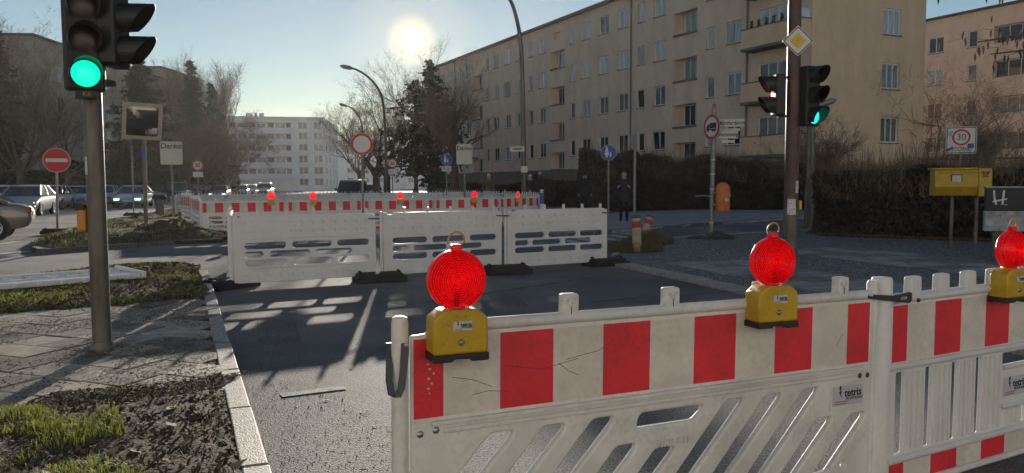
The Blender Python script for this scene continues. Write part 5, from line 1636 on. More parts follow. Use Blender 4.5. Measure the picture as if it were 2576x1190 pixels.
# frame sheet: outer outline with slanted slots
slots = []
sl = .89; zt_, zb_ = .575, .205
for k in range(12):
    u = .144 + .1995 * k
    top, bot = zt_, zb_
    if k in (4, 5): top = .462 if k == 4 else .43
    if k >= 9: top = .44
    off = lambda z: u - (zt_ - z) * sl
    if off(bot) - .07 < .06:
        bot = zt_ - (u - .135) / sl
    if off(top) > 2.02: continue
    if top - bot < .08: continue
    pts = [(off(top) - .068, top), (off(top), top), (off(top) - .0, top - .03), (off(bot), bot + .0), (off(bot) - .068, bot)]
    pts = [(off(top) - .076, top), (off(top) + .006, top), (off(top) + .006, top - .022), (off(bot) + .004, bot), (off(bot) - .084, bot)]
    slots.append(rpoly(pts, .016))
slots.append(rpoly([(.872, .572), (1.150, .572), (1.150, .548), (1.112, .516), (.853, .516), (.853, .545)], .014))
slots.append(circle(1.905, .225, .016, 12))
outer = rpoly([(-.006, .03), (2.055, .03), (2.055, .925), (2.045, .962), (1.98, .962), (.09, .962), (.07, .952), (.045, .925), (-.006, .922)], .008)
obj('frame', plate_mesh('frame', [outer] + slots, .032, .009, 2), M_PLAST2, bar1, smooth=True, loc=(0, -.007, 0))
# rails proud of the sheet
q = MB(); q.tube([(.09, -.018, .945), (2.03, -.018, .945)], .021, 12); q.build('top_rail', M_PLAST2, bar1, smooth=True)
q = MB(); q.box((.06, -.040, .628), (2.0, -.0235, .645)); q.build('ledge', M_PLAST2, bar1, bevel=.005)
q = MB(); q.box((.10, -.0345, .600), (1.95, -.0235, .618)); q.build('ledge', M_PLAST2, bar1, bevel=.005)
obj('foil', foil_mesh('foil', 0.0, 2.03, .656, .912, -.0235), [M_FOILR, M_FOILW], bar1)
for u in (.565, .995, 1.43, 1.865):
    t = obj('tab', plate_mesh('tab', [rpoly([(-.031, .945), (.031, .945), (.031, 1.028), (-.031, 1.028)], .01), circle(-.012, 1.0, .0055, 10), circle(.014, 1.004, .006, 10), circle(.002, .987, .006, 10)], .04, .006), M_PLAST2, bar1, loc=(u, -.012, 0), smooth=True)
    q = MB(); q.box((-.001, -.0225, .955), (.001, -.0205, .982)); q.build('groove', M_GRAZE, t)
q = MB(); q.tube([(-.037, 0, .0), (-.037, 0, .965), (-.037, 0, .982), (-.037, 0, .986)], [.027, .027, .024, .014], 20); q.build('end_post', M_PLAST2, bar1, smooth=True)
q = MB(); q.tube([(2.083, .01, .02), (2.083, .01, .985), (2.083, .01, 1.0)], [.024, .024, .018], 20); q.build('end_post', M_PLAST2, bar1, smooth=True)
# hanging strap at the left post
q = MB(); pts = []
st = [(-.030, -.032, .905), (-.036, -.040, .84), (-.047, -.05, .77), (-.062, -.052, .742), (-.076, -.04, .748), (-.078, -.02, .79), (-.07, .0, .85), (-.064, .02, .90)]
for i in range(len(st) - 1):
    a, b = Vector(st[i]), Vector(st[i + 1])
    n = Vector((.55, -.2, .0)).normalized() * .011; t_ = Vector((0, .0025, 0))
    q.add([a - n - t_, a + n - t_, b + n - t_, b - n - t_, a - n + t_, a + n + t_, b + n + t_, b - n + t_], [(0, 1, 2, 3), (7, 6, 5, 4), (0, 4, 5, 1), (1, 5, 6, 2), (2, 6, 7, 3), (3, 7, 4, 0)])
so = q.build('strap', M_LATCH, bar1)
q = MB(); q.lathe([(0, .006), (.008, .005), (.009, 0)], 12, Matrix.Translation((-.028, -.036, .898)) @ Matrix.Rotation(math.pi / 2, 4, 'X')); q.build('rivet', M_SCREW, so)
for (x_, z_) in ((.022, .605), (.075, .612), (1.985, .600), (2.03, .598), (1.93, .14), (2.02, .14)):
    q = MB(); q.lathe([(0, .005), (.008, .004), (.012, 0)], 14, Matrix.Translation((x_, -.0235, z_)) @ Matrix.Rotation(math.pi / 2, 4, 'X')); q.build('screw', M_SCREW if x_ < 1.9 else M_LATCH, bar1, smooth=True)
q = MB(); q.box((1.812, -.0255, .462), (2.012, -.0235, .580)); q.build('label_field', M_PLAST2, bar1, bevel=.002)
tetris_label(bar1, 1.913, .524, .172, -.0268)
nl = text('embossed_name', 'nissen', .062, M_PLAST2, bar1, (1.012, -.0245, .452), .006)
# scuffs on the sheeting
rnd = random.Random(3)
sc_ = [((.32, .80), (.46, .775), (.60, .80)), ((.13, .78), (.2, .765), (.27, .735)), ((.20, .715), (.26, .722), (.33, .712)), ((.52, .79), (.56, .76), (.6, .74)), ((.55, .80), (.68, .82), (.74, .85)), ((1.84, .74), (1.86, .77), (1.88, .79))]
for pts in sc_:
    q = MB(); q.tube([(x_, -.0252, z_) for x_, z_ in pts], .0009, 4); q.build('scratch', M_GRAZE, bar1)
q = MB()
for k in range(9):
    x_ = .055 + rnd.uniform(-.012, .012); z_ = .86 - k * .016
    q.box((x_, -.0262, z_), (x_ + rnd.uniform(.003, .010), -.0248, z_ + rnd.uniform(.003, .007)))
tag(q.build('peeled_flakes', mat('foil_torn', (.6, .5, .35), .7), bar1), kind='stuff')

# --- near barrier 2: vertical slats
P2 = Vector((1.679, 3.42, 0)); a2_ = rad(28.5)
bar2 = empty('barrier', (P2.x, P2.y, 0), a2_, 'white barrier with upright ribbed slats at the right edge', 'barrier')
L2 = 2.05
q = MB(); q.box((0, -.02, .035), (L2, .02, .865)); 
hol = []
outer = rpoly([(-.02, .0), (L2, .0), (L2, .905), (-.02, .905)], .008)
holes2 = []
def ro(x0, z0, x1, z1): return rpoly([(x0, z0), (x1, z0), (x1, z1), (x0, z1)], .01)
xs = [.055, .254, .454, .645, .84]
gaps = [(.035, .095), (.246, .296), (.446, .494), (.638, .686)]
for a, b in gaps: holes2.append(ro(a, .172, b, .548))
holes2.append(ro(.862, .486, 1.16, .548))
holes2.append(ro(.862, .172, .885, .262)); 
for k in range(5): holes2.append(ro(1.05 + .0 + k * .0, .172, 1.08, .262)) if k == 0 else None
for a, b in ((1.2, 1.23), (1.42, 1.45), (1.62, 1.65), (1.83, 1.86)): holes2.append(ro(a, .172, b, .548))
obj('frame', plate_mesh('frame', [outer] + holes2, .020, .006, 2), M_PLAST, bar2, smooth=True, loc=(0, -.008, 0))
for z_, r_ in ((.882, .019), (.575, .017), (.148, .017), (.018, .017)):
    q = MB(); q.tube([(-.02, -.018, z_), (L2, -.018, z_)], r_, 12); q.build('rail', M_PLAST, bar2, smooth=True)
obj('foil', foil_mesh('foil', 0.0, 2.0, .597, .852, -.0185), [M_FOILR, M_FOILW], bar2)
obj('foil', foil_mesh('foil', 0.0, 2.0, .036, .128, -.0185), [M_FOILR, M_FOILW], bar2)
for i in range(4):
    x0 = [.095, .296, .494, .686][i]; x1 = [.246, .446, .638, .862][i]
    for k in range(4):
        xx = x0 + (x1 - x0) * (k + .5) / 4
        q = MB(); q.tube([(xx, -.019, .18), (xx, -.019, .545)], .0085, 8); q.build('rib', M_PLAST, bar2, smooth=True)
for k in range(3):
    q = MB(); xx = .905 + k * .045; q.tube([(xx, -.019, .18), (xx, -.019, .26)], .0085, 8); q.build('rib', M_PLAST, bar2, smooth=True)
for z_ in (.475, .275):
    q = MB(); q.tube([(.86, -.018, z_), (1.18, -.018, z_)], .014, 10); q.build('rail', M_PLAST, bar2, smooth=True)
tetris_label(bar2, .975, .372, .20, -.0215)
for k in range(9):
    u = .14 + k * .208
    obj('tab', plate_mesh('tab', [rpoly([(-.042, .88), (.042, .88), (.038, .978), (-.038, .978)], .012)], .042, .01, 2), M_PLAST, bar2, loc=(u, -.012, 0), smooth=True)
q = MB(); q.tube([(-.075, -.012, 0), (-.075, -.012, .97), (-.075, -.012, .985), (-.075, -.012, .988)], [.045, .045, .040, .02], 22); q.build('end_post', M_PLAST, bar2, smooth=True)
# steel link between the two barriers
lk = obj('link_plate', plate_mesh('link_plate', [rpoly([(-.235, .91), (.045, .868), (.06, .880), (.06, .915), (.04, .918), (-.06, .91), (-.235, .928)], .008), rrect(-.02, .886, .035, .9, .006)], .006), M_LATCH, bar2, loc=(0, -.062, -.0))
q = MB(); q.lathe([(0, .008), (.008, .007), (.010, 0)], 12, Matrix.Translation((.008, -.066, .893)) @ Matrix.Rotation(math.pi / 2, 4, 'X')); q.build('bolt', M_LATCH, lk)

# --- warning lamps
def lamp_lens_mesh(detail=True):
    q = MB(); R_ = .0945; prof = [(0, -.034)]
    n = 46 if detail else 6
    for k in range(1, n + 1):
        r = R_ * .93 * k / n
        y = -.034 + .012 * (r / R_) ** 2
        if detail: y += .0016 * (1 if k % 2 else -1)
        prof.append((r, y))
    prof += [(R_ * .965, -.020), (R_, -.014), (R_, .014), (R_ * .965, .020)]
    for k in range(n, -1, -3 if detail else -2):
        r = R_ * .93 * k / n; prof.append((r, .034 - .012 * (r / R_) ** 2))
    prof[-1] = (0, .034)
    # lathe about Y: profile given as (radius, y)
    q.lathe(prof, 56 if detail else 20, Matrix.Rotation(-math.pi / 2, 4, 'X'))
    return q.mesh('lens')
LENS_HI = lamp_lens_mesh(True); LENS_LO = lamp_lens_mesh(False)
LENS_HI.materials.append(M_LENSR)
LENS_LOY = LENS_LO.copy(); LENS_LOY.materials.append(M_LENSY); LENS_LO.materials.append(M_LENSLIT)
def warn_lamp(label, loc, rz, hi=True, amber=False, lens_rz=0.0, group=None):
    """loc: bottom centre of the yellow battery box"""
    root = empty('warning_lamp', loc, rz, label, 'warning lamp', group)
    w, d = .180, .092
    if hi:
        q = MB()
        # battery box with sloped shoulders
        poly = [(-w / 2, .022), (w / 2, .022), (w / 2, .135), (w / 2 - .035, .162), (-w / 2 + .035, .162), (-w / 2, .135)]
        Mx = Matrix.Rotation(math.pi / 2, 4, 'X')
        q.prism(poly, -d / 2, d / 2, Mx)
        b = q.build('battery_box', M_LAMPY, root, bevel=.010, bseg=3, smooth=True)
        q = MB(); q.prism([(-w / 2 - .002, .0), (-.03, .0), (-.02, .008), (.03, .006), (.035, -.002), (w / 2 + .002, -.002), (w / 2 + .002, .024), (-w / 2 - .002, .024)], -d / 2 - .002, d / 2 + .002, Mx); q.build('base', M_LAMPB, root, bevel=.004)
        q = MB(); q.lathe([(0, .006), (.007, .0055), (.0095, .003), (.011, 0)], 16, Matrix.Translation((.0, -d / 2 - .001, .06)) @ Matrix.Rotation(math.pi / 2, 4, 'X')); q.build('lock', M_SCREW, b, smooth=True)
        tetris_label(b, .005, .112, .062, -d / 2 - .0015)
        for sx in (-.012, .014):
            q = MB(); q.lathe([(0, .001), (.002, 0)], 8, Matrix.Translation((sx, -d / 2 - .0005, .142)) @ Matrix.Rotation(math.pi / 2, 4, 'X')); q.build('pin_hole', M_LAMPB, b)
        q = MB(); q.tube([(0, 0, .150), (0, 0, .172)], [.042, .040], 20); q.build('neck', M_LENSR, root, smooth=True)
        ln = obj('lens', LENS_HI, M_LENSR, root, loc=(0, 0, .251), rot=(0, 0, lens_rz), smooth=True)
        q = MB(); q.box((-.006, -.012, -.085), (.006, .012, -.03)); q.build('reflector_bar', mat('lamp_core', (.25, .006, .008), .4), ln)
        q = MB(); q.tube([(0, 0, -.025), (0, 0, .02)], .014, 12); q.build('bulb', mat('lamp_bulb', (.9, .05, .04), .3, emit=(1, .05, .03), estr=.8), ln)
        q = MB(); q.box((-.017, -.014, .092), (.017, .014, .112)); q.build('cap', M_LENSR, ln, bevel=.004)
        q = MB(); n = 14; q.tube([(-.027 + .027 * (1 + math.cos(rad(200 - 220 * k / n))), -.006 * math.sin(rad(180 * k / n)), .108 + .030 * max(-.2, math.sin(rad(200 - 220 * k / n))) + .012) for k in range(n + 1)], .0032, 8); q.build('handle', mat('lamp_handle', (.50, .30, .06), .5), ln)
        q = MB(); q.box((-.03, d / 2 - .01, .03), (.03, d / 2 + .05, .15)); q.build('holder', M_LAMPB, root)
    else:
        q = MB(); q.box((-w / 2, -d / 2, 0), (w / 2, d / 2, .15), taper=.012); q.build('battery_box', M_LAMPY, root, bevel=.01)
        obj('lens', LENS_LOY if amber else LENS_LO, M_LENSR, root, loc=(0, 0, .26), rot=(0, 0, lens_rz), smooth=True)
    return root
def on_panel(par, u, z, dy=-.078):
    return par.matrix_basis @ Vector((u, dy, z))
bpy.context.view_layer.update()
def mb_of(o): return Matrix.Translation(o.location) @ o.rotation_euler.to_matrix().to_4x4()
def proj_x(p):
    v = CAMR.transposed() @ (p - Vector((0, 0, H))); return CX + F * v.x / -v.z
def u_for(px, bar, dy):
    lo, hi = -.2, 2.1
    for _ in range(40):
        m_ = (lo + hi) / 2
        if proj_x(mb_of(bar) @ Vector((m_, dy, 1.0))) < px: lo = m_
        else: hi = m_
    return lo
warn_lamp('nearest red round warning lamp on its yellow box, with a raised wire handle', mb_of(bar1) @ Vector((u_for(1150, bar1, -.078), -.078, .852)), ang - rad(4), lens_rz=0)
warn_lamp('red warning lamp on the right half of the nearest barrier', mb_of(bar1) @ Vector((u_for(1942, bar1, -.078), -.078, .862)), ang - rad(6), lens_rz=0)
warn_lamp('red warning lamp half cut by the right picture edge', mb_of(bar2) @ Vector((u_for(2543, bar2, -.075), -.075, .822)), a2_ - rad(4), lens_rz=0)

# --- white slotted panels (reverse side plain)
def slot_outline(ornaments=False):
    out = [rpoly([(0, .07), (2.1, .07), (2.1, .965), (1.98, .99), (.16, .99), (.16, .962), (.07, .962), (.07, .99), (0, .99)], .008)]
    r = .046
    for z_ in (.572, .335):
        for a, b in ((.15, .745), (.83, 1.415), (1.50, 2.0)): out.append(rrect(a, z_ - r, b, z_ + r, r * .98))
    for a, b in ((.15, .42), (.50, 1.09), (1.17, 1.73)): out.append(rrect(a, .453 - r * .9, b, .453 + r * .9, r * .88))
    if ornaments:
        for z_, odd in ((.872, 0), (.752, 1), (.15, 0)):
            for k in range(6):
                x0 = .13 + k * .325
                a, c, rr = (x0, x0 + .17, .032) if not odd else (x0 + .14, x0 + .03, .022)
                out.append(rrect(a - .052, z_ - .02, a + .052, z_ + .02, .016, 2)); out.append(circle(c, z_, rr, 12))
        for z_ in (.655, .245):
            for a, b in ((.25, .66), (.70, 1.2), (1.24, 1.85)): out.append(rrect(a, z_ - .009, b, z_ + .009, .008, 1))
    return out
ME_SLOT = plate_mesh('panel', slot_outline(True), .045, .006, 1); ME_SLOT.materials.append(M_PLAST)
ME_REL = plate_mesh('recess_sheet', slot_outline(False), .022, .0); ME_REL.materials.append(M_PLAST)
q = MB(); q.tube([(-.028, 0, .03), (-.028, 0, 1.0), (-.028, 0, 1.008)], [.024, .024, .016], 14); ME_EP = q.mesh('end_post'); ME_EP.materials.append(M_PLAST)
q = MB(); q.box((-.021, -.018, .985), (.021, .018, 1.065)); ME_TAB = q.mesh('tab'); ME_TAB.materials.append(M_PLAST)
q = MB(); q.box((1.95, -.045, .972), (2.2, -.030, .992), Matrix.Rotation(rad(2.2), 4, 'Y')); ME_LNK = q.mesh('link_plate'); ME_LNK.materials.append(M_LATCH)
def slotted(label, A, B, z=0.0, tabs=True, group=None, tilt=0.0):
    loc, an = place(A, B, z)
    s_ = (Vector((B[0] - A[0], B[1] - A[1], 0)).length) / 2.14
    root = empty('barrier', loc, an, label, 'barrier', group); root.rotation_euler = (tilt, 0, an); root.scale = (s_, 1, 1)
    obj('panel', ME_SLOT, M_PLAST, root, smooth=True)
    obj('recess_sheet', ME_REL, M_PLAST, root, loc=(0, .006, 0))
    obj('end_post', ME_EP, M_PLAST, root, smooth=True)
    for k in range(5): obj('tab', ME_TAB, M_PLAST, root, loc=(.36 + k * .40, 0, 0), bevel=.006)
    obj('link_plate', ME_LNK, M_LATCH, root)
    return root
M0 = G(584, 727); M1 = G(958, 704); M2 = G(1270, 684); M3 = G(1530, 667)
def lerp2(a, b, t): return (a.x + (b.x - a.x) * t, a.y + (b.y - a.y) * t)
slotted('left one of the three white slotted panels across the lane', (M0.x + .03, M0.y), lerp2(M0, M1, .985), .0, tilt=rad(-1.5))
slotted('middle one of the three white slotted panels across the lane', lerp2(M1, M2, .02), lerp2(M1, M2, .985), .0, tilt=rad(1))
slotted('right one of the three white slotted panels across the lane', lerp2(M2, M3, .02), (M3.x, M3.y), .0, tilt=rad(-.5))
for lab, px, py, an in (('black rubber foot under the left end of the slotted panels', 578, 724, 62), ('black rubber foot between the left and middle slotted panels', 955, 708, 20), ('black rubber foot between the middle and right slotted panels', 1274, 688, 20), ('black rubber foot under the right end of the slotted panels', 1523, 668, 25)):
    c = G(px, py); rub_foot(lab, (c.x, c.y, .0), rad(an), .74, .42, .13)

# --- striped panels of the building site
def striped_outline():
    out = [rpoly([(0, .07), (2.05, .07), (2.05, .96), (0, .96)], .01)]
    for z_ in (.52, .40):
        for a, b in ((.16, .50), (.58, .92), (1.1, 1.45), (1.55, 1.9)): out.append(rrect(a, z_ - .035, b, z_ + .035, .03))
    out.append(rrect(.16, .235, 1.9, .315, .03))
    return out
ME_STR = plate_mesh('panel', striped_outline(), .045, .006, 1); ME_STR.materials.append(M_PLAST)
ME_F1 = foil_mesh('foil', .02, 2.03, .665, .915, -.0235); ME_F2 = foil_mesh('foil', .02, 2.03, .085, .185, -.0235)
for m_ in (ME_F1, ME_F2):
    m_.materials.append(M_FOILR); m_.materials.append(M_FOILW)
q = MB(); q.tube([(0, -.012, .955), (2.05, -.012, .955)], .02, 8); ME_RAIL = q.mesh('top_rail'); ME_RAIL.materials.append(M_PLAST)
def striped(label, A, B, z=0.0, ntab=4, back=False):
    loc, an = place(A, B, z); s_ = (Vector((B[0] - A[0], B[1] - A[1], 0)).length) / 2.1
    root = empty('barrier', loc, an, label, 'barrier'); root.scale = (s_, 1, 1)
    obj('panel', ME_STR, M_PLAST, root, smooth=True); obj('foil', ME_F1, M_FOILR, root); obj('foil', ME_F2, M_FOILR, root); obj('top_rail', ME_RAIL, M_PLAST, root, smooth=True)
    obj('end_post', ME_EP, M_PLAST, root, smooth=True)
    for k in range(ntab): obj('tab', ME_TAB, M_PLAST, root, loc=((k + .7) * 2.0 / ntab, 0, -.02), bevel=.006)
    return root
S = [at(505, 465, 20.4), at(722, 465, 21.3), at(915, 465, 22.25), at(1095, 465, 23.2), at(1258, 465, 24.2), at(1357, 465, 25.8)]
labs = ['striped barrier carrying the leftmost red lamp, at the left corner of the site', 'striped barrier carrying the second red lamp, left of the round white sign', 'striped barrier just right of the round white sign', 'striped barrier behind the middle slotted panel, with one red lamp', 'striped barrier turning away at the right corner of the building site']
for i in range(5):
    a, b = S[i], S[i + 1]
    striped(labs[i], (a.x, a.y), (a.x + (b.x - a.x) * .985, a.y + (b.y - a.y) * .985), .02)
s0 = at(456, 465, 25.2); s1 = at(480, 465, 22.6)
striped('striped side barrier running back from the left corner, near half', (at(482, 465, 22.9).x, at(482, 465, 22.9).y), (S[0].x - .05, S[0].y + .05), .06, 7)
striped('striped side barrier running back from the left corner, far half', (s0.x, s0.y), (at(481, 465, 23.0).x, at(481, 465, 23.0).y), .12, 7)
# edge-on barrier closing the gap behind the left slotted panel
ea, eb = at(577, 600, 10.75), at(584, 600, 12.9)
striped('striped barrier seen edge on at the left end of the slotted panels', (ea.x, ea.y), (eb.x, eb.y), .02)
c = G(512, 603); rub_foot('black rubber foot under the left corner of the building site', (c.x + .3, c.y + .1, 0), rad(5), .9, .42, .12)
# white panels along the back of the site
def plain_panel(label, A, B, z=0.0, ntab=8):
    loc, an = place(A, B, z); s_ = (Vector((B[0] - A[0], B[1] - A[1], 0)).length) / 2.14
    root = empty('barrier', loc, an, label, 'barrier'); root.scale = (s_, 1, 1)
    obj('panel', ME_SLOT, M_PLAST, root, smooth=True); obj('recess_sheet', ME_REL, M_PLAST, root, loc=(0, .006, 0))
    obj('end_post', ME_EP, M_PLAST, root, smooth=True)
    for k in range(ntab): obj('tab', ME_TAB, M_PLAST, root, loc=(.12 + k * .245, 0, 0), bevel=.006)
    obj('link_plate', ME_LNK, M_LATCH, root)
R_ = [at(440, 465, 29.5), at(494, 465, 31), at(568, 465, 32), at(640, 465, 33), at(718, 465, 34), at(800, 465, 35), at(880, 465, 36), at(960, 465, 36.6), at(1040, 465, 36.8), at(1118, 465, 36.5), at(1166, 465, 36), at(1215, 465, 33.6), at(1262, 465, 31.2), at(1312, 465, 28.8), at(1362, 465, 26.2)]
pos = ['far left', 'second', 'third', 'fourth', 'fifth', 'sixth', 'seventh', 'eighth', 'ninth', 'tenth']
for i in range(len(R_) - 1):
    a, b = R_[i], R_[i + 1]
    lab = ['white rear panel closest to the mushroom bollard', 'white rear panel with battlement top left of the edge-on barrier', 'third white rear panel counted from the left corner of the site', 'white rear panel behind the leftmost red lamp', 'white rear panel between the two leftmost red lamps', 'white rear panel behind the second red lamp from the left', 'white rear panel below the parked black car', 'white rear panel below the trunks right of the black car', 'white rear panel below the conifer under the sun', 'white rear panel below the motorcycles', 'white rear panel at the highest point of the rear fence', 'first white panel sloping down towards the right corner of the site', 'white panel behind the left amber lamp', 'white panel between the amber lamps and the right corner'][i]
    plain_panel(lab, (a.x, a.y), (a.x + (b.x - a.x) * .985, a.y + (b.y - a.y) * .985), .03 if i < 9 else .05)
# post with blue sticker at the right corner
p = at(1363, 465, 25.6)
root = empty('corner_post', (p.x, p.y, 0), 0, 'white corner post with a blue sticker at the right end of the site fence', 'post')
q = MB(); q.tube([(0, 0, 0), (0, 0, 1.22)], .06, 12); q.build('post', M_PLAST, root, smooth=True); wrap_sticker(root, .0615, .75, 1.1, rad(200), rad(330), M_STICK)
# lamps along the site
for lab, px, pyb, Y, am, lr in (('leftmost red lamp on the striped row', 683, 516, 21.0, False, 0), ('second red lamp from the left on the striped row', 788, 516, 21.5, False, 0), ('third red lamp on the striped row, right of the round white sign', 1007, 514, 22.6, False, .3), ('fourth red lamp on the striped row, in front of the right thank you sign', 1193, 510, 23.7, False, .3), ('narrow red lamp near the right corner of the site', 1304, 509, 24.8, False, 1.0)):
    p = at(px, pyb, Y - .1); warn_lamp(lab, (p.x, p.y, p.z), rad(15), False, am, lr)
for lab, px, pyb, Y in (('left amber lamp turned edge on at the rear fence', 1270, 495, 31.0), ('right amber lamp turned edge on at the rear fence', 1333, 499, 27.6)):
    p = at(px, pyb, Y - .1); warn_lamp(lab, (p.x, p.y, p.z - .05), rad(30), False, True, 1.0)

# --- barrier lying flat on the left verge
la = G(345, 694, .17); lb_ = G(0, 722, .17)
d = Vector((lb_.x - la.x, lb_.y - la.y, 0)).normalized()
fl = empty('barrier', (la.x, la.y, .145), math.atan2(d.y, d.x), 'white barrier lying flat on the grass behind the near traffic light', 'barrier')
# local X along the barrier to the left, local -Y away from the camera
fw = -.95
q = MB(); q.box((0, -.02, 0), (2.1, .14, .07)); q.build('rail', M_PLAST, fl, bevel=.015)
q = MB(); q.box((0, fw, 0), (2.1, fw + .10, .07)); q.build('rail', M_PLAST, fl, bevel=.015)
q = MB(); q.box((0, fw * .52, 0), (2.1, fw * .52 + .07, .055)); q.build('rail', M_PLAST, fl, bevel=.012)
for k, g0_ in enumerate((.06, .30, .72, .96, 1.38, 1.62, 1.86)):
    for j in range(3):
        x_ = g0_ + j * .062
        q = MB(); q.tube([(x_ + .07, fw + .08, .035), (x_, fw * .52, .045)], .026, 8); q.build('rib', M_PLAST, fl, smooth=True)
        q = MB(); q.tube([(x_ + .07, fw * .52 + .05, .035), (x_, -.0, .045)], .026, 8); q.build('rib', M_PLAST, fl, smooth=True)
q = MB(); q.box((-.07, fw - .02, -.02), (.0, .16, .10)); q.build('end_post', M_PLAST, fl, bevel=.02)
for k in range(8):
    q = MB(); q.box((.15 + k * .26, .14, .01), (.21 + k * .26, .2, .06)); q.build('tab', M_PLAST, fl, bevel=.01)
# ------------------------------------------------------------------ vehicles
M_TYRE = mat('tyre', (0.015, 0.015, 0.015), .8)
M_RIM = mat('rim', (0.35, 0.35, 0.35), .35, metal=.8)
M_CARGL = mat('car_glass', (0.012, 0.014, 0.016), .05, spec=.9)
M_TRIMB = mat('car_trim', (0.012, 0.012, 0.012), .5)
M_HEAD = mat('headlamp', (0.55, 0.58, 0.55), .15, emit=(0.85, 1, .75), estr=.9)
M_HEADOFF = mat('headlamp_off', (0.22, 0.23, 0.24), .12)
M_TAIL = mat('tail_lamp', (0.28, 0.008, 0.008), .25)
M_NPL = mat('licence_plate', (0.6, 0.6, 0.58), .5)
def paint(name, c):
    return mat('paint_' + name, c, .32, metal=.25, coat=.9)
PAINTS = {'silver': paint('silver', (.42, .42, .41)), 'grey': paint('grey', (.13, .135, .14)), 'dark': paint('dark', (.025, .027, .032)), 'white': paint('white', (.68, .68, .66)), 'blue': paint('blue', (.02, .035, .08)), 'ice': paint('ice', (.33, .40, .46)), 'bronze': paint('bronze', (.20, .17, .14)), 'black': paint('black', (.012, .012, .014))}
KINDS = {
 # length, width, roof z, belt z, stations for greenhouse (windscreen base, roof front, roof rear, rear base), hood z, tail z
 'sedan': (4.6, 1.8, 1.44, .93, (1.2, 2.1, 3.2, 4.1), .74, .97),
 'hatch': (4.2, 1.78, 1.48, .95, (1.05, 1.95, 3.3, 4.1), .76, .98),
 'suv': (4.6, 1.88, 1.70, 1.05, (1.2, 1.85, 3.9, 4.5), .98, 1.05),
 'van': (5.0, 1.95, 2.0, 1.15, (.75, 1.5, 4.75, 4.95), 1.0, 1.15)}
def loft(q, secs, close=True):
    n = len(secs[0]); o = len(q.v)
    vs = [p for s_ in secs for p in s_]; fs = []
    for i in range(len(secs) - 1):
        for k in range(n - 1):
            fs.append((i * n + k, i * n + k + 1, (i + 1) * n + k + 1, (i + 1) * n + k))
    if close:
        fs.append(tuple(range(n))); fs.append(tuple(range((len(secs) - 1) * n, len(secs) * n))[::-1])
    q.add(vs, fs)
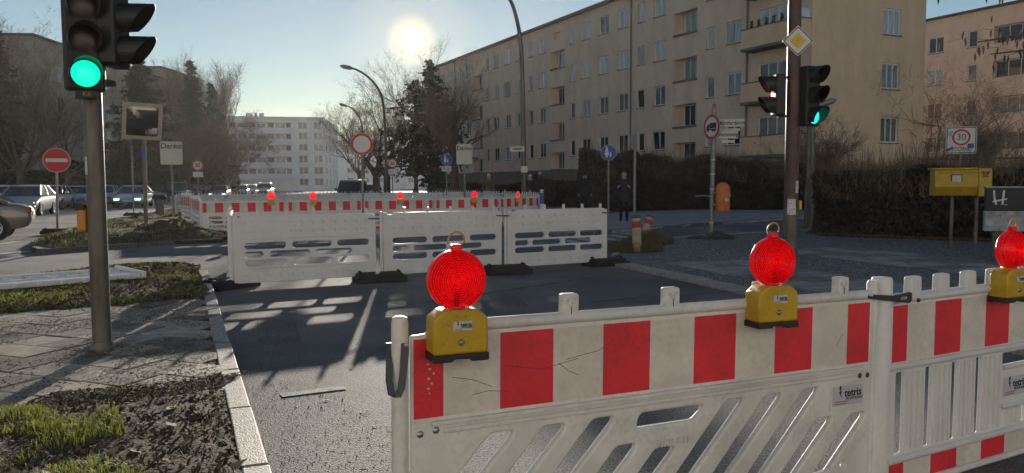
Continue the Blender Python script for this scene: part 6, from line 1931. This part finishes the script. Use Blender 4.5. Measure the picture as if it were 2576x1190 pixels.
def car(label, pos, heading, kind, color, lights=False, name='car', cat='car', roofbars=False):
    """pos: centre on the ground; heading: direction the front looks (unit xy)"""
    L, Wd, zr, zb, (g0, g1, g2, g3), zh, ztl = KINDS[kind]
    ang = math.atan2(-heading[1], -heading[0])          # local +X runs from the front to the rear
    root = empty(name, (pos[0], pos[1], 0), ang, label, cat)
    pm = PAINTS[color]; w = Wd / 2; X = lambda x: x - L / 2
    q = MB(); secs = []
    st = [(0.0, .50, zh - .22, .80), (.06, .30, zh - .12, .92), (.35, .24, zh - .03, .98), (g0, .22, zb, 1.0), (g0 + .6, .22, zb, 1.0), (L * .55, .22, zb + .01, 1.0), (g3 - .3, .24, ztl, 1.0), (L - .25, .28, ztl - .02, .97), (L - .05, .34, ztl - .12, .92), (L, .50, ztl - .25, .84)]
    for x, z0, z1, f in st:
        ww = w * f
        zm = z0 + (z1 - z0) * .55
        pr = [(-ww * .90, z0), (-ww, z0 + .12), (-ww, zm), (-ww * .965, z1 - .05), (-ww * .88, z1), (0, z1 + .03), (ww * .88, z1), (ww * .965, z1 - .05), (ww, zm), (ww, z0 + .12), (ww * .90, z0), (-ww * .90, z0)]
        secs.append([(X(x), a, b) for a, b in pr])
    loft(q, secs); body = q.build('body', pm, root, smooth=True)
    sbm = body.modifiers.new('round', 'SUBSURF'); sbm.levels = 1; sbm.render_levels = 1
    # greenhouse: glass shell with painted roof and pillars
    q = MB()
    wr = w * .72; wb = w * .93
    sec = lambda x, zz, ww: (X(x), ww, zz)
    P = {}
    for sgn in (-1, 1):
        P[sgn] = [(X(g0), sgn * wb, zb - .02), (X(g1), sgn * wr, zr - .05), (X(g2), sgn * wr, zr - .05), (X(g3), sgn * wb * .98, ztl - .02)]
        a = P[sgn]; f = [a[0], a[1], a[2], a[3]]
        q.add(f, [(0, 1, 2, 3) if sgn > 0 else (3, 2, 1, 0)])
    a, b = P[-1], P[1]
    q.add([a[0], b[0], b[1], a[1]], [(0, 1, 2, 3)]); q.add([a[3], a[2], b[2], b[3]], [(0, 1, 2, 3)])
    gl = q.build('windows', M_CARGL, root)
    q = MB(); rs = []
    for x, z_, f in ((g1 - .06, zr - .06, .98), (g1 + .15, zr - .015, 1.0), ((g1 + g2) / 2, zr, 1.0), (g2 - .1, zr - .012, 1.0), (g2 + .06, zr - .06, .97)):
        ww = wr * f + .01
        rs.append([(X(x), -ww, z_ - .06), (X(x), -ww * .92, z_ - .01), (X(x), 0, z_ + .015), (X(x), ww * .92, z_ - .01), (X(x), ww, z_ - .06), (X(x), -ww, z_ - .06)])
    loft(q, rs); q.build('roof', pm, root, smooth=True)
    for sgn in (-1, 1):
        for (x0, z0, y0, x1, z1, y1, r) in ((g0, zb, wb, g1, zr - .06, wr, .035), (g3, ztl - .02, wb * .98, g2, zr - .06, wr, .05), ((g1 + g2) / 2 - .1, zb, wb + .012, (g1 + g2) / 2, zr - .06, wr + .012, .035)):
            q = MB(); q.tube([(X(x0), sgn * y0, z0), (X(x1), sgn * y1, z1)], r, 6); q.build('pillar', pm, root)
    me_t = None
    wr_ = .33 if kind in ('suv', 'van') else .31
    for x in (.82, L - .85):
        for sgn in (-1, 1):
            Mx = Matrix.Translation((X(x), sgn * (w - .10), wr_)) @ Matrix.Rotation(-sgn * math.pi / 2, 4, 'X')
            q = MB(); q.lathe([(wr_ + .06, .104), (wr_ + .055, -.02)], 24, Mx); q.lathe([(0, .1025), (wr_ + .06, .1025)], 24, Mx); q.build('wheel_arch', M_TRIMB, root)
            q = MB(); q.lathe([(wr_ * .66, .118), (wr_ * .95, .122), (wr_, .09), (wr_, -.08), (wr_ * .6, -.09)], 24, Mx); wh = q.build('wheel', M_TYRE, root, smooth=True)
            q = MB(); q.lathe([(0, .112), (.05, .112), (.06, .106)], 12, Mx)
            for k in range(6):
                a_ = k * math.pi / 3; q.box((.03, -.028, .104), (wr_ * .62, .028, .114), Mx @ Matrix.Rotation(a_, 4, 'Z'))
            q.lathe([(wr_ * .58, .114), (wr_ * .68, .121)], 24, Mx); q.build('rim', M_RIM, wh)
    for sgn in (-1, 1):
        q = MB(); q.box((X(-.005), sgn * w * .48 if sgn > 0 else -w * .86, zh - .27), (X(.16), w * .86 if sgn > 0 else -w * .48, zh - .12)); q.build('headlight', M_HEAD if lights else M_HEADOFF, root, bevel=.02)
        q = MB(); q.box((X(L - .12), sgn * w * .55 if sgn > 0 else -w * .9, ztl - .28), (X(L + .008), w * .9 if sgn > 0 else -w * .55, ztl - .12)); q.build('tail_light', M_TAIL, root, bevel=.02)
        q = MB(); q.box((X(g0 + .25), sgn * (w + .0) if sgn > 0 else -(w + .17), zb + .01), (X(g0 + .42), (w + .17) if sgn > 0 else -(w - .0), zb + .14)); q.build('wing_mirror', pm, root, bevel=.03)
    q = MB(); q.box((X(-.012), -w * .5, .42), (X(.05), w * .5, zh - .26)); q.build('grille', M_TRIMB, root)
    q = MB(); q.box((X(-.02), -.26, .40), (X(-.006), .26, .51)); q.build('licence_plate', M_NPL, root)
    q = MB(); q.box((X(L + .004), -.26, .62), (X(L + .02), .26, .73)); q.build('licence_plate', M_NPL, root)
    if roofbars:
        for sgn in (-1, 1):
            q = MB(); q.tube([(X(g1 + .1), sgn * wr * .9, zr + .04), (X(g2 - .1), sgn * wr * .9, zr + .04)], .02, 6); q.build('roof_bar', M_RIM, root)
    return root
def hd(az):     # heading of an oncoming car whose road axis runs at azimuth az
    return (-math.sin(rad(az)), -math.cos(rad(az)))
def car_at(label, px, Y, az_off, kind, color, **k):
    p = at(px, 465, Y); az = (math.degrees(math.atan2(p.x, p.y)) - 7.2) / 2 + az_off      # lane direction
    return car(label, (p.x, p.y), hd(az), kind, color, **k)
wq = G(48, 598)
car('bronze grey car cut by the left picture edge', (wq.x - 1.75, wq.y - .85), (-.88, -.47), 'sedan', 'bronze')
car_at('silver car second from the left edge, its flank in full sun', 66, 38.0, 1.1, 'hatch', 'silver')
car_at('silver car just left of the no entry sign post', 128, 47.5, 1.1, 'hatch', 'silver')
car_at('pale blue grey car directly right of the no entry sign post', 195, 51.5, -1.1, 'sedan', 'ice')
car_at('silver car half hidden by the near traffic light pole', 262, 57, -1.0, 'hatch', 'silver')
car_at('light blue car with its headlights on beside the traffic mirror post', 336, 51.0, 0.8, 'sedan', 'ice', lights=True)
car_at('dark car peeking out behind the light blue car', 292, 63, 0.6, 'sedan', 'dark')
car_at('white car between the light blue car and the left thank you sign', 395, 68, 0.4, 'hatch', 'white')
car_at('dark blue tall car behind the left thank you sign', 446, 64, -0.5, 'suv', 'blue')
car_at('small silver car right of the dark blue tall car', 486, 80, 0.3, 'hatch', 'silver')
car_at('dark car below the left speed limit sign', 515, 82, 0.3, 'sedan', 'dark')
car_at('dark car with its lamps lit in front of the white van', 553, 78, 0.2, 'sedan', 'grey', lights=True)
car_at('white van in the queue of cars', 572, 98, -0.8, 'van', 'white', name='van', cat='van')
car_at('dark car right of the white van', 606, 92, -0.2, 'hatch', 'dark')
car_at('small dark car left of the tall pale car', 630, 98, -0.3, 'hatch', 'grey')
car_at('tall pale car with lamps lit at the end of the queue', 666, 92, 0.5, 'suv', 'ice', lights=True, roofbars=True)
car_at('dark car in the gap between the silver cars left of the traffic light pole', 232, 68, .5, 'hatch', 'dark')
car_at('pale car just right of the traffic light pole, behind the light blue car', 318, 74, -.5, 'hatch', 'white')
car_at('grey car tucked in left of the dark blue tall car', 424, 82, .3, 'sedan', 'grey')
car_at('white car at the far left edge behind the bronze grey car', 8, 44, 0, 'hatch', 'white')
p = at(888, 465, 46); car('black estate car seen from behind left of the round white sign', (p.x, p.y), (-.2, .98), 'suv', 'black', roofbars=True)
p = at(934, 465, 62); car('pale car partly hidden behind the black estate car', (p.x, p.y), (-.2, .98), 'hatch', 'white')

# motorcycles by the conifers
def motorcycle(label, px, Y, ang, col):
    p = at(px, 465, Y)
    root = empty('motorcycle', (p.x, p.y, 0), ang, label, 'motorcycle')
    for x in (-.62, .62):
        Mx = Matrix.Translation((x, 0, .3)) @ Matrix.Rotation(math.pi / 2, 4, 'X')
        q = MB(); q.lathe([(.2, .05), (.29, .06), (.3, 0), (.29, -.06), (.2, -.05), (.2, .05)], 20, Mx); wh = q.build('wheel', M_TYRE, root, smooth=True)
        q = MB(); q.lathe([(0, .02), (.21, .02), (.21, -.02), (0, -.02)], 16, Mx); q.build('rim', M_RIM, wh)
    q = MB(); q.tube([(-.62, 0, .3), (-.45, 0, .75), (-.36, 0, 1.05)], .04, 8); q.build('fork', M_RIM, root)
    q = MB(); q.tube([(-.40, -.34, 1.1), (-.36, 0, 1.05), (-.40, .34, 1.1)], .02, 6); q.build('handlebar', M_TRIMB, root)
    q = MB(); q.tube([(-.42, 0, .8), (-.25, 0, .62), (.0, 0, .45), (.35, 0, .55), (.75, 0, .72)], [.16, .18, .2, .19, .1], 10); q.build('body', PAINTS[col], root, smooth=True)
    q = MB(); q.tube([(-.05, 0, .78), (.3, 0, .80), (.7, 0, .84)], [.1, .15, .1], 10); q.build('seat', M_TRIMB, root, smooth=True)
    q = MB(); q.tube([(-.55, 0, .92), (-.45, 0, .92)], .1, 12); q.build('headlight', M_HEADOFF, root)
    q = MB()
    for i in range(4): q.quad((-.52 + .02 * i, -.2 + .1 * i, 1.0), (-.52 + .02 * i, -.1 + .1 * i, 1.0), (-.40, -.1 + .1 * i, 1.35), (-.40, -.2 + .1 * i, 1.35))
    q.build('windscreen', M_CARGL, root)
    q = MB(); q.tube([(.1, .12, .3), (.12, .3, .0)], .015, 5); q.build('stand', M_RIM, root)
motorcycle('dark motorcycle parked left of the pale scooter', 1062, 42, rad(30), 'dark')
motorcycle('pale blue scooter parked under the blue footpath sign', 1095, 41, rad(55), 'ice')

# ------------------------------------------------------------------ people
M_SKIN = mat('skin', (0.42, 0.25, 0.18), .6)
M_COATB = mat('coat_brown', (0.13, 0.085, 0.05), .9, var=.2, scale=8)
M_COATD = mat('coat_dark', (0.016, 0.017, 0.022), .85, var=.3, scale=8)
M_COATN = mat('coat_navy', (0.014, 0.018, 0.032), .85, var=.3, scale=8)
M_TROU = mat('trousers_dark', (0.014, 0.014, 0.017), .9)
M_HATW = mat('hat_white', (0.6, 0.58, 0.55), .9)
M_HOOD = mat('hood_blue', (0.03, 0.045, 0.08), .9)
M_SHOE = mat('shoe', (0.02, 0.018, 0.016), .7)
def person(label, loc, rz, coat, hands='front', stride=0.25, hat=None, hood=None, h=1.72):
    """one skinned body; -Y is the way the person looks"""
    k = h / 1.75
    root = empty('person', loc, rz, label, 'person')
    V = []; E = []; Rr = []
    def v(x, y, z, r, r2=None):
        V.append((x * k, y * k, z * k)); Rr.append((r * k, (r2 or r) * k)); return len(V) - 1
    def chain(*ids):
        for a, b in zip(ids[:-1], ids[1:]): E.append((a, b))
    pel = v(0, 0, .93, .17, .13); bel = v(0, 0, 1.08, .165, .125); ch = v(0, .0, 1.28, .19, .135); up = v(0, .01, 1.42, .15, .11); nk = v(0, .0, 1.51, .062); hd0 = v(0, -.015, 1.60, .085, .095); hd1 = v(0, -.015, 1.70, .07, .085)
    chain(pel, bel, ch, up, nk, hd0, hd1)
    for s_ in (-1, 1):
        f = s_ * stride
        hip = v(s_ * .10, 0, .86, .105); kn = v(s_ * .105, -.05 - f * .5, .50, .075); an = v(s_ * .105, .02 - f * .9, .10, .055); toe = v(s_ * .12, -.14 - f * .9, .045, .05, .04)
        chain(pel, hip, kn, an, toe)
        sh = v(s_ * .19, .01, 1.40, .085)
        if hands == 'front':
            el_ = v(s_ * .30, -.02, 1.14, .062); wr = v(s_ * .20, -.24, 1.20, .042); pa = v(s_ * .17, -.30, 1.23, .038, .024)
        else:
            el_ = v(s_ * .26, .03 + f * .3, 1.13, .06); wr = v(s_ * .25, -.06 + f * .7, .90, .042); pa = v(s_ * .245, -.09 + f * .8, .82, .038, .022)
        chain(up, sh, el_, wr, pa)
        # five fingers, rooted in the palm
        d = (Vector(V[pa]) - Vector(V[wr])).normalized()
        side = Vector((0, 0, 1)) if hands == 'front' else Vector((0, 1, 0))
        for i in range(4):
            b = Vector(V[pa]) / k + side * ((i - 1.5) * .019)
            a1 = v(*(b + d * .045), .0095); a2 = v(*(b + d * (.075 + .008 * (1.5 - abs(i - 1.5))) + Vector((-s_ * .018, 0, 0))), .008)
            E.append((pa, a1)); E.append((a1, a2))
        tb = Vector(V[wr]) / k * .4 + Vector(V[pa]) / k * .6
        t1 = v(*(tb + side * .04 + d * .02), .011); t2 = v(*(tb + side * .05 + d * .055), .009)
        E.append((pa, t1)); E.append((t1, t2))
    me = bpy.data.meshes.new('body'); me.from_pydata(V, E, [])
    o = bpy.data.objects.new('body', me); COL.objects.link(o); o.parent = root
    sk = o.modifiers.new('skin', 'SKIN'); 
    for i, d in enumerate(me.skin_vertices[0].data):
        d.radius = Rr[i]; d.use_root = (i == 0)
    sb = o.modifiers.new('sub', 'SUBSURF'); sb.levels = 2; sb.render_levels = 2
    dg = bpy.context.evaluated_depsgraph_get()
    m2 = bpy.data.meshes.new_from_object(o.evaluated_get(dg))
    o.modifiers.clear(); o.data = m2
    for m in (coat, M_TROU, M_SKIN, M_SHOE): m2.materials.append(m)
    arm_w = [Vector(V[i]) for i in range(len(V))]
    idx = []
    for p in m2.polygons:
        c = p.center / k
        if c.z > 1.505: mi = 2
        elif c.z < .10: mi = 3
        elif c.z < .80 and abs(c.x) < .2: mi = 1
        else: mi = 0
        if hands == 'front' and c.y < -.262: mi = 2
        if hands != 'front' and abs(c.x) > .21 and c.z < .875: mi = 2
        idx.append(mi)
    m2.polygons.foreach_set('material_index', idx); m2.polygons.foreach_set('use_smooth', [True] * len(idx))
    # coat skirt, face, hair or hat
    q = MB(); n = 18; secs = []
    for z_, rx, ry in ((1.16, .185, .14), (.95, .20, .16), (.74, .215, .175), (.72, .21, .17)):
        secs.append([(rx * k * math.cos(6.2832 * i / n), ry * k * math.sin(6.2832 * i / n), z_ * k) for i in range(n + 1)])
    loft(q, secs, False); q.build('coat_skirt', coat, root, smooth=True)
    Mh = Matrix.Translation((0, -.018 * k, 1.645 * k)) @ Matrix.Diagonal((.082 * k, .098 * k, .118 * k, 1))
    prof = [(math.sin(rad(t)), -math.cos(rad(t))) for t in range(0, 181, 15)]
    q = MB(); q.lathe([(abs(a), b) for a, b in prof], 18, Mh); hdm = q.build('head', M_SKIN, root, smooth=True)
    q = MB(); q.tube([(0, -.105 * k, 1.665 * k), (0, -.132 * k, 1.625 * k), (0, -.11 * k, 1.615 * k)], [.008, .016, .012], 6); q.build('nose', M_SKIN, hdm, smooth=True)
    for s_ in (-1, 1):
        q = MB(); q.lathe([(0, .006), (.009, .004), (.011, 0)], 8, Matrix.Translation((s_ * .032 * k, -.108 * k, 1.662 * k)) @ Matrix.Rotation(math.pi / 2, 4, 'X')); q.build('eye', M_BLACK, hdm)
        q = MB(); q.tube([(s_ * .08 * k, 0, 1.67 * k), (s_ * .088 * k, .005, 1.645 * k), (s_ * .08 * k, 0, 1.61 * k)], [.01, .016, .01], 6); q.build('ear', M_SKIN, hdm)
    q = MB(); q.box((-.024 * k, -.115 * k, 1.575 * k), (.024 * k, -.105 * k, 1.584 * k)); q.build('mouth', mat('lips', (.25, .09, .08), .6), hdm)
    Mt = Matrix.Translation((0, -.008 * k, 1.655 * k)) @ Matrix.Diagonal((.096 * k, .112 * k, .128 * k, 1))
    top = hat or hood or mat('hair_dark', (.02, .016, .013), .8)
    q = MB()
    q.lathe([(math.sin(rad(t)), math.cos(rad(t))) for t in range(0, 76 if not hood else 70, 10)], 18, Mt)
    nm = 'hat' if hat else 'hood' if hood else 'hair'
    if hood or not hat:
        # back and sides, open at the face
        ns = 16
        for i in range(ns):
            t0, t1 = rad(-25 + 230 * i / ns), rad(-25 + 230 * (i + 1) / ns)
            zlo = -1.25 if hood else -.35
            pt = lambda t, z_, f: Mt @ Vector((f * math.cos(t), f * math.sin(t), z_))
            q.quad(pt(t0, .35, .95), pt(t1, .35, .95), pt(t1, -.4, 1.0), pt(t0, -.4, 1.0))
            if hood: q.quad(pt(t0, -.4, 1.0), pt(t1, -.4, 1.0), pt(t1, zlo, 1.1), pt(t0, zlo, 1.1))
    q.build(nm, top, root, smooth=True)
    return root
def pat(px, Y, z=.09):
    p = at(px, 465, Y); return (p.x, p.y, z)
person('person in a navy coat with the hood up, both hands held at the chest', pat(1570, 26.5), rad(-10), M_COATN, 'front', .05, hood=M_HOOD, h=1.72)
person('person in black seen from behind, walking left of the blue footpath sign', pat(1471, 33), rad(170), M_COATD, 'down', .2, h=1.80)
person('person in a brown coat and white hat behind the site fence', pat(1229, 37), rad(150), M_COATB, 'down', .2, hat=M_HATW, h=1.78)
person('person in a dark coat and white hat just right of the tall lamp post', pat(1333, 36), rad(160), M_COATD, 'down', .2, hat=M_HATW, h=1.72)
# ------------------------------------------------------------------ grass, leaves and air
M_GRASS = mat('grass', (0.19, 0.23, 0.032), .6, var=.45, scale=3, trans=.45, col2=(0.42, 0.44, 0.075))
M_GRASSD = mat('dry_grass', (0.15, 0.125, 0.05), .8, var=.4, scale=3, trans=.25)
M_LITTER = mat('leaf_litter', (0.075, 0.045, 0.024), .9, var=.7, scale=14, col2=(0.20, 0.125, 0.065))
M_STRAW = mat('straw', (0.30, 0.24, 0.14), .8, var=.3, scale=5)
def blades(name, label, poly, zf, n, h, seed, m, clump=1.4, thr=.5, w=.0035, cat='grass', lean=.5):
    r = np.random.default_rng(seed)
    xs = [p[0] for p in poly]; ys = [p[1] for p in poly]
    X = r.uniform(min(xs), max(xs), n * 5); Y = r.uniform(min(ys), max(ys), n * 5)
    dens = vnoise(X, Y, clump, seed) * .6 + vnoise(X, Y, clump * 3.1, seed + 1) * .4
    ok = inside_np(X, Y, poly) & (dens > thr + r.uniform(-.06, .06, X.size))
    X, Y, dens = X[ok][:n], Y[ok][:n], dens[ok][:n]; n = len(X)
    Z = zf(X, Y)
    a = r.uniform(0, 6.283, n); hh = h * r.uniform(.4, 1.25, n) * (.7 + dens * .6)
    dx, dy = np.cos(a), np.sin(a); b = lean * r.uniform(.2, 1.3, n)
    W_ = w * r.uniform(.7, 1.3, n)
    sx, sy = -dy * W_, dx * W_
    p0 = np.stack([X, Y, Z - .01], 1)
    m1 = p0 + np.stack([dx * hh * b * .35, dy * hh * b * .35, hh * .6], 1)
    t1 = p0 + np.stack([dx * hh * b, dy * hh * b, hh * (1 - .25 * b)], 1)
    s_ = np.stack([sx, sy, 0 * sx], 1)
    V = np.stack([p0 - s_, p0 + s_, m1 + s_ * .75, m1 - s_ * .75, t1], 1).reshape(-1, 3)
    base_ = np.arange(n)[:, None] * 5
    q4 = base_ + np.array([[0, 1, 2, 3]]); q3 = base_ + np.array([[3, 2, 4, 4]])
    me = bpy.data.meshes.new(name)
    F4 = [tuple(f) for f in q4.tolist()] + [tuple(f[:3]) for f in q3.tolist()]
    me.from_pydata(V.tolist(), [], F4)
    o = obj(name, me, m)
    return tag(o, label, cat, kind='stuff')
def flecks(name, label, poly, zf, n, size, seed, m, cat='leaf litter', thr=0.0, lift=.004, tilt=.5, clump=2.0):
    r = np.random.default_rng(seed)
    xs = [p[0] for p in poly]; ys = [p[1] for p in poly]
    X = r.uniform(min(xs), max(xs), n * 4); Y = r.uniform(min(ys), max(ys), n * 4)
    d = vnoise(X, Y, clump, seed) * .6 + vnoise(X, Y, clump * 3, seed + 2) * .4
    ok = inside_np(X, Y, poly) & (d > thr + r.uniform(-.12, .12, X.size))
    X, Y = X[ok][:n], Y[ok][:n]; n = len(X)
    C = np.stack([X, Y, zf(X, Y) + lift], 1)
    a = r.uniform(0, 6.283, n); d1 = np.stack([np.cos(a), np.sin(a), r.normal(0, tilt, n)], 1); d2 = np.stack([-np.sin(a), np.cos(a), r.normal(0, tilt, n)], 1)
    s_ = (size * r.uniform(.3, 1.3, n))[:, None]; el_ = r.uniform(.2, .6, n)[:, None]
    C = C + np.stack([0 * X, 0 * X, s_[:, 0] * .35 * tilt], 1)
    V = np.stack([C - d1 * s_, C + d2 * s_ * el_, C + d1 * s_, C - d2 * s_ * el_], 1).reshape(-1, 3)
    return tag(obj(name, fast_mesh(name, V, np.arange(len(V)).reshape(-1, 4), 4), m), label, cat, kind='stuff')
flat = lambda z: (lambda x, y: np.full(np.shape(x), z))
vf_near = [p for p in verge_front]
left_part = [xy(kin(0)), xy(kin(1.1))] + [(-1.7, 3.9)] + [xy(p) for p in vf_edge[::-1][1:]] + [(-4.5, 3.2), (-4.5, 1.6)]
blades('grass', 'bright green grass tufts on the near verge', [(-1.35, 2.6), (-1.6, 3.3), (-2.2, 4.2)] + [xy(p) for p in vf_edge[:3][::-1]] + [(-3.6, 3.6), (-3.4, 2.2)], vz1, 9000, .06, 101, M_GRASS, 2.3, .54, .0024, lean=.8)
blades('dry_grass', 'dry pale grass on the near verge', verge_front, vz1, 5000, .05, 103, M_GRASSD, 2.2, .40, .0025, lean=1.2)
flecks('leaf_litter', 'brown leaf litter on the near verge', verge_front, vz1, 26000, .020, 104, M_LITTER)
flecks('straw_litter', 'pale stalks scattered on the near verge', verge_front, vz1, 500, .05, 105, M_STRAW, tilt=.25)
flecks('leaf_litter', 'crumbs of leaf dirt spread over the left paving slabs', walk, flat(.102), 32000, .013, 106, M_LITTER, thr=.38, lift=.003, tilt=.18, clump=1.3)
blades('grass', 'yellow green grass on the verge with the lying barrier', verge_back, vz2, 6000, .045, 111, M_GRASS, 1.3, .56, .004, lean=.9)
blades('dry_grass', 'dry grass on the verge with the lying barrier', verge_back, vz2, 7000, .04, 112, M_GRASSD, 1.3, .42, .004, lean=1.0)
flecks('leaf_litter', 'brown leaves on the verge with the lying barrier', verge_back, vz2, 9000, .03, 113, M_LITTER)
blades('grass', 'short grass on the traffic island', isl_in, vz3, 12000, .06, 121, M_GRASS, .6, .55, .009)
blades('dry_grass', 'dry grass on the traffic island', isl_in, vz3, 16000, .07, 122, M_GRASSD, .6, .38, .009, lean=1.0)
flecks('leaf_litter', 'brown leaves on the traffic island', isl_in, vz3, 8000, .05, 123, M_LITTER)
edge_strip = [xy(p + Vector((0, -.15, 0))) for p in vf_edge] + [xy(p + Vector((.05, .45, 0))) for p in vf_edge[::-1]]
flecks('soil_crumbs', 'soil and leaf crumbs where the near verge meets the slabs', edge_strip, flat(.106), 7000, .012, 107, M_LITTER, cat='soil', thr=.2, lift=.004, tilt=.4, clump=3)
# grit along the near kerb and on the lane
ga = [xy(kerb_start), xy(kerb_start + kdir * 5.2), xy(kerb_start + kdir * 4.8 - knor * .5), xy(kerb_start - knor * 1.5)]
flecks('road_grit', 'fine grit and crumbs in the gutter beside the near kerb', ga, flat(.001), 5000, .0055, 131, M_LITTER, cat='grit', thr=.2, tilt=.6, lift=.002)
flecks('straw_litter', 'pale stalks in the gutter beside the near kerb', ga, flat(.002), 50, .022, 132, M_STRAW, tilt=.12)
for mo, sd_ in ((mo1, 141), (mo2, 142)):
    blades('weeds', 'dark weeds at the foot of the ' + ('upright' if sd_ == 141 else 'tilted') + ' cream bollard', mo[2], mo[1], 1200, .22, sd_, M_GRASSD, 2, .25, .006, cat='weeds')
rlit = [xy(RA - rdir * 6 + rnor * .4), xy(RB + rnor * .4), xy(RB + rnor * 5), xy(RA - rdir * 6 + rnor * 7)]
flecks('leaf_litter', 'leaf crumbs over the right pavement', rlit, flat(.062), 2200, .013, 151, M_LITTER, thr=.45, tilt=.2, clump=.8)
hl = [(hg0.x - .3, hg0.y - .9), (hg1.x, hg1.y - 1.1), (hg1.x, hg1.y + .4), (hg0.x - .2, hg0.y + .4)]
flecks('leaf_litter', 'brown leaves heaped along the foot of the near hedge', hl, flat(.055), 9000, .035, 152, M_LITTER, tilt=.5)

# thin winter haze over the whole street
q = MB(); q.box((-150, -12, -1.0), (95, 345, 27)); hz = q.build('haze', [])
hm = bpy.data.materials.new('haze'); hm.use_nodes = True
t = hm.node_tree; t.nodes.remove(t.nodes['Principled BSDF'])
pv = t.nodes.new('ShaderNodeVolumePrincipled')
pv.inputs['Color'].default_value = (1.0, 0.97, 0.93, 1)
pv.inputs['Density'].default_value = HAZE
pv.inputs['Anisotropy'].default_value = 0.6
t.links.new(pv.outputs[0], t.nodes['Material Output'].inputs['Volume'])
hz.data.materials.append(hm)
hz['kind'] = 'stuff'; hz['label'] = 'thin pale winter haze filling the street'; hz['category'] = 'haze'
